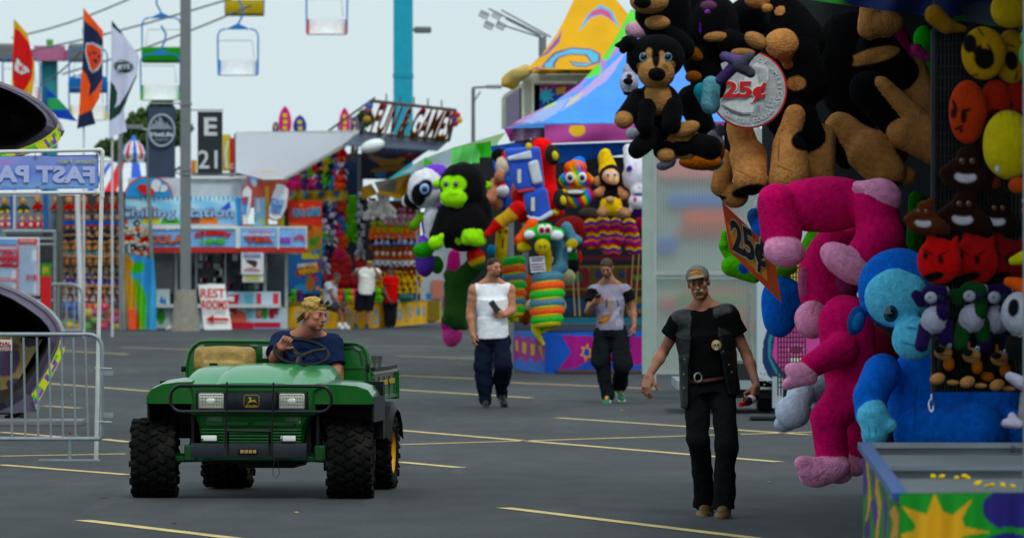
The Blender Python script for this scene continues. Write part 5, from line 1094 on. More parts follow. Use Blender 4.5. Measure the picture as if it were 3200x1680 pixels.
dd_ = dT-.53; A_(wtext('COLA', cN, 290, 972, 95, 440, dd_, paint('4c70b8'), ct, bold=.09)); A_(wtext('COLA', cN, 290, 970, 92, 420, dd_-.03, paint('c87038'), ct, bold=.05))
A_(wtext('CHERRY', cN, 845, 915, 52, 450, dd_, RED, ct, bold=.09, arch=35)); A_(wtext('LIME', cN, 845, 972, 48, 290, dd_-.03, paint('58b038'), ct, bold=.07))
A_(wtext('Fresh Brewed', cN, 1405, 852, 28, 270, dd_, paint('d06070'), ct)); A_(wtext('SOUTHERN', cN, 1385, 888, 28, 370, dd_, paint('e0e4ec'), ct, bold=.04)); A_(wtext('TEA', cN, 1385, 970, 65, 350, dd_, paint('4c4c9c'), ct, bold=.11, arch=10)); A_(wtext('TEA', cN, 1385, 968, 62, 335, dd_-.03, paint('c05030'), ct, bold=.06, arch=10))
A_(wtext('ICE', cN, 1697, 968, 60, 120, dd_, paint('9048a8'), ct, bold=.08)); A_(wtext('WATER', cN, 1858, 960, 60, 125, dd_, paint('b84058'), ct, bold=.05, arch=30))
def scal(x, y): return dT-.5
m = MB().mat(paint('a01828')); n_ = 44
for i in range(n_):
    x0, x1 = -130+i*2075/n_, -130+(i+1)*2075/n_; yb = 1092+4*(i % 2); m.poly([P(cN,x0,1020,dT-.5), P(cN,x1,1020,dT-.5), P(cN,x1,1075,dT-.52), P(cN,(x0+x1)/2,yb,dT-.53), P(cN,x0,1075,dT-.52)], (0,.02,0))
A_(m.build('valance', ct))
A_(boxo('serving_window', cN, 150, 1080, 1720, 1700, dT+.9, .1, paint('4c5256'), ct)); A_(boxo('window_frame', cN, -130, 1060, 150, 1700, dT+.3, .2, GREY, ct))
for x0, x1 in ((395,430),(640,660),(980,1000),(1440,1475),(1690,1725)): A_(boxo('window_post', cN, x0, 1080, x1, 1720, dT+.2, .15, paint('a8aeb0'), ct))
A_(boxo('interior_shelf', cN, 170, 1140, 400, 1150, dT+.7, .15, GREY, ct)); A_(boxo('inner_panel', cN, 170, 1160, 380, 1560, dT+.8, .08, paint('8a8e8c'), ct))
rs = np.random.RandomState(11)
for i in range(60):
    x = rs.uniform(600, 1440); y = rs.choice([1180,1270,1350,1430,1520,1600]); w_ = rs.uniform(30,80); h_ = rs.uniform(45,95); c = ['c8ccc8','9aa0a4','3a4048','c8c8bc','6a7078','8a3844','4a6a48','d0d4d4','242a30'][rs.randint(9)]
    o = boxo('stock_box', cN, x, y-h_, x+w_, y, dT+.72, .1, paint(c)); tag(o, 'small goods on the shelves inside the concession window', 'goods', 'goods inside the concession window')
A_(boxo('counter', cN, -130, 1690, 1640, 1730, dT-.2, .5, paint('c8cccc'), ct)); A_(boxo('lower_wall', cN, -130, 1730, 1720, 2040, dT+.1, .3, paint('b8c4cc'), ct))
# posters on the lower wall and hanging
pf = lambda lab, x0, y0, x1, y1, base_, shapes, d=dT, nm='poster': tag(sheet(nm, cC, [(x0,y0),(x0,y1)], [(x1,y0),(x1,y1)], d, base_, shapes, 60, 60, back=.02), lab, 'poster')
p1 = pf('poster of a red cup below the trailer counter', 650, 110, 800, 318, 'a8c8dc', [(oval(715,270,60,55),'c86858'),([(655,125),(720,125),(700,240),(655,215)],'b82c3c'),([(655,135),(690,135),(690,165),(655,160)],'d8e0e4'),([(745,118),(795,118),(785,260),(760,280)],'7cb8c8'),([(650,282),(800,282),(800,320),(650,320)],'b02840')])
p2 = pf('poster with coloured ice bottles below the trailer counter', 800, 110, 950, 318, 'b8ccd8', [([(815,120),(840,120),(845,260),(812,260)],'c04858'),(oval(860,230,18,35),'4aa048'),(oval(900,235,18,30),'c03848'),([(905,118),(940,118),(936,240),(910,240)],'c84858'),(oval(830,220,12,30),'d8a080'),([(800,282),(950,282),(950,312),(800,312)],'b02840'),([(800,312),(950,312),(950,320),(800,320)],'80a8d8')])
p3 = pf('small poster left of the concrete pole base', 250, 95, 325, 315, 'b8c8cc', [([(265,170),(280,130),(290,160),(300,140),(310,190)],'3a70a8'),(oval(275,250,25,45),'4c9848')])
ps = tag(sheet('hanging_menu', cN, *q4(1180,1085,1440,1340), dT-.55, 'd4d8dc', [([(1230,1165),(1350,1175),(1370,1200),(1360,1245),(1330,1260),(1290,1230),(1240,1200)],'3a2c2c')], 50, 50, back=.02), 'white hanging menu card with a dark chocolate ice cream drawing', 'sign')
for s_, y, h_, w_, c in (('Chocolate', 1110, 22, 200, '7080b0'), ('Cheesecake', 1142, 28, 210, '5060a0'), ('Dipped in', 1272, 16, 110, 'b05060'), ('Chocolate', 1300, 22, 190, 'b04050')): o = wtext(s_, cN, 1305, y, h_, w_, dT-.56, paint(c), ps); o.location = -ps.location
o = tag(boxo('hanging_card', cN, 1195, 1340, 1440, 1430, dT-.5, .02, paint('d8d8d0')), 'small yellow and white price card under the chocolate menu', 'sign'); wtext('FROZEN', cN, 1305, 1370, 24, 150, dT-.51, paint('d0b820'), o, bold=.04); wtext('BANANAS', cN, 1305, 1405, 24, 180, dT-.51, paint('c8c030'), o, bold=.04)
# bottle-shaped signs
for lab, ou, dx in (('bottle shaped white and red sign with ICE letters, upright one', [(1255,285),(1310,340),(1305,450),(1285,600),(1250,690),(1240,770),(1195,770),(1190,690),(1175,600),(1180,420),(1200,330)], 0), ('tilted bottle shaped white and red sign with ICE letters', [(1570,330),(1590,265),(1690,275),(1745,340),(1740,430),(1720,560),(1640,700),(1560,715),(1490,680),(1495,560),(1530,420)], 1)):
    c0 = (sum(p[0] for p in ou)/len(ou), sum(p[1] for p in ou)/len(ou)); inn = [(c0[0]+(x-c0[0])*.88, c0[1]+(y-c0[1])*.93) for x, y in ou]
    o = MB().mat(RED).poly([P(cN,x,y,dT-.3) for x, y in ou], (0,.06,0)).build('bottle_sign'); tag(o, lab, 'sign'); MB().mat(paint('dde2e6')).poly([P(cN,x,y,dT-.33) for x, y in inn], (0,.03,0)).build('sign_face', o)
    if dx: MB().mat(paint('5c9cd0')).poly([P(cN,x,y,dT-.35) for x, y in ((1530,440),(1680,470),(1640,640),(1520,620))], (0,.02,0)).build('label_print', o); wtext('ICE', cN, 1605, 520, 60, 110, dT-.38, paint('b8c4ec'), o, bold=.06); wtext('!', cN, 1580, 620, 60, 20, dT-.38, RED, o, bold=.08)
    else: MB().mat(paint('5c9cd0')).poly([P(cN,x,y,dT-.35) for x, y in ((1190,430),(1265,430),(1240,640),(1190,640))], (0,.02,0)).build('label_print', o); wtext('ICE', cN, 1225, 500, 70, 60, dT-.38, paint('b83048'), o, bold=.06)
cup = empty('giant_cup', P(cN,1460,780,dT+.2), 'giant pink and yellow drink cup standing on the concession roof', 'display'); ro = -cup.location
A_(MB().mat(paint('cc6a60')).lathe([(0,0),(.40,0),(.46,.62),(0,.62)], P(cN,1465,560,dT+.6), n=24).build('cup_body', cup, smooth=True)); A_(MB().mat(paint('c4746c')).lathe([(0,.62),(.5,.62),(.51,.66),(.51,.9),(0,.9)], P(cN,1480,560,dT+.6), n=24).mat(paint('bcb850')).box(P(cN,1510,185,dT+.1), (.16,.03,.12), bev=.02).build('cup_lid', cup, smooth=True))
A_(sheet('cup_print', cN, *q4(1330,440,1460,770), dT+.0, '90bcdc', [(oval(1335,690,22,40),'60a848'),(oval(1425,715,22,40),'c0bc50'),([(1360,450),(1390,450),(1400,600),(1360,620)],'d0dce4')], 40, 40, parent=cup)); A_(boxo('yellow_panel', cN, 1460, 310, 1500, 780, dT+.1, .05, paint('c8b040'), cup)); A_(boxo('side_print', cN, 1600, 480, 1680, 775, dT+.2, .05, paint('a8a040'), cup))
A_(MB().mat(paint('5aa0dc')).poly([P(cN,x,y,dT-.1) for x, y in oval(1320,240,48,75,-12)], (0,.05,0)).mat(paint('dce4ea')).poly([P(cN,x,y,dT-.13) for x, y in oval(1325,260,26,55,-20)], (0,.03,0)).build('drip_print', cup))
# yellow flags / surfboards
def board(crop, cx_, y0, y1, w_, d, c, lab, s_):
    o = MB().mat(paint(c)).poly([P(crop,cx_+w_*.5*math.sin(PI*t)**.6*(1 if k_ == 0 else -1), y0+(y1-y0)*tt, d) for k_, rng in ((0, range(0,9)), (1, range(8,0,-1))) for t0 in rng for t in [t0/10] for tt in [t0/8]], (0,.08,0)).build('surfboard'); tag(o, lab, 'surfboard', 'surfboards on the stall roofs')
    MB().mat(paint('e8d0e0')).poly([P(crop,cx_+w_*.56*math.sin(PI*t)**.6*(1 if k_ == 0 else -1), y0-4+(y1-y0+4)*tt, d+.05) for k_, rng in ((0, range(0,9)), (1, range(8,0,-1))) for t0 in rng for t in [t0/10] for tt in [t0/8]], (0,.08,0)).build('board_rail', o)
    m = MB().mat(paint('d8c030')); 
    for i in range(s_): wbox(m, crop, cx_-w_*.18+4*(i % 2), y0+(y1-y0)*(.28+.7*i/s_), cx_+w_*.16+4*(i % 2), y0+(y1-y0)*(.28+.7*(i+.62)/s_), d-.02, .02)
    m.build('board_print', o)
board(cD,460,800,1003,92,160,'c83c78','tall pink surfboard with yellow print on the white roof',3); board(cD,572,868,1003,96,160.4,'2c3c94','blue surfboard with yellow print on the white roof',2); board(cD,390,918,1003,48,160.6,'2c3480','narrow dark blue surfboard left of the pink one',1)
board(cD,910,812,1003,78,160,'c83c78','pink surfboard half hidden by leaves',3); board(cD,984,878,1003,56,160.4,'2c3480','small dark blue surfboard beside the leaves',2)
o = MB().mat(paint('e0703c')).poly([P(cD,x,y,120) for x, y in ((1648,1150),(1625,1245),(1658,1245))], (0,.05,0)).build('orange_pennant'); tag(o, 'small orange pennant above the plush gorilla', 'flag')
# white raised awning and the stall behind it
aw = MB().mat(mat('awning_fabric', 'eceef2', 1., var=.04, trans=.8)).poly([P(cD,88,1010,147.80), P(cD,1012,996,148.08), P(cD,905,1098,146.04), P(cD,455,1352,140.96), P(cD,300,1352,140.96), P(cD,88,1300,142.00)], (0,.1,.05)).build('raised_awning'); tag(aw, 'large white raised awning panel slanting over the game stall', 'awning')
MB().mat(paint('a8aaa8')).tube([P(cD,88,1010,147.9), P(cD,1012,996,147.9), P(cD,905,1098,140.9), P(cD,455,1352,140.9)], .05, 6).build('awning_frame', aw); MB().mat(paint('5a5450')).cyl(P(cD,88,1008,147.8), P(cD,85,1300,147.8), .04).build('awning_strut', aw)
for x, c, lab in ((20,'c8b020','yellow standing sign board left of the awning'),(60,'c02838','red lettered sign strip next to the white awning')):
    o = tag(boxo('roof_sign', cD, x-30 if x < 30 else 45, 1015 if x < 30 else 1040, x+30 if x < 30 else 85, 1290, 149, .06, paint(c)), lab, 'sign')
    if x > 30: wtext('O', cD, 62, 1272, 40, 36, 148.9, paint('e8c8c8'), o)
    else: MB().mat(paint('d8d8c0')).tube([P(cD,32,1060,148.9), P(cD,12,1160,148.9), P(cD,18,1270,148.9)], .04, 6).build('white_edge', o)
o = tag(boxo('dark_girder', cN, 600, 150, 1280, 185, 145, .3, paint('2a2c30')), 'dark roof girder under the white awning', 'girder'); boxo('girder_block', cN, 1040, 130, 1090, 200, 144.9, .3, paint('4a4a48'), o)
o = boxo('red_yellow_banner', cN, 600, 0, 655, 155, 146, .1, paint('c0a020')); tag(o, 'strip of a red and yellow banner behind the bay sign', 'banner'); boxo('red_edge', cN, 596, 0, 615, 155, 145.95, .04, RED, o)
# ---- game stall with hollow letter sign
dS = 150.
gs = empty('game_stall', P(cE, 560, 1230, 146), 'open fronted game stall with a dark blue inner roof', 'stall'); gs.location.z = 0; ro = -gs.location
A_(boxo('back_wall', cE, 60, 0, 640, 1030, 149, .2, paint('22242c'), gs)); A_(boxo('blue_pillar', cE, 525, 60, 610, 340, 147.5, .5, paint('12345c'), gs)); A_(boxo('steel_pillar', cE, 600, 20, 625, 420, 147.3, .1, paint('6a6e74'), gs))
A_(MB().mat(paint('1c2c44')).poly([P(cD,900,1098,140.5), P(cD,1030,1002,147), P(cD,1698,1062,147), P(cD,1610,1140,141)], (0,.1,.04)).build('inner_roof', gs))
A_(sheet('painted_gable', cD, [(1035,1100),(1035,1352)], [(1640,1060),(1240,1352)], 147.5, '241c30', [([(1050,1090),(1650,1080),(1560,1180),(1300,1150),(1150,1190),(1060,1200)], '38202c'), (oval(1190,1210,110,28,12),'1c5070'), (oval(1260,1270,160,22,-8),'7a5a18'), ([(1080,1160),(1200,1200),(1290,1200),(1420,1150),(1330,1240),(1180,1250)],'8a6a20'), (oval(1120,1120,70,18),'6c2430'), (oval(1400,1180,60,16),'702030'), ([(1350,1280),(1480,1190),(1560,1180),(1300,1340)],'806014'), (oval(1180,1320,45,25),'18607c')], 120, 60, parent=gs, back=.05))
A_(wtext('FUN & GAMES', cD, 1345, 1150, 30, 380, 147.4, paint('184c70'), gs, bold=.05, slope=.03))
A_(sheet('yellow_trim', cE, *q4(100,258,535,332), 146.5, '9a8020', [(oval(130+i*108,285,22,26),'3a607c') for i in range(4)], 80, 20, .06, 5, parent=gs))
tl = empty('hollow_letter_sign', P(cD,1380,1040,144), 'slanted wire frame sign with red and gold letters FUN & GAMES', 'sign'); ro = -tl.location
A0, A1, B0, B1 = P(cD,1120,762,143), P(cD,1745,832,143), P(cD,1030,1000,146), P(cD,1695,1058,146)
m = MB().mat(paint('50504c'))
for a, b in ((A0,A1),(B0,B1),(A0,B0),(A1,B1)): m.cyl(a, b, .045, n=6)
for i in range(1, 6): m.cyl(A0.lerp(A1, i/6)+Vector((0,0,.22)), A0.lerp(A1, i/6), .02, n=5)
A_(m.build('sign_frame', tl))
ux = (A1-A0).normalized(); uz = (A0-B0).normalized(); hh = (A0-B0).length
o0 = B0.lerp(B1, .53)+Vector((0,-.12,.03))
for nm_, c, b_, off_, hgt, y_ in (('letters_shadow','c8c8c4',.0,-.04,.96,0),('letters','982c30',.025,-.10,.92,.01)): A_(text('FUN & GAMES', nm_, tl, paint(c) if nm_ != 'letters' else PRINT, o0+Vector((0,off_,0)), ux, uz, hh*hgt, (A1-A0).length*.93, .04, b_, grad=('e0a43c','d8303c')))
for i, (x, y, c) in enumerate(((1755,870,'a83038'),(1770,905,'c8a030'),(1740,930,'882838'),(1745,900,'3a3c88'),(1085,830,'8a4858'),(1095,800,'3a5c9c'),(1080,900,'a08040'))): A_(MB().mat(paint(c)).ell(P(cD,x,y,143), (.1,.06,.09), nu=8, nv=6).build('figure_cutout', tl))
o = MB().mat(paint('50504c')).cyl(P(cD,790,985,150), P(cD,1135,740,143), .03, n=5).build('guy_wire'); tag(o, 'thin stay wire rising to the hollow letter sign', 'wire')
lamp = empty('dish_lamp', P(cD,1120,1100,140), 'white dish lamp hanging under the stall roof', 'lamp'); R_ = rotm(25,-25,0)
MB().mat(paint('e8ecec')).ell((0,0,0), (.31,.2,.16), rotm(0,-18,0)).build('lamp_dish', lamp, smooth=True); MB().mat(STEEL).cyl((.2,0,.1), (.35,0,.3), .03).build('lamp_arm', lamp)
# tall orange poster
po = sheet('game_poster', cE, *q4(118,330,352,988), 143.5, 'c8452c', [([(100,480),(360,520),(360,650),(100,700)],'c87828'),([(100,640),(360,640),(360,760),(100,760)],'8a8438'),([(110,700),(360,740),(360,990),(110,990)],'1c5c94'),([(180,690),(200,690),(200,760),(180,760)],'2060a0'),([(210,700),(330,700),(330,740),(210,740)],'c0b030'),(star(325,690,28,12),'2c6cb0'),(star(290,700,20,9),'2c6cb0'),(oval(205,950,50,35),'2c88bc'),(oval(268,920,32,48),'9a6834'),(oval(268,860,20,18),'9a6834'),(star(322,945,22,10),'d89030'),(oval(290,860,16,14),'b82838'),(oval(320,852,14,14),'3058b0'),(oval(312,885,16,14),'b02850'),(star(205,360,16,7),'d8a030'),(star(290,375,14,6),'d8a030'),
    (oval(270,560,28,55),'a86838'),(oval(262,520,22,20),'7a4428'),(oval(290,620,32,26),'3c7c34'),(oval(318,600,20,30),'588838'),([(165,830),(240,770),(340,760),(340,815),(250,850),(175,865)],'a82030')], 110, 220, back=.04)
tag(po, 'tall orange and blue game poster at the left of the stall', 'poster')
for s_, cx_, y, h_, w_, c, sl_ in (('FUN & GAMES', 242, 440, 60, 200, '5098b8', .06), ('EVERYONE', 250, 795, 26, 140, 'd8d0c0', .1), ('WINNER', 258, 842, 40, 150, 'd8a830', .18)): o = wtext(s_, cE, cx_, y, h_, w_, 143.47, paint(c), po, bold=.05, slope=sl_); o.location = -po.location
# coloured hanging plush columns
CM = {'cpink':('d84878','d84878'),'corange':('d86030','d86030'),'cgreen':('6cb83c','58a030'),'cred':('b02430','b02430'),'cwhite':('c0c0c8','7c7c88'),'cpurple':('5c3878','40285c'),'cblue':('3080b0','2870a0'),'cdark':('201c28','383440'),'cyellow':('c0a028','c0a028')}
cn_ = {'cpink':'pink','corange':'orange','cgreen':'lime green','cred':'red','cwhite':'grey and white','cpurple':'purple','cblue':'blue','cdark':'black','cyellow':'yellow'}
for k_, (a, b) in CM.items(): defm(k_, 'hanging_plush', 'x', 'plush toy', 'g', a, b, a, h=.42, sit=False)
for x, y0, y1, ks, side in ((128,175,240,('cpurple','cpink'),'upper'),(180,140,240,('cyellow','cdark','cpink'),'upper'),(232,110,240,('cpurple','cgreen'),'upper'),(280,80,245,('cpink','cred','cgreen'),'upper'),(330,60,245,('cwhite','cpurple','cdark'),'upper'),(382,30,245,('cgreen','cgreen','cyellow'),'upper'),(432,20,245,('cdark','cpink','cblue'),'upper'),(482,20,245,('cred','corange','cdark','cwhite'),'upper'),
        (380,370,830,('cwhite','cblue','cdark','cpurple','cwhite','cgreen'),'lower'),(425,370,700,('cwhite','cdark','cpurple'),'lower'),(490,360,720,('cpink','corange','corange','cpurple','cblue','cpink','corange','corange'),'lower'),(570,380,640,('cgreen',),'lower'),(640,360,720,('cwhite','cdark','cwhite'),'lower'),(690,400,700,('cdark','cpink','cwhite'),'lower')):
    y = y0; i = 0
    while y <= y1: k_ = ks[i % len(ks)]; place(k_, cE, x, y+20, 146.8, '%s plush hanging in the %s rows of the game stall' % (cn_[k_], side), '%s plush, %s rows of the game stall' % (cn_[k_], side), jit=.05, sc_=1.15); y += 44; i += 1
rb_ = MB().mat(paint('b02430')).ell((0,0,0), (.2,.12,.17), nu=12, nv=8).build('red_cushion', None, smooth=True); tag(rb_, 'round red cushion pinned on the stall wall behind the visitors', 'cushion', 'red cushions behind the visitors'); MINI['rb'] = [rb_, False]
for y in (748, 788, 826, 866, 906):
    for x in (422, 465, 508, 590, 632, 662): 
        if not (560 < x < 600 and y < 900): place('rb', cE, x, y, 146.9, jit=.03)
# prize rows on the right (second, yellow stall)
ys = empty('yellow_stall', P(cE, 860, 1190, 144), 'yellow roofed prize stall with wire racks', 'stall'); ys.location.z = 0; ro = -ys.location
A_(boxo('rack_back', cE, 655, 330, 1045, 1030, 145.4, .1, paint('34343a'), ys)); YC = 'c89818'
A_(MB().mat(paint(YC)).poly([P(cE,632,235,143), P(cE,700,212,144), P(cE,745,285,143), P(cE,632,325,142.8)], (0,.1,0)).poly([P(cE,745,255,142.5), P(cE,870,275,142.4), P(cE,935,310,142.4), P(cE,930,332,142.4), P(cE,850,310,142.4), P(cE,750,285,142.5)], (0,.1,0)).poly([P(cE,870,170,144), P(cE,975,138,144), P(cE,992,200,142.4), P(cE,935,310,142.4), P(cE,870,275,142.4)], (0,.1,0)).build('yellow_canopy', ys))
A_(MB().mat(paint('8a8474')).poly([P(cE,720,200,144.4), P(cE,880,170,144.4), P(cE,870,275,143), P(cE,745,255,143)], (0,.1,0)).build('canopy_frame', ys)); A_(boxo('rack_rail', cE, 860, 345, 1040, 352, 145.2, .05, STEEL, ys))
for x in (1030,): A_(boxo('stall_post', cE, 1015, 340, 1025, 1030, 143, .08, STEEL, ys))
for k_, (a, b, c, be) in {'pbrown':('6a3024','5a281c','6a3024',None),'ppink':('b07890','a05c78','b07890','d0b0b8'),'pgo':('88b840','c86430','d87030',None),'pwb':('9098b0','c0c4d0','5060a0',None),'pbk':('18181c','22222a','8a5030',None),'pow':('8a4420','b06030','8a4420','d8d0c8'),'pwt':('c86428','141418','b0b0b8','e0e0e0'),'pyel':('d0a820','c8a018','d0a820','141414')}.items(): defm(k_, 'prize_plush', 'x', 'plush toy', 'g', a, b, c, belly=be, h=.36)
for y, k_, x0, x1, lab in ((415,'pbrown',870,1015,'dark red brown plush in the top row of the yellow stall'),(455,'ppink',850,1015,'dusty pink plush in the second row of the yellow stall'),(498,'ppink',800,1010,'dusty pink plush in the third row of the yellow stall'),(552,'pgo',720,1035,'green and orange plush in the fourth row of the yellow stall'),(592,'pgo',710,1030,'green and orange plush in the fifth row of the yellow stall'),(640,'pwb',730,1020,'pale blue grey plush in the sixth row of the yellow stall'),(670,'pbk',720,1010,'black plush in the seventh row of the yellow stall'),(720,'pow',735,1020,'rust brown plush in the eighth row of the yellow stall'),
        (785,'pwt',735,1015,'black and white plush in the ninth row of the yellow stall'),(845,'pbrown',760,1010,'dark red brown plush in the lower row of the yellow stall'),(895,'pyel',750,1050,'yellow plush in the upper yellow row'),(935,'pyel',750,1030,'yellow plush in the middle yellow row'),(975,'pyel',760,1010,'yellow plush in the bottom yellow row')):
    x = x0
    while x <= x1: place(k_, cE, x, y+12, 144.9, lab, lab+' group', sc_=1.02); x += 41
# dog plushes under the yellow canopy
defm('wd', 'plush_dog', 'x', 'plush toy', 'g', 'd8d4d0', 'd0ccc8', 'd8d4d0', 'e0e0e0', belly='b8b4b0', h=.8)
place('wd', cE, 800, 470, 143.6, 'large white plush dog with a red collar under the yellow canopy', 'g1', rz=.4); place('wd', cE, 700, 478, 143.8, 'smaller white plush dog lower left of the large one', 'g2', sc_=.75, rz=-.5)
# toys on the counter
for i, (x, k_) in enumerate(((150,'cgreen'),(190,'cpurple'),(375,'cyellow'),(480,'corange'),(505,'cpurple'),(525,'cgreen'),(560,'cyellow'),(590,'cpink'),(750,'cgreen'))): place(k_, cE, x, 1055, 143.2, '%s toy standing on the yellow counter' % cn_[k_], '%s toys on the yellow counter' % cn_[k_], sc_=1.0)
# yellow counter banners
def ctr(lab, eL, eR, d, shp, seed): o = sheet('counter_banner', cE, eL, eR, d, 'd0a414', shp, 120, 24, .05, 6, m=FABRIC, seed=seed); tag(o, lab, 'banner'); return o
ctr('yellow counter banner with blue rings in front of the game stall', [(65,1075),(68,1232)], [(800,1055),(790,1225)], 142.8, [(oval(x,1150,26,52),'5a9cc0') for x in (195,370,540,728)]+[(oval(x,1150,15,36),'c0a438') for x in (195,370,540,728)], 0)
ctr('yellow counter banner with curling blue letters, right of the man in red', [(800,1050),(790,1225)], [(1188,1030),(1190,1180)], lambda x, y: 142.6+(x-800)*.0133, [(oval(900,1130,20,42),'4c88a8'),(oval(975,1115,16,38),'4c88a8'),(oval(1030,1110,14,34),'4c88a8')]+[([(x-6,1070),(x+6,1070),(x+6,1145),(x-6,1145)],'4c88a8') for x in (1070,1110,1150)]+[(oval(900,1130,10,26),'c8a020'),(oval(975,1115,8,24),'c8a020')], 2)
o = boxo('stall_counter', cE, 70, 1040, 800, 1225, 143.1, .8, paint('7a6a30')); tag(o, 'long low counter of the game stall behind the yellow banner', 'counter'); o = boxo('stall_counter', cE, 900, 1035, 1180, 1175, 146.5, .8, paint('7a6a30')); tag(o, 'short counter of the yellow stall', 'counter')
o = boxo('green_tub', cE, 890, 985, 1000, 1040, 144, .6, paint('1c5858'), None, .1); tag(o, 'dark teal tub under the yellow plush rows', 'tub')
# things seen between the plush and the stall
o = boxo('white_tent_wall', cE, 1005, 700, 1200, 1030, 152, .2, paint('a8b0b4')); tag(o, 'white tent wall beyond the yellow banner', 'tent'); boxo('tent_print', cE, 1125, 890, 1200, 1020, 151.9, .05, paint('b87868'), o); o = boxo('blue_bin', cE, 1085, 982, 1122, 1025, 151, .3, paint('2470a0')); tag(o, 'small blue bin by the white tent', 'bin')
o = boxo('teal_roof', cD, 1200, 1285, 1440, 1352, 165, .5, paint('58a8a8')); tag(o, 'teal roof edge between the stalls', 'roof')
# low structures closing the horizon
for i, (x0, x1, y0, c, d) in enumerate(((-50,420,690,'50585c',190),(380,1000,700,'70787c',195),(1000,1420,740,'8a9496',196),(1400,2200,745,'7a8488',240))):
    o = boxo('far_building', cropf(0,0,1), x0, y0, x1, 880, d, 4, paint(c, dirt=.2)); tag(o, ['grey building behind the left toy stand','pale building behind the concession trailer','grey building behind the yellow stall','long low building behind the purple booth'][i], 'building'); o.location.z = 0
# ================================================================ LEFT FOREGROUND: SLIDE, PIPE FRAME, BARRIER
# ---- spiral slide (d = 63)
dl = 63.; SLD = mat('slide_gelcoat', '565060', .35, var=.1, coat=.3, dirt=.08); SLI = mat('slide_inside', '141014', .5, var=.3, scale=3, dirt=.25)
sl_ = empty('spiral_slide', (P(cL,60,1100,dl).x-.6, dl, 0), 'dark purple fibreglass spiral slide with a chequered edge', 'slide'); ro = -sl_.location
def A_(o): o.location = ro; return o
def chute(outer, inner, nm, deep):
    """rim between two outlines, with a hollow behind it"""
    n = len(outer); po = [P(c, x, y, dl) for c, x, y in outer]; pi_ = [P(c, x, y, dl-.12) for c, x, y in inner]; m = MB().mat(SLD)
    for i in range(n-1):
        for a, b, c_, d_ in ((po[i], po[i+1], pi_[i+1], pi_[i]),): m.poly([a, b, c_, d_])
        m.poly([po[i], po[i+1], po[i+1]+Vector((0,.9,0)), po[i]+Vector((0,.9,0))])
    A_(m.build('rim', sl_, smooth=True, angle=60)); A_(MB().mat(SLD).tube(po, .035, 8).build('rim_roll', sl_, smooth=True))
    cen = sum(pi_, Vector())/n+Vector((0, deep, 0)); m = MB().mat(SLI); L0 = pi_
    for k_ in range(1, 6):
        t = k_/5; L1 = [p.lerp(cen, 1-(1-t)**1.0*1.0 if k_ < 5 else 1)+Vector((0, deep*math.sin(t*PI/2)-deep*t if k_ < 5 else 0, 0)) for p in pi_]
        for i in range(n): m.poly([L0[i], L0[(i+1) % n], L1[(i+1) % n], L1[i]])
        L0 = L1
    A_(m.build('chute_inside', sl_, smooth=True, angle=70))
A = [(cA,x,y) for x, y in ((-420,560),(-200,590),(0,638),(100,675),(200,722),(300,785),(370,850),(415,915),(440,975),(425,1010),(370,1060),(260,1120),(120,1165),(-60,1180),(-300,1190))]
B = [(cA,x,y) for x, y in ((-420,600),(-200,620),(0,655),(90,690),(180,735),(265,795),(325,850),(352,900),(350,945),(325,985),(280,1020),(190,1080),(90,1135),(-60,1160),(-300,1165))]
chute(A, B, 'upper', 1.4)
A = [(cL,x,y) for x, y in ((-300,280),(-100,320),(0,345),(80,375),(180,430),(260,490),(305,545),(328,600),(322,660),(290,740),(240,850),(190,930),(165,985),(60,1040),(-200,1045))]
B = [(cL,x,y) for x, y in ((-300,330),(-100,365),(0,385),(70,415),(150,465),(225,520),(265,565),(285,605),(280,650),(250,720),(205,800),(145,890),(90,930),(20,990),(-200,1000))]
chute(A, B, 'lower', 1.4)
A_(sheet('mottled_inside', cL, [(-200,560),(-200,1010)], [(235,640),(60,940)], lambda x, y: dl+.28, '8a7c58', [(oval(40,760,70,90,20),'4a4058'),(oval(120,900,90,40,10),'3a3448'),(oval(20,680,90,30),'5c5048'),(oval(170,640,60,40),'2a2430'),(oval(-60,950,120,40),'5c6c68')], 40, 40, .05, 1.5, parent=sl_))  # yellowish sheet with darker ovals inside the lower chute
def strip(crop, up, lo, nm):             # chequered printed edge
    m = MB(); cols = [paint('c8cc30'), paint('58b840'), paint('6a3c90'), paint('c8cc30'), paint('7a5090'), paint('58b840')]; n = len(up); rs = random.Random(4)
    for i in range(n-1):
        for s_ in range(3):
            for r_ in range(2):
                def pt(t, v): a = (up[i][0]*(1-t)+up[i+1][0]*t, up[i][1]*(1-t)+up[i+1][1]*t); b = (lo[i][0]*(1-t)+lo[i+1][0]*t, lo[i][1]*(1-t)+lo[i+1][1]*t); return P(crop, a[0]*(1-v)+b[0]*v, a[1]*(1-v)+b[1]*v, dl-.13)
                m.mat(cols[(i*3+s_*2+r_*3+rs.randrange(2)) % 6]); m.poly([pt(s_/3, .12+r_*.4), pt((s_+1)/3, .12+r_*.4), pt((s_+1)/3, .52+r_*.4), pt(s_/3, .52+r_*.4)])
        m.mat(cols[0])
        for v0, v1 in ((0,.12),(.92,1.)): m.poly([P(crop, up[i+a_][0]*(1-v)+lo[i+a_][0]*v, up[i+a_][1]*(1-v)+lo[i+a_][1]*v, dl-.132) for a_, v in ((0,v0),(1,v0),(1,v1),(0,v1))])
    A_(m.build(nm, sl_))
strip(cA, [(440,930),(425,965),(385,1005),(320,1050),(230,1095),(100,1140),(-60,1165),(-300,1180)], [(458,1000),(456,1050),(420,1095),(370,1125),(260,1150),(120,1172),(-60,1205),(-300,1220)], 'chequered_edge')
strip(cL, [(335,640),(322,690),(285,770),(240,850),(205,910),(176,945)], [(362,680),(352,720),(312,800),(270,880),(235,950),(200,1010)], 'chequered_edge')
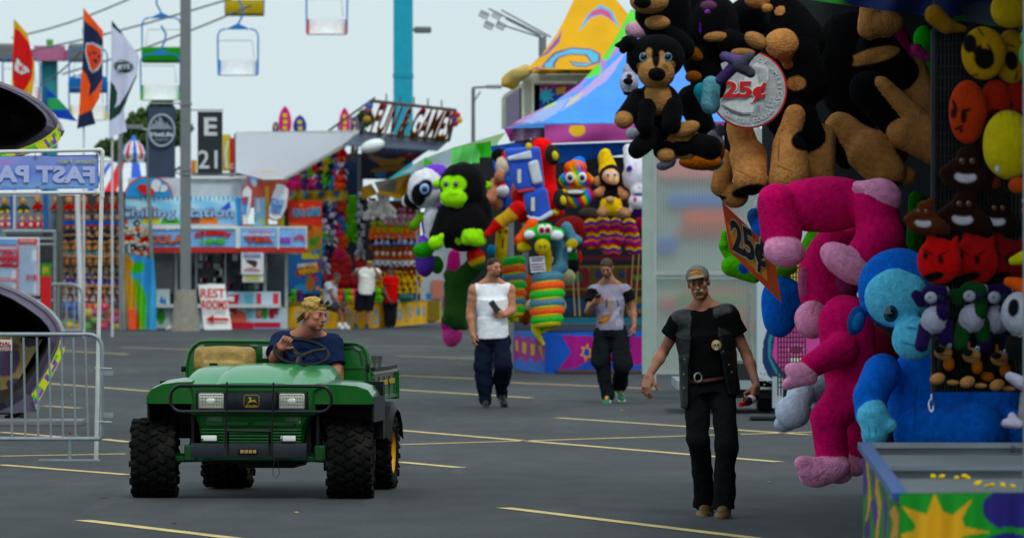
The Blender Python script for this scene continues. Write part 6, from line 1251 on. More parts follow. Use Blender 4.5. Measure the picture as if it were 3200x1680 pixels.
g1 = P(cL,125,1055,dl); A_(MB().mat(DARK).cyl(g1, Vector((g1.x,g1.y,.04)), .03).cyl(g1, Vector((g1.x-.2,g1.y+.2,.04)), .025).build('support_leg', sl_))
pp = P(cL,0,1120,62.); A_(MB().mat(GREY).box((P(cL,80,1120,61.8).x-.6, 61.8, .03), (1.35,.35,.03), bev=.01).build('base_plate', sl_))
o = MB().mat(SLD).poly([P(cL,x,y,dl-.05) for x, y in ((-100,1048),(0,1045),(40,1000),(70,950),(110,930),(155,945),(190,985),(200,1030),(180,1045))], (0,.5,0)).build('chute_end', sl_); A_(o)
cc = MB().mat(SLD).cyl((-1.6,.9,0), (-1.6,.9,6), .15); o = cc.build('centre_column', sl_); 
# ---- white pipe frame with the hung banner (d = 51.2)
dw = 51.2; PVC = mat('pvc_pipe', 'd2d4d0', .35, var=.05, dirt=.08)
pf_ = empty('pipe_frame', Vector((P(cM,1075,900,dw).x, dw, 0)), 'white plastic pipe frame holding the fast pass banner', 'frame'); ro = -pf_.location
r_ = .0155; tl0 = P(cM,-900,810,dw); tr0 = P(cM,1030,772,dw); A_(MB().mat(PVC).cyl(tl0, tr0, r_*1.1, n=14).build('top_pipe', pf_, smooth=True))
cor = [P(cM,1030,772,dw), P(cM,1060,770,dw), P(cM,1080,785,dw), P(cM,1082,820,dw)]; A_(MB().mat(PVC).tube(cor, r_*1.35, 12).build('elbow_joint', pf_, smooth=True))
ft_ = W(300,1442,dw); ft_.z = 0; A_(MB().mat(PVC).cyl(P(cM,1082,820,dw), ft_, r_*1.25, n=14).build('upright_pipe', pf_, smooth=True))
A_(MB().mat(PVC).cyl(P(cM,-900,1232,dw), P(cM,1050,1222,dw), r_*1.05, n=14).build('lower_pipe', pf_, smooth=True)); A_(MB().mat(PVC).cyl(P(cM,1078,1160,dw), P(cM,1076,1275,dw), r_*1.5, n=14).cyl(P(cM,1010,1223,dw), P(cM,1076,1222,dw), r_*1.4, n=14).build('tee_joint', pf_, smooth=True))
L2 = Vector((tl0.x, dw, 0)); A_(MB().mat(PVC).cyl(L2, tl0, r_*1.2).build('upright_pipe', pf_))
def bcol(X, Y, col):
    t = np.clip((Y-830)/360, 0, 1)[:, None]; a, b, c = np.array(lin('8e96cc')), np.array(lin('7c92d4')), np.array(lin('84a8d8')); r = np.where(t < .5, a*(1-2*t)+b*2*t, b*(2-2*t)+c*(2*t-1)); e = ((X > 1028) | (Y < 838) | (Y > 1186))[:, None]; return np.where(e, np.array(lin('3c4cb0')), r)
fb = sheet('hung_banner', cM, [(-900,850),(-900,1212)], [(1040,824),(1040,1178)], dw-.01, '8c9cd4', [([(0,880),(180,880),(120,910),(0,960)],'a088c0'),([(-900,840),(-300,840),(-300,860),(-900,900)],'98a0d4')], 160, 50, .004, 3, m=FABRIC, colfn=bcol, back=.003)
tag(fb, 'pale blue FAST PASS banner seen from behind with mirrored lettering', 'banner'); o_ = -fb.location
def mt_(s_, xr, y, h_, w_, c, bold): o = text(s_, 'lettering', fb, paint(c), P(cM, xr, y, dw-.03), (-1,0,.013), (0,0,1), h_*.2959*dw/F, w_*.2959*dw/F, .002, bold, align='LEFT'); o.location = o_
mt_('FAST PASS', 1012, 1112, 165, 1290, 'b2bade', .05); mt_('State Fair', 1018, 915, 48, 415, 'a8b48c', .02)
mt_('to get your FAST PASS today, visit the booth inside the gate and skip the line', 1020, 1162, 18, 1500, 'a8b0a8', .0)
for x, y in ((374,848),(1020,832),(396,1168),(1018,1165)): o = MB().mat(STEEL).tube([P(cM,x,y,dw-.02)+Vector((.012*math.cos(a),0,.012*math.sin(a))) for a in [2*PI*i/10 for i in range(10)]], .004, 5, closed=True).tube([P(cM,x,y,dw-.02), P(cM,x-5,y-(60 if y < 1000 else -50),dw-.03)], .003, 4).build('eyelet_tie', fb); o.location = o_
# ---- near crowd barrier (d = 50.9)
db = 50.9; rt, ro_, GV, a, b = barrier('crowd_barrier', 'near galvanised barrier with a small red and white sign', -380, 566, 612, 1192, cL, db, 0, .0195, .12)
rt.location = (a.x, db, 0); ro_ = -rt.location
for ch_ in rt.children: 
    for v in ch_.data.vertices: v.co.x -= rt.location.x-(P(cL,(-380+566)/2,1192,db).x)
for x0, x1 in ((62,66),(130,142),(205,213),(273,283),(342,350),(408,420),(474,490),(-10,-4),(-80,-72),(-150,-143),(-220,-214),(-290,-284)): o = MB().mat(GV).cyl(P(cL,x0,628,db), P(cL,x1 if x1 > 0 else x0,1185,db), .0095, n=8).build('barrier_bar', rt, smooth=True); o.location = ro_
for x in (388, -250):
    o = MB().mat(GV).cyl(P(cL,x,1175,db), Vector((P(cL,x,0,db).x,db,.02)), .014, n=8).bar(Vector((P(cL,x-172,0,db).x,db-.0,.01)), Vector((P(cL,x+170,0,db).x,db-.0,.01)), .06, .016).build('barrier_foot', rt, smooth=True); o.location = ro_
    o = MB().mat(paint('7a2c20')).box(P(cL,x,1162,db-.0), (.012,.012,.008)).build('foot_cap', rt); o.location = ro_
for y in (826, 1060): o = MB().mat(GV).box(P(cL,598,y,db), (.052,.012,.021)).build('hinge_tab', rt); o.location = ro_
for y in (797, 1095): o = MB().mat(WHITE).cyl(P(cL,525,y,db-.03), P(cL,622,y+3,db-.03), .0035, n=5).build('cable_tie', rt); o.location = ro_
sgn = sheet('rental_sign', cL, *q4(-110,642,66,702), db-.03, 'd8d8d4', [], 4, 4, back=.004); tag(sgn, 'small white and red rental sign fixed on the near barrier', 'sign'); o_ = -sgn.location
for s_, cx_, y, h_, w_, c in (('NATIONAL', -22, 672, 22, 165, 'b02430'), ('RENT-A-FENCE', -22, 684, 9, 165, '202020'), ('800-352-5675', -22, 698, 9, 165, 'b02430')): o = wtext(s_, cL, cx_, y, h_, w_, db-.035, paint(c), sgn, bold=.03, depth=.002); o.location = o_
# ================================================================ MIDDLE: PURPLE BOOTH, TENTS, HANGING TOYS
def plush(label, crop, d, items, res=None, k=None, name='plush_toy', cat='plush toy', group=None, m=None, disp=None, hang=None):
    """soft toy from crop coordinates. items: ('e',x,y,rx,ry,col,dd,rot,rdepth) ('c',x0,y0,x1,y1,r0,r1,col,d0,d1) ('p',x,y,rx,ry,col,rot) paint on its front; sizes in crop px, dd in metres"""
    sc_ = (P(crop,1,0,d)-P(crop,0,0,d)).x; it0 = items[0]; base = P(crop, it0[1], it0[2], d); pr = []
    for it in items:
        t = it[0]
        if t in 'ep':
            x, y, rx, ry, col = it[1:6]; dd = it[6] if len(it) > 6 and t == 'e' else 0; rot = it[7] if t == 'e' and len(it) > 7 else (it[6] if t == 'p' and len(it) > 6 else 0); c = P(crop,x,y,d)-base; rd = (it[8]*sc_ if t == 'e' and len(it) > 8 else min(rx, ry)*sc_)
            R = rotm(0, rot, 0) if rot else None
            if t == 'e': pr.append(ell(c+Vector((0,dd,0)), (rx*sc_, rd, ry*sc_), col, R, k=None))
            else: q_ = pnt(ell(c, (rx*sc_, 1, ry*sc_), col, R)); q_['t'] = 'y'; pr.append(q_)
        else:
            x0, y0, x1, y1, r0, r1, col = it[1:8]; d0_, d1_ = (it[8], it[9]) if len(it) > 9 else (0, 0)
            pr.append(cap(P(crop,x0,y0,d)-base+Vector((0,d0_,0)), P(crop,x1,y1,d)-base+Vector((0,d1_,0)), r0*sc_, r1*sc_, col))
    # front paint: keep it on the toward-camera side of each toy
    o = blob(name, pr, None, m or PLUSH, res=res or 7*sc_, k=k if k is not None else 14*sc_, loc=base, disp=disp or (lambda X, w_=wob(.008,9,len(items)): w_(X)+np.random.normal(size=len(X))*.002)); tag(o, label, cat, group); return o
def eye(o_, crop, x, y, r, d, iris='101010', white=None, pf=.6):
    sc_ = (P(crop,1,0,d)-P(crop,0,0,d)).x; m = MB()
    if white: m.mat(mat('eye_white_'+white, white, .25, coat=.5)).ell(P(crop,x,y,d)-o_.location, (r*sc_,r*sc_*.45,r*1.15*sc_), nu=12, nv=8)
    m.mat(mat('eye_'+iris, iris, .1, coat=.8)).ell(P(crop,x,y,d)-o_.location-Vector((0,r*sc_*(.25 if white else 0),-r*sc_*max(0,pf-.6))), (r*sc_*(pf if white else 1),r*sc_*.4,r*sc_*(pf*1.08 if white else 1)), nu=12, nv=8); m.build('eye', o_, smooth=True)
d8 = 86.
# booth body
bt_ = empty('game_booth', (P(cF,1050,1250,90).x, 90, 0), 'purple and blue game booth with magenta counter banners', 'booth'); ro = -bt_.location
def A_(o): o.location = ro; return o
def edge(x, y): return 88.4+(765-x)*.0215 if x < 765 else 88.4
MG = '90287c'; BB = '2450a8'
shp = [([(583,1000),(600,1000),(640,1060),(690,1110),(740,1120),(765,1200),(765,1262),(600,1235)],'2a58ac')]
A_(sheet('counter_side_banner', cF, [(580,1008),(600,1236)], [(765,1040),(765,1262)], edge, '3c68b4', [([(583,1040),(600,1075),(625,1050),(650,1080),(680,1060),(700,1090),(735,1068),(765,1100),(765,1210),(740,1180),(715,1215),(690,1175),(660,1210),(640,1170),(610,1200),(590,1150)],'98387c'),([(610,1090),(620,1080),(625,1140),(612,1145)],'b8a030'),([(645,1095),(668,1100),(664,1160),(646,1150)],'b8a030'),([(690,1105),(712,1108),(710,1165),(692,1165)],'b8a030'),([(728,1110),(750,1115),(756,1190),(740,1150)],'b8a030')], 70, 60, .03, 5, m=FABRIC, parent=bt_))
A_(sheet('counter_front_banner', cF, [(765,1042),(765,1262)], [(1480,1032),(1480,1240)], 88.4, BB, [([(765,1040),(1480,1030),(1480,1060),(765,1062)],'2c5cb4'),([(765,1062),(800,1060),(900,1140),(860,1262),(765,1262)],'1c54b0'),([(855,1060),(1160,1070),(1480,1060),(1480,1215),(1150,1215),(900,1235),(835,1240),(905,1150)],'98287c'),([(925,1232),(1000,1190),(1160,1205),(1150,1225)],'2a50a8'),(star(985,1150,50,26,6,-80,.75),'c8a020'),(star(985,1150,30,18,6,-80,.7),'2448a0'),(oval(1190,1150,28,34),'c8a020'),(oval(1190,1150,17,22),'98287c'),([(1300,1185),(1340,1160),(1335,1140),(1350,1160),(1400,1150),(1350,1180)],'c8a020')], 160, 50, .03, 7, m=FABRIC, parent=bt_))
A_(boxo('skid_board', cF, 830, 1243, 1480, 1256, 88.3, .1, paint('5a4030'), bt_)); A_(boxo('counter_top', cF, 585, 1000, 1480, 1036, 88.6, .8, paint('3c4450'), bt_)); A_(MB().mat(paint('2a2c34')).box((P(cF,1050,0,92.5).x,92.5,.45), (1.9,.05,.45)).build('inner_counter', bt_))
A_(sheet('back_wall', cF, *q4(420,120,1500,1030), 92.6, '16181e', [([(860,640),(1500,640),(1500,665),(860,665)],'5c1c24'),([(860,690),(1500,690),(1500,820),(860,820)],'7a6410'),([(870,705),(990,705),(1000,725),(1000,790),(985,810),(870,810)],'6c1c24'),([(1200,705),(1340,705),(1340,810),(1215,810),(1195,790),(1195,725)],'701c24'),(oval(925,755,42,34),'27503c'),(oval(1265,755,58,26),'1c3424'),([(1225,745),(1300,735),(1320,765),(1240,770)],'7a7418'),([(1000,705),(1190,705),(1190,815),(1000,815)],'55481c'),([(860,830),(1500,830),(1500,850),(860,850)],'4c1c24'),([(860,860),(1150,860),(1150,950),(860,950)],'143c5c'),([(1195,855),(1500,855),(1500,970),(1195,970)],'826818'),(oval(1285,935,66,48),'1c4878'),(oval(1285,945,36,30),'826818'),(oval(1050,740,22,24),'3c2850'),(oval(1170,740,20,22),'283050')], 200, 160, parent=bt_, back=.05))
A_(boxo('teal_rail', cF, 860, 968, 1500, 998, 90.4, .3, paint('1c7c8c'), bt_)); A_(boxo('grey_trough', cF, 860, 1002, 1000, 1036, 88.9, .3, paint('7c8488'), bt_)); A_(boxo('blue_bins', cF, 1060, 1000, 1500, 1034, 89.6, .3, paint('2c3c70'), bt_))
for x, dd in ((585,88.5),(662,91),(1348,88.6)): A_(MB().mat(paint('707478')).cyl(Vector((P(cF,x,0,dd).x,dd,0)), P(cF,x,110 if x > 600 else 300,dd), .05).build('booth_post', bt_))
for x in (905, 930, 1235, 1265): A_(MB().mat(paint('8a7448')).cyl(P(cF,x,600,91), P(cF,x+20 if x < 1000 else x-25,960,89.8), .012, n=5).build('pole_toy', bt_))
# canopies
def roof(lab, crop, eL, eR, d, base_, shapes, nu=90, nv=90, nm='tent_roof', wave=.05, **kw): o = sheet(nm, crop, eL, eR, d, base_, shapes, nu, nv, wave, 3, m=FABRIC, back=.03, **kw); tag(o, lab, 'tent'); return o
rf = roof('big pastel blue, green and pink tent roof sweeping up to the right', cH, [(1060,70),(960,260),(850,430),(700,590),(520,720),(300,830),(165,905)], [(1800,30),(1800,200),(1800,400),(1800,560),(1800,700),(1800,790),(1800,862)], lambda x, y: 92.5-(y/862)*4.2 if y < 862 else 88, '5c94dc', [
    ([(1060,60),(1180,120),(1150,170),(1040,260),(985,300),(1010,330),(860,450),(860,520),(740,560),(700,600),(660,620),(850,420)],'70c860'),([(1180,120),(1800,100),(1800,800),(1040,860),(1060,600),(1040,400)],'6494d8'),([(985,300),(1040,235),(1150,165),(1180,200),(1090,280),(1020,330),(900,420)],'b07cc0'),([(850,430),(900,420),(870,480),(850,520)],'b07cc0'),([(740,520),(660,560),(560,650),(500,720),(700,640),(750,560)],'9c88cc'),([(1060,330),(900,480),(760,600),(640,700),(560,790),(720,690),(900,560),(1030,370)],'b0a0cc'),([(640,690),(740,640),(690,700),(600,760)],'c8b8a8'),
    ([(520,720),(300,830),(165,905),(300,880),(440,860),(560,780),(640,680)],'98a8d0'),([(165,880),(300,800),(470,700),(480,740),(340,840),(240,900)],'a888b8'),([(460,745),(530,710),(520,740),(440,780)],'b8c870'),([(1000,750),(1100,640),(1110,860),(1000,860)],'b868a8')])
v1 = roof('magenta tent valance with a yellow half moon', cH, [(452,878),(460,1012)], [(1800,855),(1800,960)], lambda x, y: 87.8, 'a04c88', [(oval(685,915,56,50),'d0a820'),([(440,870),(1800,850),(1800,872),(440,888)],'b45c98')], 120, 20, 'tent_valance')
v2 = roof('pale pink faded end of the tent valance at its left corner', cH, [(168,905),(215,1002)], [(430,850),(425,965)], lambda x, y: 88.2, 'b8a0b8', [([(160,900),(235,880),(225,1000),(200,1005)],'8c3478'),([(235,880),(260,878),(250,960),(228,1000)],'a878a0')], 40, 20, 'tent_valance')
v3 = roof('royal blue inner flap under the magenta valance', cH, [(500,1018),(535,1150)], [(1800,975),(1800,990)], lambda x, y: 88.6, '2860b4', [([(500,1018),(1800,975),(1800,960),(500,1030)],'3478cc'),([(760,1095),(1800,975),(1800,990),(540,1150)],'2050a0')], 80, 20, 'tent_flap')
v4 = roof('blue fabric corner behind the toy racing car', cH, [(75,1030),(125,1340)], [(420,975),(440,1340)], lambda x, y: 90.5, '2450a4', [], 30, 30, 'tent_flap')
o = MB().mat(DARK).poly([P(cH,x,y,90) for x, y in ((235,1005),(310,955),(360,985),(420,880),(455,885),(455,990),(400,1000),(300,1010))], (0,.1,0)).build('tent_bracket'); tag(o, 'dark tent corner bracket between the two valances', 'bracket')
v5 = roof('pale green and yellow tent roof behind the plush gorilla', cF, [(0,205),(120,130),(280,70)], [(480,150),(520,40),(560,-10)], 100, 'a0c8a8', [([(280,70),(480,30),(560,-10),(560,10),(400,60)],'c8cc80'),([(0,205),(280,70),(290,150),(100,220)],'a8b4c0')], 50, 40)
v6 = roof('light green tent valance behind the plush gorilla', cF, [(272,72),(270,155)], [(480,35),(485,150)], 98, '78c878', [([(400,50),(480,35),(485,150),(440,148)],'48a83c')], 40, 20, 'tent_valance')
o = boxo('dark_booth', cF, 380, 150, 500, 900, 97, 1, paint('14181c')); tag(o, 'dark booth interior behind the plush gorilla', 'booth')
# yellow top tent on its tower
ty = empty('ticket_tower', (P(cH,500,900,106).x,106,0), 'white ticket tower with bulb edging under a yellow swirled tent', 'tower'); ro = -ty.location
yr = A_(sheet('yellow_roof', cH, [(660,-160),(660,0),(600,130),(540,240),(440,380),(325,490)], [(960,-160),(960,0),(1050,110),(1150,300),(1250,420),(1400,490)], lambda x, y: 105-.003*y, 'd8a824', [
    ([(690,230),(760,100),(850,32),(930,80),(985,200),(920,140),(855,105),(780,130)],'60b0d0'),([(735,165),(790,80),(855,55),(910,85),(955,165),(900,125),(855,102),(790,115)],'b86088'),([(435,460),(520,370),(640,335),(780,345),(850,380),(850,440),(740,475),(660,470),(625,430),(700,440),(780,440),(740,390),(640,385),(560,410),(530,450),(530,480),(440,480)],'7a5c80'),([(455,460),(530,385),(640,345),(780,355),(835,385),(830,430),(740,465),(670,462),(640,440),(700,450),(795,440),(750,380),(640,375),(550,400),(515,440),(510,475),(460,478)],'6cb4cc'),([(400,420),(470,360),(540,270),(580,210),(560,300),(480,380)],'8a6090'),([(350,488),(400,470),(460,488)],'8a6090')], 130, 130, .05, 3, m=FABRIC, parent=ty, back=.03))
A_(sheet('yellow_valance', cH, [(322,482),(330,522)], [(1200,478),(1200,525)], 104, 'c89c10', [([(565,482),(665,482),(610,520)],'3c8c4c')], 60, 10, .04, 6, m=FABRIC, parent=ty, back=.03))
A_(MB().mat(paint('c0c0b4')).poly([P(cH,300,525,104.2), P(cH,420,525,104.2), P(cH,420,900,104.2), P(cH,300,900,104.2)], (0,3,0)).build('tower_corner', ty)); A_(boxo('tower_front', cH, 345, 525, 1200, 900, 104.3, .3, paint('a4a698'), ty))
A_(sheet('splash_panel', cH, *q4(382,598,700,800), 104.2, '28408c', [([(382,598),(700,598),(700,660),(520,620),(382,680)],'8a2c60'),([(382,720),(500,790),(640,700),(700,800),(382,800)],'2850b0'),(star(465,675,68,34,9),'58b4cc'),([(535,625),(600,610),(600,660),(540,665)],'c89830')], 60, 40, parent=ty)); A_(MB().mat(paint('b8bca8')).poly([P(cH,165,670,107), P(cH,300,580,104.3), P(cH,300,900,104.3), P(cH,165,900,107)], (0,.1,0)).build('tower_side', ty))
A_(MB().mat(paint('7c6c88')).poly([P(cH,192,690,106.4), P(cH,290,620,104.6), P(cH,290,900,104.6), P(cH,192,900,106.4)], (-.03,-.1,0)).build('side_print', ty)); m = MB().mat(paint('e0e0d0'))
for i in range(17): m.ell(P(cH,372,585+i*19,104.1), (.03,.03,.03), nu=6, nv=4); m.ell(P(cH,160,690+i*13,107), (.03,.03,.03), nu=6, nv=4); m.ell(P(cH,306,600+i*19,104.1), (.03,.03,.03), nu=6, nv=4)
for i in range(14): m.ell(P(cH,385+i*22,582,104.1), (.03,.03,.03), nu=6, nv=4)
A_(m.build('bulb_edging', ty)); A_(blob('furled_canvas', [cap(P(cH,190,570,104)-Vector((0,0,0)), P(cH,320,500,103.9), .1, .14, 'c8b078'), ell(P(cH,205,575,104), (.16,.1,.14), 'd0a850')], ty, FABRIC, res=.05, k=.08, disp=wob(.04,8)))
# flood light cluster and street lamp
fl = empty('flood_light_mast', (P(cH,440,300,118).x,118,0), 'mast carrying four grey flood lights on long arms', 'lamp post'); ro = -fl.location
A_(MB().mat(PG).cyl((fl.location.x,118,0), P(cH,440,262,118), .085, .08, 14).build('mast', fl))
for a, b in (((500,262),(150,72)),((470,262),(60,62)),((430,258),(180,132)),((420,262),(120,165))): A_(MB().mat(PG).cyl(P(cH,*a,118), P(cH,*b,118), .018, n=6).build('lamp_arm', fl))
for x, y in ((28,105),(118,108),(62,180),(145,182)): A_(MB().mat(paint('9aa0a2')).box(P(cH,x,y,117.9), (.10,.07,.075), rotm(0,25,0), .02).mat(paint('c4c8c8')).box(P(cH,x-3,y+12,117.8), (.09,.02,.03), rotm(0,25,0)).build('flood_head', fl))
stl = empty('street_lamp', (P(cD,1880,900,150).x,150,0), 'thin dark street lamp with one grey head', 'street lamp'); ro = -stl.location
A_(MB().mat(GREY).cyl((stl.location.x,150,0), P(cD,1880,660,150), .06, .05).cyl(P(cD,1880,775,150), P(cD,1935,690,150), .02).cyl(P(cD,1880,662,150), P(cropf(0,0,1),1520,272,150), .03).build('lamp_pole', stl)); A_(MB().mat(paint('8a9092')).box(P(cropf(0,0,1),1543,271,150), (.22,.12,.05), bev=.04).build('lamp_head', stl))
# ---- toys hung on the booth
B_ = '0a090b'; LM = '9cd830'; PU = '7048bc'; Wt = 'dcdce4'
o = plush('plush raccoon in purple and white with a blue eye, far left of the booth', cF, 85.6, [('e',140,285,100,105,Wt),('e',190,215,78,60,PU,.05),('e',85,340,62,55,B_,.1),('e',30,350,22,32,Wt,.15),('e',190,310,38,36,Wt,-.12),('e',175,480,62,110,PU,.08),('e',170,470,42,95,Wt,-.03),('c',110,430,75,480,20,24,'6c9c30',0,-.05),('e',125,610,55,38,'3c8c2c',-.1),('e',130,680,50,75,'4c3088',0),('e',195,690,35,50,'2c5c20',.05),('c',130,560,110,640,30,30,PU),('e',215,430,30,70,PU,.1),('p',130,290,42,55,B_,30),('p',100,320,40,60,B_),('p',190,280,22,14,PU),('c',70,500,60,495,10,8,'50a030')], m=PLUSHS)
eye(o, cF, 130, 288, 26, 85.15, '14283c', '88a8d8')
o = MB().mat(paint('58a838')).poly([P(cF,x,y,86) for x, y in ((122,195),(130,120),(172,150),(165,185))], (0,.1,0)).build('green_pennant'); tag(o, 'green triangular ear shape above the plush raccoon', 'flag')
o = plush('large black plush gorilla with a lime green face and belly', cF, 85, [('e',330,265,122,118,B_),('e',335,470,148,150,B_,.1),('e',282,335,70,50,LM,-.28),('e',282,270,62,48,LM,-.2,0,34),('e',198,262,24,24,LM,0),('e',462,270,26,24,LM,.05),('e',320,485,70,102,LM,-.12,0,60),('c',245,420,190,530,46,34,B_,0,-.1),('e',190,575,42,36,LM,-.2),('e',395,548,64,42,LM,-.32,20),('c',350,560,420,520,26,20,LM,-.3,-.35),('e',430,420,58,110,B_,.05),('e',210,555,18,42,LM,-.25,30),('p',258,262,46,42,LM),('p',305,262,46,42,LM),('e',250,560,22,44,B_,0),('p',286,318,26,4,'6c9818')], m=PLUSHS)
for x in (243, 294): eye(o, cF, x, 263, 14, 84.62, '1c2420', '5c6c58')
o = plush('dark green plush legs hanging under the gorilla, crossed at the knee', cF, 85.5, [('c',400,680,290,800,50,55,'24401c'),('c',300,800,290,940,62,62,'24401c'),('e',300,985,50,50,'1c3818'),('c',270,740,250,745,20,18,'2c4828'),('e',255,735,20,24,'34502c'),('e',240,980,25,28,'1c4424'),('e',340,1010,24,26,'24401c',0)], m=PLUSHS)
o = plush('pink and lime striped plush sock leg with a pink foot', cF, 86.2, [('c',285,640,265,1000,34,50,'a03068',.1,0),('e',275,1060,55,60,'b84c88'),('p',262,780,80,30,'78a828'),('p',262,940,80,30,'78a828'),('p',268,830,80,16,'788c28')], m=PLUSHS)
o = plush('plush cap striped in red, yellow and green', cF, 85.1, [('e',400,650,50,62,'a03020',0,-20),('p',408,670,80,16,'c89c28',-20),('p',430,700,90,22,'1c7838',-20),('p',380,610,60,26,'a02818',-20)], m=PLUSHS)
o = plush('small bearded plush doll with black hair left of the racing car', cF, 85.8, [('e',540,170,36,46,'c8b8a8'),('e',520,110,42,36,B_,.1),('e',560,120,16,34,'c82828',0),('e',525,225,28,34,'b07860',-.1),('e',548,300,32,36,Wt,-.1),('c',500,250,480,345,24,30,'b88068',0,-.1),('e',480,345,30,26,'b88068',-.1),('e',515,370,26,34,'b07858'),('c',560,250,560,380,34,28,'3050a0',.1,.1),('e',595,310,20,50,'a85020',.1),('p',530,262,30,10,'c84828')], m=PLUSHS)
# toy racing car
car = plush('plush racing car in red and blue with the number 1', cF, 85, [('c',750,80,770,250,60,52,'dc1c24'),('c',770,250,800,400,52,56,'dc1c24'),('c',700,370,840,410,60,30,'dc1c24'),('c',640,330,650,420,50,50,'b81820',.1,.1),('e',730,45,34,24,'b81820')], m=PLUSHS, name='plush_racing_car')
def cbx(nm, pts, col, d, th=.25, par=car): o = MB().mat(mat('felt_'+col, col, .9, var=.12, scale=5, bump=.3, bscale=20, sheen=.3)).poly([P(cF,x,y,d)-par.location for x, y in pts], (0,th,0)).build(nm, par); md = o.modifiers.new('round', 'BEVEL'); md.width = .07; md.segments = 4; return o
cbx('roof_panel', ((545,75),(740,62),(765,290),(610,300)), '2c50b8', 84.75, .4); cbx('windscreen', ((562,120),(692,82),(698,128),(570,140)), 'c4ccd8', 84.7, .1); cbx('side_window', ((672,148),(730,130),(755,255),(702,268)), 'ccd0d8', 84.68, .1)
cbx('red_trim', ((618,295),(712,280),(712,296),(620,312)), 'b01820', 84.7, .1); cbx('hood_panel', ((645,300),(775,275),(800,430),(760,455),(700,445),(665,410)), '284cb0', 84.72, .35); cbx('white_band', ((665,425),(735,438),(805,395),(810,425),(740,462),(680,450)), 'c4ccdc', 84.66, .12)
for cx_, y, sl in ((630,250,.0),(702,398,0)): wtext('1', cF, cx_, y, 65, None, 84.62, paint('c8ccb8'), car, bold=.06).location = -car.location
for x, y in ((805,108),(848,345)): o = MB().mat(mat('felt_black', '141414', .9)).ell(P(cF,x,y,84.75)-car.location, (.11,.12,.16), rotm(0,-12,0)).build('toy_wheel', car, smooth=True); MB().mat(mat('felt_yel', 'c8b420', .9)).ell(P(cF,x+14,y+4,84.66)-car.location, (.05,.06,.075), rotm(0,-12,0)).build('hub', o, smooth=True)
MB().mat(mat('felt_yel', 'c8b420', .9)).ell(P(cF,680,65,84.8)-car.location, (.05,.08,.06)).ell(P(cF,820,412,84.8)-car.location, (.06,.08,.05)).build('lamp_patch', car, smooth=True)
o = plush('plush sword with a gold grip and red tip below the racing car', cF, 84.6, [('c',625,385,590,420,38,36,'b82020'),('c',590,420,530,460,38,34,'b8944c'),('c',520,470,470,515,32,18,'b81c20'),('e',460,528,16,20,'a83820')], m=PLUSHS)
# rainbow swirl toy
RB = ['d82034','f07820','f0d824','40b848','2878d8','7040b8']
its = [('e',930,330,98,58,RB[2],0,0,60),('e',930,240,92,52,RB[3],-.02,0,58),('e',925,175,62,40,RB[1],-.02,0,44),('e',945,140,36,26,RB[4])]
for i in range(15): its.append(('p',875+i*14-30,300-(i % 2)*4,9,150,RB[i % 6],-35+i*1.5))
its += [('p',930,282,90,9,'c88820'),('p',925,310,52,26,'101010'),('p',925,302,44,10,'d8dce0')]
o = plush('rainbow striped swirl plush with big eyes and a wide grin', cF, 85.4, its, m=PLUSHS, res=.018)
for x in (898, 962): eye(o, cF, x, 228, 25, 85.02, '141414', 'd8dcdc')
o = plush('brown plush monkey dressed in a yellow banana suit', cF, 85.3, [('e',1115,225,62,62,'0c0808'),('c',1085,100,1100,190,28,52,'e8c41c',.12,.1),('e',1112,222,42,38,'e0b090',-.12),('e',1126,245,30,22,'e8bc98',-.2),('e',1040,248,20,26,'b08068'),('e',1182,240,18,24,'b08068'),('e',1112,340,56,70,'0c0808'),('e',1112,375,58,52,'e8c41c',-.06),('e',1108,345,24,18,'b89878',-.25),('c',1070,300,1045,308,26,24,'b88468',0,-.1),('c',1160,300,1190,322,24,24,'b88468',0,-.1),('c',1080,410,1065,412,30,30,'b08468',0,-.2),('c',1160,415,1192,415,30,30,'b08468',0,-.2),('p',1112,300,30,18,'0c0808')], m=PLUSHS)
for x in (1098, 1135): eye(o, cF, x, 212, 11, 85.0, '182850', 'd8d8dc')
o = plush('plush banana bunch corner hanging beside the monkey', cF, 85.9, [('e',1075,130,30,50,'c8a820')], m=PLUSHS); o['label'] = 'small yellow plush tip behind the banana suit monkey'
o = plush('white plush unicorn hanging upside down with purple hooves', cF, 85.2, [('e',1255,215,75,95,'dcd8e4'),('c',1205,80,1215,170,30,30,Wt,.05,-.05),('c',1270,90,1300,160,34,28,Wt,.05,-.05),('e',1222,190,24,24,'4c2080',-.12),('e',1305,172,24,24,'4c2080',-.12),('e',1265,300,50,44,Wt,-.1),('e',1258,355,54,42,Wt,-.12),('c',1200,260,1190,215,20,18,Wt),('c',1318,250,1322,230,18,18,Wt),('e',1220,395,14,20,Wt,-.1),('e',1300,400,14,18,Wt,-.1),('p',1265,318,40,8,'4c2080'),('p',1240,345,10,14,'a02050'),('p',1292,350,9,13,'a02050'),('c',1268,385,1282,430,14,3,'5c2490',-.15,-.15),('e',1262,412,42,24,'4c2070',0),('p',1265,282,6,4,'b02848')], m=PLUSHS)
o = plush('pink plush heart cushion at the booth edge', cF, 85.5, [('e',1300,468,60,46,'b83458'),('e',1325,440,30,40,'c83450')], m=PLUSHS); o = plush('orange and pink plush face at the booth edge beside the clear panel', cF, 85.6, [('e',1330,320,26,90,'c84460'),('p',1330,335,24,10,'c88020'),('p',1326,320,12,6,'201010')], m=PLUSHS)
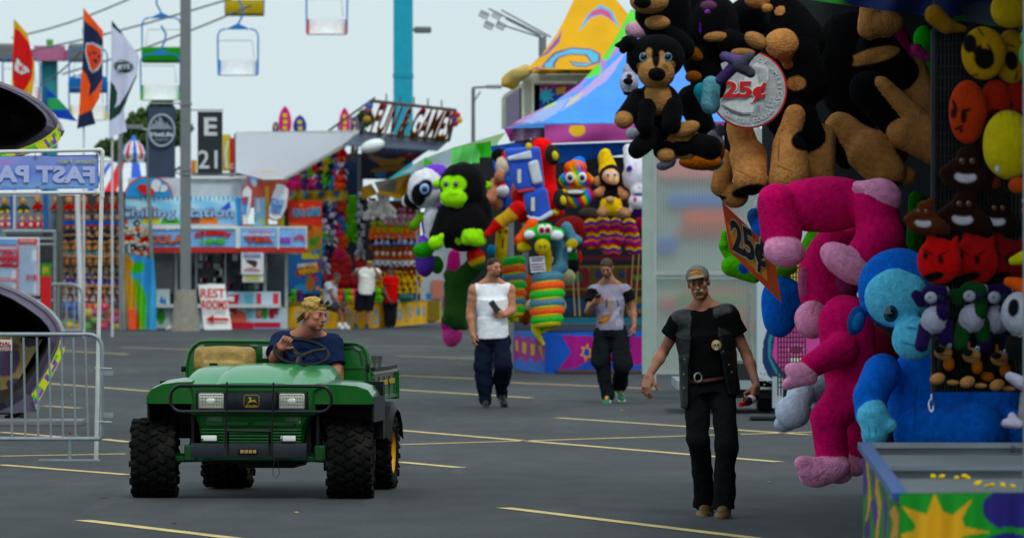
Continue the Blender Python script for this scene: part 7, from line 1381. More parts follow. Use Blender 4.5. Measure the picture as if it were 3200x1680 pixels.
# zigzag rainbow plush feet
def zig(lab, pts, r0, r1, foot):
    its = [('c',pts[0][0],pts[0][1],pts[1][0],pts[1][1],r0,r1,RB[0],.0,0),('e',foot[0],foot[1],foot[2],foot[3],RB[0],-.1)]; y = pts[0][1]-40; i = 0
    while y < foot[1]+foot[3]+20:
        for j in range(8): its.append(('p',pts[0][0]-70+j*28,y,17,8,['c01828','e4c420','3428a0','e07020','6c2890'][i % 5],28 if j % 2 else -28))
        y += 15; i += 1
    return plush(lab, cF, 85.9, its, m=PLUSHS, res=.015, group='zigzag striped plush legs')
zig('zigzag striped plush leg, leftmost and shortest', ((1010,480),(1040,560)), 40, 42, (1010,580,45,26)); zig('zigzag striped plush leg pointing down in the middle', ((1070,470),(1100,580)), 42, 48, (1120,610,50,36)); zig('zigzag striped plush leg nearest the clear panel', ((1210,480),(1225,570)), 42, 48, (1240,600,52,36)); zig('zigzag striped plush leg half hidden between the other two', ((1140,470),(1150,540)), 30, 34, (1160,560,30,30))
o = plush('dark green plush tuft below the pink heart', cF, 86, [('e',1310,540,36,40,'1c4840')], m=PLUSHS)
# coiled snakes
def coil(lab, cx_, y0, y1, rx, n, d, cols, tail, tr=26, up=None):
    rt = empty('coiled_snake', P(cF,cx_,y1,d), lab, 'plush toy', None); sc_ = .5917*d/F; N_ = len(cols)
    for i in range(n):                    # one loop of each colour in turn
        m = MB().mat(mat('scales_'+cols[i % N_], cols[i % N_], .85, var=.25, scale=30, bump=.5, bscale=26)); m2 = MB().mat(mat('belly_'+'b09c28', 'c8bc30', .85)); pts = []; pb = []
        for j in range(21):
            t = i+j/20*1.0; a = 2*PI*t+PI; y = y0+(y1-y0)*t/n-15*math.cos(a); rr_ = rx*(.82+.18*math.sin(PI*t/n)); p = P(cF, cx_+rr_*math.cos(a), y, d+rr_*math.sin(a)*sc_)-rt.location
            pts.append(p); pb.append(p+Vector((0,-.02,-tr*.62*sc_)))
        m.tube(pts, tr*sc_, 10); m.build('coil_ring', rt, smooth=True); m2.tube(pb, tr*.66*sc_, 8); m2.build('belly_ring', rt, smooth=True)
    MB().mat(mat('belly_b09c28', 'c8bc30', .85)).tube([P(cF,x,y,d)-rt.location for x, y in tail], [tr*sc_*(1-.75*i/(len(tail)-1)) for i in range(len(tail))], 10).build('tail', rt, smooth=True)
    return rt
GN, OR, BL = '38a848', 'dc6428', '50788c'
sn = coil('large coiled three-headed snake plush in green, orange and blue', 778, 745, 1010, 66, 6, 84.4, [BL, OR, GN], [(720,1000),(715,1030),(735,1070),(760,1110)], 30)
def sp(its, nm, **k): 
    o = plush('x', cF, 84.4, its, m=PLUSHS, name=nm, **k); del o['label']; del o['category']; o.location = o.location-sn.location; o.parent = sn; return o
sp([('c',745,770,850,700,34,34,BL,0,.05),('c',850,700,850,590,34,36,BL,.05,.1),('c',850,590,810,520,36,36,BL,.1,.05)], 'blue_neck'); sp([('c',775,740,765,620,30,34,'a89820',0,-.1)], 'middle_neck')
hd = sp([('e',760,520,62,52,GN,-.15),('e',750,592,42,44,'b8a828',-.35),('e',690,525,40,30,GN,-.15),('e',830,525,42,32,GN,-.15),('e',682,532,30,24,Wt,-.25),('e',830,535,32,24,Wt,-.25),('e',765,470,40,18,'141414',-.1),('p',740,592,7,9,'3c3c10'),('p',765,592,7,9,'3c3c10'),('c',752,630,752,680,8,6,'b81820',-.4,-.4)], 'snake_head')
hd2 = bpy.data.objects
for x in (749, 781): 
    o = MB().mat(mat('eye_white_d8dcdc', 'd8dcdc', .25, coat=.5)).ell(P(cF,x,503,83.95)-sn.location, (.065,.03,.08), nu=12, nv=8).mat(mat('eye_red', 'a81020', .1)).ell(P(cF,x,505,83.92)-sn.location, (.04,.02,.045), nu=10, nv=6).mat(mat('eye_101010','101010',.1)).ell(P(cF,x,505,83.90)-sn.location, (.015,.015,.02), nu=8, nv=5); o.build('eye', sn, smooth=True)
sp([('e',640,565,40,34,'b84c20'),('c',640,560,700,480,34,36,OR,0,0),('e',655,600,40,26,'a89820',-.1),('c',628,640,626,670,8,4,'b01820',-.1,-.1)], 'orange_head'); sp([('e',925,560,40,30,BL),('c',880,490,900,540,28,30,BL),('e',905,580,36,30,'a89820',-.1),('e',895,610,12,14,Wt,-.15),('c',948,620,955,680,7,4,'b01820')], 'blue_head')
sn2 = coil('smaller coiled snake plush behind the man in the white shirt', 600, 660, 960, 42, 7, 86, [GN, OR, BL], [(600,950),(610,975),(620,990)], 28)
o = plush('yellow plush giraffe neck beside the coiled snakes', cF, 86.3, [('c',535,540,530,680,34,30,'b8a020'),('e',540,510,36,30,'b88c20'),('p',528,515,10,8,'201810'),('p',560,512,8,8,'201810'),('c',545,540,540,600,6,5,'a02018',-.3,-.3)], m=PLUSHS)
o = plush('bright blue plush paw under the gorilla arm', cF, 86.2, [('e',482,610,26,30,'2080b0'),('e',478,300,8,14,'2080b0',.2)], m=PLUSHS)
o = plush('dark red plush bulge behind the snake heads', cF, 87, [('e',900,520,95,90,'6c141c')], m=PLUSHS)
o = plush('orange brown plush body with cream hands beside the coil', cF, 87.2, [('e',675,850,52,110,'7c3c20'),('e',688,900,26,34,'b8b090',-.3,30),('e',660,960,30,50,'6c3018')], m=PLUSHS)
o = plush('cream plush paw to the right of the coil', cF, 86.6, [('e',885,755,44,44,'a8a888'),('e',800,660,14,22,'b0a888'),('e',870,905,12,30,'b8b098')], m=PLUSHS)
o = plush('green plush collar hanging right of the blue snake head', cF, 87, [('e',912,640,30,26,'2c7c3c'),('e',915,690,34,40,'141418')], m=PLUSHS)
o = plush('grey brown plush body under the rainbow swirl toy', cF, 86.4, [('e',1000,420,60,36,'3c3430')], m=PLUSHS)
cs = sheet('tag_card', cF, [(683,648),(692,730)], [(762,642),(772,722)], 83.7, 'c0c0c4', [([(692,652),(758,648),(758,656),(692,660)],'3c2c60'),([(695,664),(755,660),(755,668),(695,672)],'3c2c60'),([(690,684),(762,679),(762,686),(690,691)],'4c3c5c'),([(694,698),(760,693),(760,700),(694,705)],'4c3c5c'),([(694,712),(764,707),(764,715),(694,719)],'4c3c5c')], 60, 40, back=.004); tag(cs, 'white printed card hanging from the snake toy', 'card')
# ================================================================ RIGHT: THE NEAR TOY BOOTH
BK = '08080a'; TN = 'b4845c'; TN2 = 'a47650'; MAG = 'c41466'; PK = 'e8a0c2'; BL1 = '1668c8'; BL2 = '78c8ee'
rbth = empty('toy_booth', (3.6, 34, 0), 'large dark toy booth filling the right of the lot', 'booth'); ro = -rbth.location
def A_(o): o.location = ro; return o
dk = paint('14161c')
A_(MB().mat(dk).box((5.9,44,2.3), (3.1,.1,2.3)).box((3.4,43.2,2.95), (1.5,.03,.85)).build('back_wall', rbth)); A_(MB().mat(dk).box((8.9,33,2.3), (.1,11,2.3)).build('side_wall', rbth))  # second box: dark sheet added to darken bright gaps between the toys
A_(MB().mat(paint('20304c')).poly([(1.75,26,3.5),(9,26,3.5),(9,44.3,3.9),(2.5,44.3,3.9)], (0,0,.12)).build('roof', rbth))
A_(MB().mat(dk).box((2.86,43.9,2.0),(.06,.06,2.0)).box((8.8,22,1.7),(.06,.06,1.7)).build('booth_post', rbth))
def hz(x, y): return 34.
A_(sheet('roof_hem', cI, [(640,-90),(640,-8)], [(2140,-90),(2140,205)], 33.8, '1c2c5c', [([(640,-90),(920,-90),(905,0),(1000,50),(640,-5)],'2c6c2c'),([(1700,60),(1800,10),(1960,20),(2010,160),(1900,165),(1730,160)],'3c4450'),([(1650,110),(1720,105),(1740,160),(1900,165),(2100,175),(2140,230),(1650,200)],'2c7c2c'),([(1100,-90),(1500,-90),(1400,40),(1250,60)],'28285c')], 120, 20, .04, 4, m=FABRIC, parent=rbth))
# counter with water troughs
zt = .95; q = {k_: Vector(v) for k_, v in dict(bl=(1.69,27.3,zt), fl=(1.47,21.5,zt), br=(5.2,27.3,zt), fr=(5.0,21.5,zt), ml=(1.60,24.4,zt), mr=(5.1,24.4,zt)).items()}
ctn = empty('trough_counter', (3.2, 24, 0), 'long water trough counter with green, yellow and purple printed skirts', 'counter'); ro = -ctn.location
cn_front = 21.5
def dside(x, y): t = min(max((x-1050)/(1290-1050), 0), 1); return 1/((1-t)/27.3+t/21.5)-.03
YB = 'c09018'
A_(sheet('side_skirt', cK, [(1050,730),(1050,1560)], [(1293,1060),(1300,2200)], dside, '2c6c2c', [([(1050,720),(1090,780),(1100,850),(1080,1000),(1060,1100),(1050,1050)],'2c2470'),([(1062,760),(1095,790),(1088,900),(1105,1100),(1075,1250),(1060,1352),(1052,1352),(1080,1150),(1085,1000),(1072,900)],YB),([(1095,800),(1112,830),(1130,1000),(1120,1100),(1112,1000)],'4c2060'),([(1140,900),(1165,930),(1150,1000),(1172,1120),(1150,1352),(1130,1352),(1150,1150),(1130,1050)],YB),([(1175,880),(1195,900),(1190,1050),(1215,1150),(1200,1352),(1185,1352),(1190,1200)],'3c2068'),([(1060,1260),(1100,1200),(1095,1352),(1055,1352)],'241c50'),([(1210,1000),(1240,1060),(1225,1100)],YB),([(1225,1180),(1260,1130),(1290,1200),(1280,1352),(1230,1352),(1250,1250)],YB),([(1100,1120),(1130,1080),(1150,1200),(1130,1300)],'2c2470'),([(1205,940),(1290,1080),(1290,1120),(1215,1010)],'7c7494'),([(1150,1500),(1200,1480),(1220,1700),(1160,1800)],'3c2068')], 60, 160, .0, m=FABRIC, parent=ctn))
A_(sheet('front_skirt', cK, [(1293,1056),(1300,2300)], [(2160,1050),(2160,2300)], 21.43, '2c8438', [([(1522,1050),(1575,1175),(1640,1200),(1775,1085),(1705,1220),(1720,1275),(1885,1312),(1720,1335),(1650,1400),(1400,1420),(1290,1330),(1385,1300),(1400,1270),(1305,1140),(1470,1195)],'c89c24'),(oval(2040,1170,205,140,10,30),'201c64'),([(1850,1352),(2000,1310),(2160,1340),(2160,1500),(1850,1500)],'1c1c60'),([(1300,1450),(1500,1600),(1300,1700)],'3c2068'),([(1960,1275),(2160,1290),(2160,1330),(2000,1310)],'2c7c30')], 150, 130, .02, 4, m=FABRIC, parent=ctn))
TR = mat('trough_metal', '5c6266', .3, .3, var=.2, scale=4, dirt=.25); RAIL = mat('blue_rail', '2c4c80', .45, .2, dirt=.3); SIL = mat('worn_rail', '747c84', .4, .4, dirt=.3)
m = MB().mat(RAIL); dz = Vector((0,0,-.015))
for a, b in (('bl','fl'),): m.bar(q[a]+dz, q[b]+dz, .06, .03)
m.bar(q['fl']+dz, q['fr']+dz, .05, .02); m.mat(SIL).bar(q['bl']+dz, q['br']+dz, .04, .025).bar(q['ml']+dz, q['mr']+dz, .04, .02)
m.mat(RAIL).bar(Vector((2.62,27.3,zt)), Vector((2.48,24.4,zt-.016)), .06, .03).bar(Vector((2.62,24.4,zt)), Vector((2.55,21.5,zt-.016)), .06, .03); A_(m.build('trough_rail', ctn))
m = MB().mat(TR)
for a, b in (('bl','br'),('ml','mr'),('fl','fr')): m.poly([q[a]+Vector((0,0,-.02)), q[b]+Vector((0,0,-.02)), q[b]+Vector((0,0,-.09)), q[a]+Vector((0,0,-.09))], (0,.02,0))
for xa, ya, xb, yb in ((1.69,27.3,1.47,21.5),(2.62,27.3,2.48,24.4),(2.62,24.4,2.55,21.5)): m.poly([(xa,ya,zt-.02),(xb,yb,zt-.02),(xb,yb,zt-.09),(xa,ya,zt-.09)], (.02,0,0))
A_(m.build('trough_wall', ctn)); A_(MB().mat(mat('trough_water', '5c6468', .45, 0, var=.1, scale=2, bump=.05, bscale=4, spec=.5)).poly([(1.70,27.28,zt-.06),(1.49,21.52,zt-.06),(5.0,21.52,zt-.06),(5.2,27.28,zt-.06)], (0,0,-.01)).build('water', ctn)); A_(MB().mat(dk).box((3.4,24.6,.4), (1.6,2.6,.36)).build('base_frame', ctn))
A_(wtext('2', cK, 2035, 782, 42, 36, 27.26, paint('181c20'), ctn, bold=.0)).location = ro+Vector((0,-.03,0)); A_(MB().mat(paint('c0c4c4')).box((2.62,27.25,zt+.005), (.13,.06,.01)).build('latch_plate', ctn))
rs = np.random.RandomState(2)
for i, (x, y, n_) in enumerate(((1512,958,2),(1572,960,2),(1690,966,3),(1742,966,4),(1800,1006,3),(1882,1018,2),(1972,1016,2),(2038,1020,1))):
    dd_ = F*(1.85-(zt-.05))/(cK(x,y)[1]-HY); p = P(cK, x, y, dd_); its = [ell(Vector((rs.uniform(-.007,.007)*n_, rs.uniform(-.02,.02), .006+.003*j)), (.012,.009,.008), 'c8ac10') for j in range(n_+1)]
    o = blob('rubber_duck', its, None, PLUSHS, res=.005, k=.006, loc=p); tag(o, 'small yellow floating toy, %s in the near trough' % ['first from the left','second from the left','third from the left','in the largest clump','just right of the clump','third from the right','second from the right','last at the right'][i], 'toy', 'yellow toys floating in the trough')
# grey post at the very right edge
o = MB().mat(PG).box((2.058,22.6,1.7),(.022,.06,1.7), bev=.01).build('booth_pole'); tag(o, 'grey post at the right edge of the photo', 'post'); o.location.x = .0
# ---- white trailer with a pink monster mural, clear panel
tr_ = empty('mural_trailer', (P(cJ,700,900,66).x,66,0), 'white trailer with a pink cartoon mouth mural behind the plush toys', 'trailer'); ro = -tr_.location
A_(sheet('trailer_side', cJ, [(352,300),(352,1495)], [(1500,300),(1500,1520)], 66, 'b0bcc4', [([(490,900),(1500,900),(1500,1480),(500,1480),(420,1420),(385,1330),(390,1200),(440,1040)],'142450'),([(520,960),(1500,960),(1500,1480),(560,1480),(470,1400),(420,1300),(425,1180),(470,1050)],'1c7884'),([(530,980),(1500,980),(1500,1470),(560,1470),(490,1400),(440,1300),(445,1190),(490,1060)],'142450'),([(560,1000),(1500,1000),(1500,1460),(600,1460),(500,1370),(450,1290),(470,1150)],'b8508c'),(oval(610,1250,62,40),'d070a8'),(oval(610,1252,44,26),'8c2c54'),([(585,1290),(660,1290),(640,1340),(600,1340)],'c01c34'),([(560,1300),(680,1300),(660,1360),(590,1350)],'d8d8c8'),([(500,600),(700,560),(700,800),(500,800)],'c8b020')], 220, 220, parent=tr_, back=.3))
A_(MB().mat(paint('8c9498')).box((P(cJ,900,0,67).x,67.2,P(cK,0,360,66).z+.03),(1.95,1.2,.05)).mat(DARK).box((P(cJ,900,0,67).x,67.2,.38),(1.8,1.,.2)).build('chassis', tr_)); A_(MB().mat(DARK).lathe([(0,-.1),(.33,-.1),(.36,0),(.33,.1),(0,.1)], (P(cK,420,0,66).x,66.6,.36), (1,0,0), 20).build('trailer_wheel', tr_, smooth=True))
A_(MB().mat(paint('9ca4a8')).box(P(cK,485,390,65.9), (.06,.05,.18)).build('step_bracket', tr_)); m = MB().mat(STEEL)
for x, y in ((375,265),(400,270),(420,320),(440,325),(398,340),(372,300)): m.ell(P(cK,x,y,65.95), (.012,.01,.012), nu=6, nv=4)
A_(m.build('rivets', tr_)); o = MB().mat(DARK).box(P(cK,430,536,63.5)+Vector((0,0,-0.0)), (.22,.2,.03), bev=.02).build('rubber_pad'); tag(o, 'black rubber pad on the asphalt beside the white plush foot', 'pad'); o.location.z += .035-P(cK,430,536,63.5).z
gr = empty('wire_grid', (P(cJ,580,0,60).x,60,0), 'black wire grid panel in front of the pink mural', 'grid panel'); ro = -gr.location; m = MB().mat(DARK)
for i in range(10): x = 488+i*20; m.bar(P(cJ,x,640,60), P(cK,x,415,60), .014)
for i in range(27): y = 640+i*33; m.bar(P(cJ,487,y,60), P(cJ,668,y,60), .012)
A_(m.build('grid_wires', gr))
pan = empty('clear_panel', (P(cG,420,0,72).x,72,0), 'tall translucent ribbed panel in a pale metal frame', 'panel'); ro = -pan.location
pm = bpy.data.materials.new('ribbed_polycarbonate'); pm.use_nodes = True; nt = pm.node_tree; b_ = nt.nodes['Principled BSDF']; b_.inputs['Roughness'].default_value = .3; b_.inputs['Transmission Weight'].default_value = .86; b_.inputs['IOR'].default_value = 1.15
wv = nt.nodes.new('ShaderNodeTexWave'); wv.inputs['Scale'].default_value = 9.; wv.inputs['Distortion'].default_value = .3; tc_ = nt.nodes.new('ShaderNodeTexCoord'); nt.links.new(tc_.outputs['Object'], wv.inputs['Vector']); rp = nt.nodes.new('ShaderNodeValToRGB'); rp.color_ramp.elements[0].color = (.56,.58,.58,1); rp.color_ramp.elements[1].color = (.82,.85,.83,1); nt.links.new(wv.outputs['Fac'], rp.inputs[0]); nt.links.new(rp.outputs[0], b_.inputs['Base Color'])
A_(boxo('panel_sheet', cG, 202, -420, 665, 640, 72, .02, pm, pan)); FRM = paint('a2a6a6')
for x0, y0, x1, y1 in ((200,-430,212,720),(622,222,632,720),(212,206,665,222),(212,236,665,240),(655,-430,668,720),(212,636,665,646)): A_(boxo('panel_frame', cG, x0, y0, x1, y1, 71.9, .08, FRM if x1-x0 > 11 or y1-y0 < 30 else paint('8a8e8c'), pan))
m = MB().mat(paint('686868'))
for i in range(9): m.ell(P(cG,627,260+i*55,71.85), (.012,.012,.012), nu=6, nv=4)
A_(m.build('rivets', pan))
o = boxo('colour_backing', cG, 150, -420, 700, 660, 75, .05, paint('98a8a0')); tag(o, 'pale sheet with coloured stripes added behind the ribbed panel', 'curtain')  # striped sheet added to give the blurred colours seen through the panel
for x0, y0, x1, y1, c in ((220,60,300,120,'2468c0'),(300,30,520,50,'c83838'),(330,-60,560,10,'d86838'),(260,-130,600,-80,'3878c8'),(320,290,600,310,'d04838'),(300,315,560,340,'38a048'),(420,330,620,345,'40a050'),(230,330,300,370,'c04828'),(480,380,620,400,'d06030'),(500,440,650,460,'d04020'),(220,-320,620,-200,'e09090'),(560,100,650,200,'c0b8a0')): boxo('backing_stripe', cG, x0, y0, x1, y1, 74.9, .05, paint(c), o, .02)
# ---- 25 cent signs
dg = MB().mat(mat('orange_board', 'b8541c', .5, var=.2, scale=3)).poly([P(cJ,x,y,37.2) for x, y in ((118,275),(172,605),(512,942),(460,600))], (0,.02,0)).build('price_diamond'); tag(dg, 'tilted orange diamond board reading 25 cents in black', 'sign'); o_ = Vector((0,0,0))
MB().mat(mat('amber_print', 'c8881c', .5, var=.25, scale=4)).poly([P(cJ,x,y,37.195) for x, y in ((150,420),(205,600),(420,800),(410,640),(330,520))], (0,.002,0)).build('amber_glow_print', dg)
u1 = (P(cJ,395,580,37.2)-P(cJ,195,480,37.2)).normalized(); u2 = Vector((-.10,0,1)).normalized(); sc_ = .4735*37.2/F
for c, b, off_ in (('b8b0a0', .07, .012), ('0c1018', .035, .018)): text('25¢', 'lettering', dg, paint(c), P(cJ,298,645,37.2)-Vector((0,off_,0)), (u1.x,0,u1.z*1.1), u2, 205*sc_, 255*sc_, .003, b)
dco = 36.6; cn = MB().mat(RED).lathe([(0,-.008),(1,-.008),(1,.008),(0,.008)], (0,0,0), (0,-1,0), 64).build('coin_board'); k_ = 258*.4735*dco/F; cn.location = P(cI,290,592,dco); cn.scale = (k_,1,k_*1.0); tag(cn, 'round silver coin board with a red rim reading 25 cents', 'sign')
SV = mat('silver_print', 'a8acae', .5, 0, var=.22, scale=5); SVL = mat('silver_light', 'd0d4d4', .4); SVD = mat('silver_dark', '5c6064', .5, .2)
MB().mat(SV).lathe([(0,0),(.955,0),(.955,.006),(0,.006)], (0,-.0085,0), (0,-1,0), 64).build('coin_face', cn)
def cpt(x, y, z=.016): return Vector(((x-290)/258, -z, (592-y)/258))
m = MB().mat(SVL).poly([cpt(x,y) for x, y in ((330,420),(385,400),(420,450),(425,520),(400,560),(385,640),(350,660),(320,640),(300,600),(260,560),(270,500),(300,470))], (0,.003,0))
m.poly([cpt(x,y,.0165) for x, y in ((130,690),(200,650),(300,640),(350,680),(330,740),(260,745),(180,720))], (0,.003,0)).mat(SVD).poly([cpt(x,y,.019) for x, y in ((112,690),(180,725),(260,752),(310,752),(305,762),(240,765),(160,738))], (0,.003,0)).mat(SVL)
for i in range(7): m.tube([cpt(330+i*6,690,.02), cpt(318+i*9,740,.02), cpt(312+i*9,765,.02)], .008, 5)
for i in range(6): m.tube([cpt(310+i*18,430+i*4,.02), cpt(350+i*12,480,.02), cpt(370+i*8,560,.02)], .006, 5)
m.build('head_relief', cn)
def arc_text(s, r, a0, a1, h, mt, flip=False):
    n = len(s)
    for i, ch_ in enumerate(s):
        if ch_ == ' ': continue
        a = math.radians(a0+(a1-a0)*(i/(n-1))); pos = Vector((r*math.cos(a), -.018, r*math.sin(a))); t = Vector((math.sin(a),0,-math.cos(a))); u = Vector((math.cos(a),0,math.sin(a)))
        if flip: t, u = -t, -u
        text(ch_, 'lettering', cn, mt, pos-u*h*.5, t, u, h, None, .004, .02)
arc_text('UNITED STATES OF AMERICA', .82, 195, -15, .11, SVL); arc_text('QUARTER DOLLAR', .80, 228, 318, .11, SVL, True)
for s_, x, y in (('IN', 445, 655), ('GOD WE', 440, 680), ('TRUST', 432, 705), ('P', 412, 735)): text(s_, 'lettering', cn, SVL, cpt(x,y), (1,0,-.25), (.25,0,1), .075, None, .004, .02)
for c, b, off_ in (('d8d8d8', .07, .022), ('b81420', .035, .030)): text('25¢', 'lettering', cn, paint(c), cpt(262,640,off_), (1,0,.0), (.05,0,1), .40, 1.12, .004, b)
# ---- big tan and black dogs (d = 37)
dr = 37.; FUR = mat('long_fur', attr=True, rough=1., var=.2, scale=26, bump=.9, bscale=75, bd=.012, sheen=.02, spec=.03)
def fuz(a, f, s, j=.0024): w = wob(a, f, s); return lambda X: w(X)+np.random.normal(size=len(X))*j*.55
def dog(lab, its, d=dr, **k): return plush(lab, cI, d, its, m=FUR, name='plush_dog', disp=fuz(.007,11,len(its),.003), res=k.pop('res', .0085), k=.02, **k)
dog('giant black and tan plush dog holding the coin board', [('e',560,500,215,420,BK,.15,0,190),('c',480,60,620,260,150,180,BK,.1,.1),('e',500,300,112,100,TN,-.22),('c',520,360,545,430,60,40,TN,-.2,-.15),('e',500,80,60,62,TN,-.0),('c',640,330,700,560,110,120,BK,0,0),
    ('c',230,850,285,1040,80,92,TN,-.12,-.14),('c',285,1040,300,1180,118,108,TN,-.14,-.2),('c',590,760,540,960,70,90,TN,-.16,-.18),('c',560,1000,555,1170,118,140,TN,-.2,-.26),('c',640,740,690,900,95,110,BK,-.0,-.02),('c',790,900,740,1180,85,130,TN,.05,-.02),('e',700,1270,100,95,TN,-.05),('c',150,1050,110,1230,70,65,TN2,.1,.05),('e',200,1290,90,80,TN2,.05),('c',190,830,200,1000,50,60,BK,.1,.1),
    ('p',605,552,62,46,TN),('p',590,790,66,95,TN,20),('p',660,930,100,70,BK,-10),('p',235,1140,55,3,'5c3c20',28),('p',520,1120,60,3,'5c3c20',24),('p',480,1000,3,80,'6c4828',4),('p',290,1262,110,42,BK,-12),('p',525,1285,110,36,BK,0),('p',110,1305,40,16,BK),('e',300,960,60,100,'7c4420',.0)])
dog('second giant black and tan plush dog lying behind the first', [('e',1020,460,290,400,BK,.2,-12,200),('c',1150,330,1300,480,140,110,BK,0,0),('e',1165,150,150,95,TN,-.1),('c',1090,60,1080,190,70,75,TN,-.12,-.12),('c',1380,480,1480,820,105,140,TN,.08,.05),('c',1160,560,1480,880,60,90,TN,-.2,-.2),('c',1300,880,1500,960,100,120,TN,-.2,-.15),('c',1080,600,1250,790,130,120,BK,-.12,-.12),('c',900,850,1080,1000,110,140,TN,-.05,-.1),('c',1080,1000,1190,1130,150,125,TN,-.12,-.15),('c',860,880,930,1040,70,80,BK,-.08,-.08),('e',1300,1160,90,60,TN,-.1),
    ('p',1115,372,175,48,TN,-14),('p',1230,1228,90,34,BK,4),('p',960,400,30,40,BK),('e',1240,1000,120,110,'643418',.05)], d=37.6)
# ---- upper left dogs, nearer (d = 31)
dn = 31.
def ndog(lab, its, d=dn, eyes=(), **k):
    o = plush(lab, cH, d, its, name='plush_dog', m=FUR, disp=fuz(.003,14,len(its),.0012), **k)
    for x, y in eyes: eye(o, cH, x, y, 30, d-.165, '0a0a0e', '7c9cb0', .8)
    return o
HT = 'a07854'
ndog('sad eyed black and tan plush dog facing the camera', [('e',1240,400,205,165,BK,.08),('c',1060,310,960,320,62,12,BK,.05,0),('c',1040,300,1010,350,50,30,BK),('e',1240,520,132,110,HT,-.06),('e',1242,532,60,45,'0a0a0c',-.18),('e',1250,780,180,210,BK,.12),('e',1250,690,98,120,HT,-.02),('c',1120,700,1020,830,80,72,BK,0,-.08),('e',1005,850,66,62,HT,-.12),('c',1170,760,1160,890,60,62,BK,-.08,-.12),('c',1360,760,1340,880,72,70,BK,-.05,-.1),('e',1450,910,100,55,HT,-.05,-20),('c',1200,960,1100,1060,80,62,BK,0,-.12),('c',1400,980,1620,1040,75,85,BK,.1,-.05),('e',1310,1100,62,50,HT,-.05),('e',1300,1060,80,70,BK,0),('e',1430,965,110,46,HT,.0,-8),('e',1440,1085,80,42,HT,.02),('e',1420,1040,80,60,BK,0),('p',1190,400,28,62,HT),('p',1278,410,26,50,HT),('p',1235,402,28,80,BK),('p',1150,470,46,30,HT),('p',1330,460,46,34,HT)], eyes=((1152,405),(1322,405)))
ndog('black and tan plush dog cut off by the top of the photo', [('e',1190,10,138,95,HT,-.05),('e',1140,28,62,42,'0a0a0c',-.18),('e',1250,160,90,52,HT,.0),('c',1200,100,1230,190,110,80,BK,.12,.12),('e',1380,60,120,220,BK,.15),('c',1330,250,1420,330,90,100,BK,.1,.1)], d=31.3)
ndog('jumble of black plush dogs hanging behind the sad eyed dog', [('e',1650,200,200,250,BK,.15),('c',1560,430,1620,600,130,120,BK,.1,.1),('e',1900,120,150,150,BK,.2),('c',1760,300,1900,330,90,80,BK),('e',1650,262,80,34,HT,-.05,-6),('e',1935,290,90,58,HT,-.1,30),('e',1510,380,70,42,'784826',-.05,40),('e',1500,545,60,44,'784826',-.08),('e',1850,375,90,34,HT,-.1),('e',1500,60,140,160,BK,.2),('c',1500,700,1560,860,110,90,BK,.1,.1),('e',2020,60,40,30,TN,-.05),('e',1950,0,90,60,TN2,0),('e',1430,300,60,60,BK,.1)], d=31.6)
ndog('lilac and grey plush arms crossing in front of the coin board', [('c',1720,400,1850,440,36,40,'5c4c78',-.05,-.1),('c',1850,440,1900,400,42,26,'484858',-.1,-.12),('c',1820,470,1900,520,50,36,'40404c',-.1,-.1),('c',1700,560,1780,480,40,44,'4c3c6c',0,-.05)], d=31.2)
ndog('pale blue plush foot hanging between the dogs and the coin', [('c',1560,640,1600,700,60,62,'2c8494',0,0),('c',1625,600,1620,740,62,68,'6898a4',-.05,-.08)], d=31.4)
ndog('dark grey plush legs hanging behind the pale blue foot', [('c',1540,780,1640,960,70,60,'383840',.1,.1),('e',1690,920,36,46,'4c4c54',0),('c',1640,960,1690,1000,40,30,'8a8a94'),('c',1240,1000,1330,1080,34,60,'84848c',.1,.1),('c',1370,1000,1340,1140,60,44,'7c7c8c',.1,0),('e',1290,1170,52,32,'6c6c7c',.0),('e',1510,1040,20,60,'9c9ca4',0)], d=31.9)
ndog('white plush cow head with a black nose behind the sad eyed dog', [('e',1050,590,66,80,'b8b8c8',.0),('e',1040,575,34,22,'101014',-.08),('e',1040,660,36,16,'141418',-.03),('e',1060,500,50,50,'a8a8bc',.03),('c',1080,210,1150,200,60,60,'c098a8',.1,.1),('e',1070,430,40,50,'7c6890',.1),('p',1050,542,20,20,'202028'),('e',1060,690,30,20,'8c3058',.02)], d=32.4)
ndog('white plush paws below the sad eyed dog', [('e',1070,940,48,42,'a8a8b4',0),('e',1150,955,52,44,'b8b8c0',.02),('e',1230,840,30,80,'84848c',.1)], d=32)
ndog('brown plush rump hanging low behind the dogs', [('e',1550,1140,155,62,'8c5028',.0),('e',1650,1060,80,100,'5c2c18',.05),('e',1660,1150,70,46,'7898a8',.1,-30)], d=33)
ndog('purple and pink ribbon plush between the top dogs', [('e',1610,40,60,36,'5c3c54',.05),('e',1600,85,24,20,'7c3c94',0),('c',1550,160,1550,230,10,12,'5c1c8c')], d=31.1)
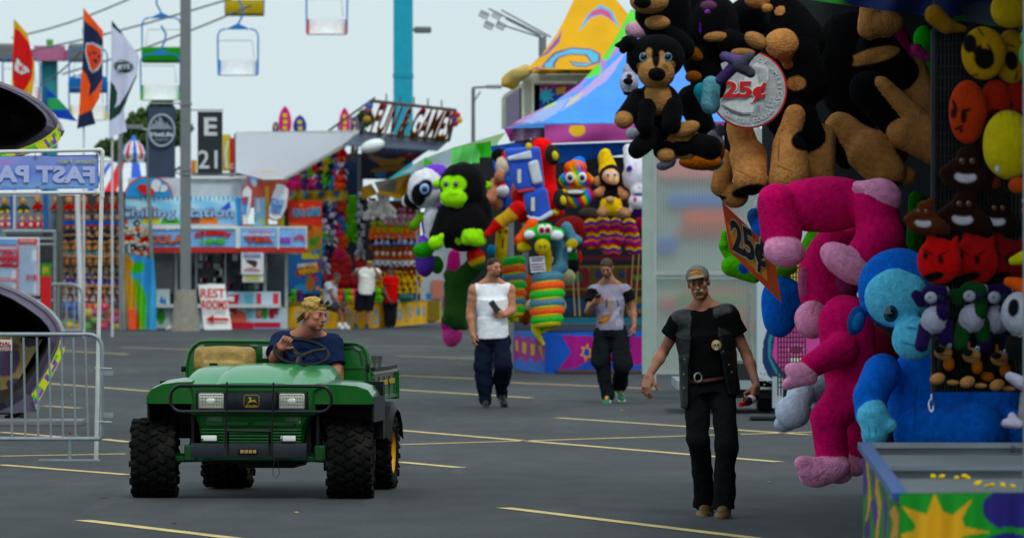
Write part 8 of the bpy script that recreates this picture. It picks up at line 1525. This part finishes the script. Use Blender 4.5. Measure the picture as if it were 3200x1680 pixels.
# ---- magenta monkeys (d = 35)
dm = 35.5
def bigp(lab, c, its, d=dm, **k): return plush(lab, c, d, its, m=FUR, name=k.pop('name', 'plush_monkey'), disp=fuz(.007,9,len(its),.0016), res=k.pop('res', .0095), k=.03, **k)
def cj(it): return it
bigp('magenta plush monkey hanging sideways under the big dogs', cJ, [('e',800,290,350,185,MAG,.1,0,180),('c',480,280,510,480,125,138,MAG,0,0),('e',520,600,135,105,PK,-.08,10),('c',1130,300,1160,500,150,150,MAG,0,-.05),('c',1160,500,1010,680,150,115,MAG,-.05,-.15),('e',1180,230,135,105,PK,-.05,20),('c',1010,170,1090,190,30,50,PK,-.05,-.08),('e',930,685,195,105,PK,-.2,35),('e',950,800,80,90,'6c2c50',-.05),('e',430,215,50,22,MAG,0)])
bigp('large magenta plush monkey head in profile with a pink muzzle', cJ, [('e',830,760,205,330,MAG,.1,10,190),('e',700,1050,118,128,PK,-.1),('e',650,800,42,110,'b8688c',.0),('c',1100,500,1000,480,60,60,MAG,.1,.1),('e',900,980,150,110,MAG,.1),('p',720,960,5,60,'a04c74',20),('p',860,640,4,150,'8c0c48',18)], d=35.9)
bigp('magenta plush monkey body hanging with outstretched arm and pink feet', cK, [('c',940,-60,980,330,190,170,MAG,.1,.1),('c',900,110,700,210,110,88,MAG,-.1,-.2),('e',625,262,118,68,PK,-.25,25),('c',540,330,600,310,38,44,PK,-.25,-.25),('c',960,420,820,560,160,120,MAG,0,-.08),('c',815,560,840,790,122,118,MAG,-.08,-.05),('e',790,905,175,92,PK,-.12,-18),('c',630,850,720,870,46,60,PK,-.18,-.15),('c',660,910,740,940,44,60,PK,-.18,-.15),('e',880,930,95,66,PK,-.05),('c',1080,520,1040,760,110,95,MAG,.2,.15),('e',1010,860,80,90,PK,.15),('p',830,180,150,3.5,'7c0c40',-28),('p',760,930,4,50,'a85c84',40),('p',720,945,4,40,'a85c84',50),('p',970,420,120,3,'8c0c48',-14)], d=35.2)
bigp('white plush leg and rounded foot hanging beside the magenta monkey', cK, [('c',760,330,640,400,100,92,'c0c8d8',.15,.05),('c',640,400,600,500,92,90,'c8d0e0',0,-.05),('e',585,510,110,112,'c8d0e2',-.1),('e',545,590,85,60,'bcc4d8',-.02,-20),('c',820,400,800,520,90,60,'888ca0',.2,.2)], d=36.5)
bigp('dark blue plush sack with a lime collar below the orange diamond', cJ, [('e',500,960,130,205,BL1,.0),('e',525,725,92,42,'5c9c18',-.02,-10),('c',560,880,590,960,90,80,BL1,0,0),('e',420,480,110,130,'1c58b0',.1),('e',340,380,50,60,'284a80',.1)], d=37.6, name='plush_toy')
bigp('lime green plush hand poking out left of the orange diamond', cJ, [('c',130,480,130,560,26,34,'68b818',0,0),('c',150,560,230,650,52,62,'60b018',.1,.1),('c',180,700,330,760,62,48,'64b41c',0,0),('p',262,715,40,34,'2454a8',30),('c',200,620,280,560,40,60,'3c8410',.2,.2)], d=38.2, name='plush_toy')
bigp('lime green plush arm seen between the magenta monkeys', cJ, [('c',700,580,790,450,70,80,'5cac10',0,0),('c',790,450,900,450,60,60,'3c7c10',.1,.1),('e',670,620,40,36,'68b818',-.02)], d=36.9, name='plush_toy')
bigp('lime green plush toys hanging deep in the booth', cI, [('e',1450,260,75,90,'3c9c10',.0),('c',1480,400,1490,600,50,60,'2c7c10',0,0),('e',1440,330,50,40,'287010',.05)], d=40, name='plush_toy')
bigp('magenta and pink plush foot near the booth roof', cI, [('c',1240,230,1340,380,110,70,'a01060',.0,0),('c',1400,330,1490,390,44,22,'b04880',-.05,-.05),('e',1430,380,60,40,'a03c78',-.03,30),('e',1340,430,60,50,'6c1040',.1)], d=38.5, name='plush_toy')
bigp('dark green plush panels hanging behind the monkeys', cJ, [('c',1400,260,1400,560,60,60,'184c10',.0,0),('e',1430,300,70,70,'144010',0)], d=38.6, name='plush_toy')
bigp('deep red plush bodies filling the gap above the blue monkey', cJ, [('e',1200,680,140,120,'400818',.1),('e',1080,1330,220,240,'70082c',.3),('c',1290,500,1330,640,30,50,'5c1028',.1,.1)], d=38)
bigp('white plush scraps behind the hanging dogs feet', cJ, [('e',400,260,55,60,'98a4b0',0),('e',90,30,60,45,'8ca4ac',.0),('e',360,300,40,50,'b0bcc8')], d=38.8, name='plush_toy')
bl = bigp('giant bright blue plush monkey seated behind the counter', cJ, [('e',1290,860,275,270,BL1,.1,0,240),('e',1255,905,205,190,BL2,-.11,10,130),('e',1370,880,90,120,BL2,-.12,0,90),('e',1370,1175,140,145,BL2,-.2,10),('e',1010,1060,62,105,'0c4888',.05,15),('e',1020,1065,34,66,'146498',-.02,15),('e',1560,1580,330,420,BL1,.25,0,260),('e',1860,1640,300,340,BL1,.3,0,260),('c',1180,1400,1090,1560,130,115,BL1,.05,-.1),('c',1090,1560,1080,1660,115,105,BL1,-.1,-.15),('c',1105,1690,1115,1800,112,85,BL2,-.2,-.22),('c',1180,1730,1215,1745,55,48,BL2,-.22,-.25),('c',1060,1800,1060,1850,38,26,BL2,-.22,-.2),('c',1110,1810,1115,1850,38,26,BL2,-.24,-.22),('c',1420,1800,1800,1800,170,200,BL1,.0,0),('p',1355,1215,70,3.5,'083868',14),('p',1350,1105,34,5,'1c5c8c',8),('p',1400,1560,3,200,'0c3c80',6),('p',1110,1790,3.5,40,'2c80b0',8),('p',1070,1780,3.5,36,'2c80b0',-4),('p',1600,1500,210,3,'0c3c80',-8),('e',2060,1800,80,150,BL1,.1)], d=32.)
eye(bl, cJ, 1232, 1012, 50, 31.62, '0c141c', '184c64')
# ---- pillow rack (d = 28)
dk_ = 28.; rk = empty('pillow_rack', (P(cI,1800,300,dk_+.12).x, dk_+.12, 0), 'black mesh display rack hung with face pillows', 'rack'); ro = -rk.location
BKM = mat('black_mesh', '0a0a0c', .9, var=.2)
A_(MB().mat(BKM).box(((P(cI,1510,0,dk_).x+3.3)/2, dk_+.14, (P(cI,0,200,dk_).z+P(cK,0,393,dk_).z)/2), ((3.3-P(cI,1510,0,dk_).x)/2, .012, (P(cI,0,200,dk_).z-P(cK,0,393,dk_).z)/2)).build('rack_cloth', rk)); m = MB().mat(DARK)
for i in range(24): m.bar(P(cI,1512+i*26,200,dk_+.12), P(cK,1512+i*26,390,dk_+.12), .006)
for i in range(32): y = 215+i*74; m.bar(P(cI,1510,y,dk_+.12), P(cI,2120,y,dk_+.12), .006)
m.bar(P(cI,1513,200,dk_+.1), P(cK,1513,392,dk_+.1), .02); A_(m.build('rack_wires', rk)); A_(MB().mat(CHR).tube([P(cK,1502,400,dk_+.1), P(cK,1500,440,dk_+.1)], .004, 5).tube([P(cK,1500,450,dk_+.1)+Vector((.012*math.cos(a),0,.03*math.sin(a)-.02)) for a in [2*PI*i/12 for i in range(12)]], .004, 5, closed=True).build('snap_hook', rk))
m = MB().mat(dk).bar(P(cI,1530,200,dk_+.14), Vector((P(cI,1530,0,dk_).x,dk_+.14,3.4)), .02).bar(P(cI,2100,200,dk_+.14), Vector((P(cI,2100,0,dk_).x,dk_+.14,3.4)), .02); A_(m.build('rack_hanger', rk))
YP = 'a88410'; OP = 'a04018'
def pil(lab, c, its, d=dk_-.05, grp=None, **k): return plush(lab, c, d, its, m=PLUSHS, name=k.pop('name','face_pillow'), cat='pillow', group=grp, res=.007, k=.012, disp=wob(.004,12,len(its)), **k)
pil('yellow face pillow with slanting black sunglasses', cI, [('e',1840,350,150,175,YP,0,0,70),('p',1752,290,44,62,'0a0a0a'),('p',1845,390,66,72,'0a0a0a',-30),('p',1800,330,40,18,'0a0a0a',-50),('p',1820,210,6,36,'1c1408',-30),('p',1885,330,8,44,'1c1408',-28),('p',1785,497,26,7,'1c1408',-10)])
pil('yellow face pillow with round black glasses at the photo edge', cI, [('e',2040,370,125,178,'8c7010',.06,0,70),('p',2030,400,44,66,'0a0a0a',-12),('p',2025,300,34,6,'1c1408',20),('p',2065,500,7,30,'1c1408',10)])
pil('large plain yellow cushion in the top right corner', cI, [('e',2010,70,130,120,'b09414',-.1)]); pil('mustard folded cushion on top of the rack', cI, [('c',1520,100,1600,170,70,55,'806008'),('c',1600,170,1720,190,50,26,'806008',0,.05)]); pil('big bulging yellow cushion back at the right edge', cI, [('e',1990,960,165,225,'b8a818',-.15),('c',1905,1110,1905,1130,18,18,'b8b8b0',-.28,-.28)])
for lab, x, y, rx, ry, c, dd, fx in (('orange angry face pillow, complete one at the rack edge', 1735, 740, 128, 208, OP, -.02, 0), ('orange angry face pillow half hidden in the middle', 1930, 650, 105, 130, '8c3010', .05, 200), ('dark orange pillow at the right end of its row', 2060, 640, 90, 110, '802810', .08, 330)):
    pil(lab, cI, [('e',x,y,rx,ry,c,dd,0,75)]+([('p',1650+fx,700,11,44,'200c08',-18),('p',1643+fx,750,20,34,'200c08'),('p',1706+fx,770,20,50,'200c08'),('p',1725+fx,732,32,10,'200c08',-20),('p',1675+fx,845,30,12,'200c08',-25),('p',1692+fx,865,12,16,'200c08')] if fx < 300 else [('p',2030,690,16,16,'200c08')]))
CHB = '38180c'
for lab, c, x, y, s_, dd, cc in (('chocolate brown swirl pillow with a white grin, leftmost', cJ, 1430, 370, 1., -.12, '482410'), ('dark brown swirl pillow with a white grin in the middle', cJ, 1700, 330, 1.3, .0, '1e0e08'), ('dark brown swirl pillow at the top of its stack', cJ, 1720, 50, 1.35, .0, '1e0e08'), ('very dark brown swirl pillow at the photo edge', cJ, 1930, 350, 1.1, .05, '160a06')):
    o = pil(lab, c, [('e',x+20*s_,y+60*s_,125*s_,62*s_,cc,dd,0,70),('e',x+5*s_,y-5*s_,92*s_,50*s_,cc,dd,0,60),('e',x+20*s_,y-60*s_,60*s_,44*s_,cc,dd,0,50),('e',x+60*s_,y-100*s_,30*s_,24*s_,cc,dd),('e',x-85*s_,y+25*s_,40*s_,38*s_,cc,dd),('c',x+80*s_,y+60*s_,x+150*s_,y+90*s_,60*s_,40*s_,cc,dd,dd+.05),('p',x,y+46*s_,52*s_,28*s_,'b0acb8',4),('p',x,y+14*s_,60*s_,20*s_,cc,4)])
    for ex in (-12, 38): eye(o, c, x+ex*s_, y-32*s_, 14*s_, dk_-.05+dd-.145, '060606', '5c3c2c')
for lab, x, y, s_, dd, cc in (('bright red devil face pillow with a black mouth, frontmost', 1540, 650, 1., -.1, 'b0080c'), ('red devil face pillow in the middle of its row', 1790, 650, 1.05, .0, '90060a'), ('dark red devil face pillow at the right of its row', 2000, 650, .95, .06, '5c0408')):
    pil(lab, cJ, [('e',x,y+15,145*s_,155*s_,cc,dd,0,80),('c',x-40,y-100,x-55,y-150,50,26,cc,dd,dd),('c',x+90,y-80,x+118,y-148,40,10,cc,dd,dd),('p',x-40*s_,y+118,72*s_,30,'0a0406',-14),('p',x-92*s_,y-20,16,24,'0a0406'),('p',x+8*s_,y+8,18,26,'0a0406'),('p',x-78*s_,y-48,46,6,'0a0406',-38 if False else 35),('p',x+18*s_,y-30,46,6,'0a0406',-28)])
def rac(lab, x, y, c1, dd, arm=1):
    o = pil(lab, cJ, [('e',x+30,y-30,90,58,c1,dd),('e',x-5,y+5,46,44,'a0a0b0',dd-.1),('e',x+20,y+150,80,90,'a0a0b0',dd-.02),('c',x-60,y+30,x-90,y-10,44,38,c1,dd,dd),('c',x+80,y+60,x+70,y+110,50,46,c1,dd,dd-.05),('c',x-30,y+200,x-60,y+320,46,42,c1,dd,dd-.05),('c',x+90,y+190,x+100,y+280,55,46,c1,dd,dd),('e',x+110,y-40,16,30,'a0a0b0',dd),('p',x-14,y+2,9,7,'0c0c10'),('e',x+60,y+10,30,26,'14283c',dd-.05)], name='plush_raccoon'); o['category'] = 'plush toy'
rac('purple plush raccoon with its arm over the blue monkey', 1480, 900, '1c0c3c', -.12); rac('green plush panda like toy with a grey belly', 1740, 890, '0c3c1c', -.05); rac('dark purple plush raccoon at the right end', 1910, 900, '180c34', .0)
for i, (x, y, lab) in enumerate(((1580,120,'small black and tan plush puppy at the lower left of the rack'),(1765,140,'small black and tan plush puppy in the middle of the rack'),(1950,160,'small black and tan plush puppy half hidden behind the panda'))):
    o = pil(lab, cK, [('e',x+10,y-50,72,62,BK,.02),('e',x-5,y+5,62,48,HT,-.06),('e',x-38,y-16,32,22,'0a0a0c',-.13),('e',x+40,y+90,74,90,BK,.05),('e',x+35,y+80,38,52,'8c5028',-.04),('e',x-48+i*12,y+180,52,36,HT,-.08,-20),('e',x+60,y+205,46,20,HT,-.05),('e',x+110,y+150,44,36,'8c5028' if i else BK,.0),('p',x-20,y-60,8,26,HT),('p',x+48,y-50,10,20,HT),('p',x,y+22,34,3,'301408')], name='plush_puppy'); o['category'] = 'plush toy'
    eye(o, cK, x+40, y-38, 15, dk_-.19, '0c1420', '7898b8')
pil('white plush panda head with a black eye patch at the right edge', cJ, [('e',2050,1010,120,145,'a8acb8',-.25),('p',2005,970,36,60,'08080c',8),('e',2080,1220,120,110,BK,-.2)]); pil('orange plush beak at the right edge', cJ, [('c',1980,800,2090,830,32,60,'c05c18',-.25,-.25)]); pil('yellow plush tail tip at the right edge', cJ, [('c',2010,665,2090,640,30,50,'a8a420',-.25,-.25)])
pil('orange striped plush fur at the right edge', cJ, [('e',1920,150,50,44,'602c0c',.0),('e',2050,170,66,55,'a04c10',-.2),('e',2090,270,20,20,'a8a8b0',-.2),('e',2095,330,26,26,'a84c10',-.2)]); pil('pale green plush toy peeking in at the top right edge', cI, [('e',2095,250,36,44,'5c9c70',-.2),('e',2095,370,42,80,'5ca070',-.2),('p',2085,355,10,12,'a03040')])
pil('white plush paws with a red collar at the lower right edge', cK, [('c',1990,280,2060,320,34,46,'a8a4b8',-.25,-.25),('e',2085,375,24,14,'b01828',-.25),('c',2085,400,2085,560,28,40,'808080',-.22,-.22),('c',1960,585,2040,590,30,36,'a8a4b8',-.28,-.28),('c',2000,540,2010,560,26,30,'a8a4b8',-.28,-.28)])
# ================================================================ LIGHT AND CAMERA
sc = bpy.context.scene
w = bpy.data.worlds.new('World'); sc.world = w; w.use_nodes = True
nt = w.node_tree; N = nt.nodes; L = nt.links; bg = N['Background']
EL, AZ = math.radians(52), math.radians(160)
sky = N.new('ShaderNodeTexSky'); sky.sky_type = 'NISHITA'; sky.sun_disc = False; sky.sun_elevation = EL; sky.sun_rotation = AZ
sky.air_density = 1.5; sky.dust_density = 4
# overcast: an even cloud deck, brighter overhead, over the clear sky
tc = N.new('ShaderNodeTexCoord'); sx = N.new('ShaderNodeSeparateXYZ'); L.new(tc.outputs['Generated'], sx.inputs[0])
mr = N.new('ShaderNodeMapRange'); mr.inputs['From Min'].default_value = 0; mr.inputs['From Max'].default_value = .8; mr.inputs['To Min'].default_value = 8.2; mr.inputs['To Max'].default_value = 9.6
L.new(sx.outputs['Z'], mr.inputs['Value'])
cl = N.new('ShaderNodeVectorMath'); cl.operation = 'SCALE'; cl.inputs[0].default_value = (.84, 1.0, 1.055)
L.new(mr.outputs['Result'], cl.inputs['Scale'])
mx = N.new('ShaderNodeMix'); mx.data_type = 'RGBA'; mx.inputs['Factor'].default_value = .95
L.new(sky.outputs['Color'], mx.inputs['A']); L.new(cl.outputs['Vector'], mx.inputs['B']); L.new(mx.outputs['Result'], bg.inputs['Color'])
bg.inputs['Strength'].default_value = .1
sl = bpy.data.lights.new('sun', 'SUN'); sl.energy = 1.3; sl.angle = math.radians(14); sl.color = (1, .97, .92)
so = bpy.data.objects.new('sun', sl); C.objects.link(so)
dv = Vector((math.sin(AZ)*math.cos(EL), math.cos(AZ)*math.cos(EL), math.sin(EL)))
so.rotation_euler = dv.to_track_quat('Z', 'Y').to_euler()
cd = bpy.data.cameras.new('camera'); cam = bpy.data.objects.new('camera', cd); C.objects.link(cam); sc.camera = cam
cam.location = (0, 0, H); cam.rotation_euler = (PI/2, 0, 0); cd.sensor_width = 36; cd.lens = F*36/3200
cd.shift_x = 0; cd.shift_y = (HY-840)/3200; cd.clip_end = 6000; cd.clip_start = .5
cd.dof.use_dof = True; cd.dof.focus_distance = 41; cd.dof.aperture_fstop = 6.3
sc.view_settings.view_transform = 'Standard'; sc.view_settings.look = 'None'; sc.view_settings.exposure = 0; sc.view_settings.gamma = 1
sc.render.engine = 'CYCLES'; sc.cycles.use_denoising = True; sc.cycles.max_bounces = 6; sc.cycles.transparent_max_bounces = 8
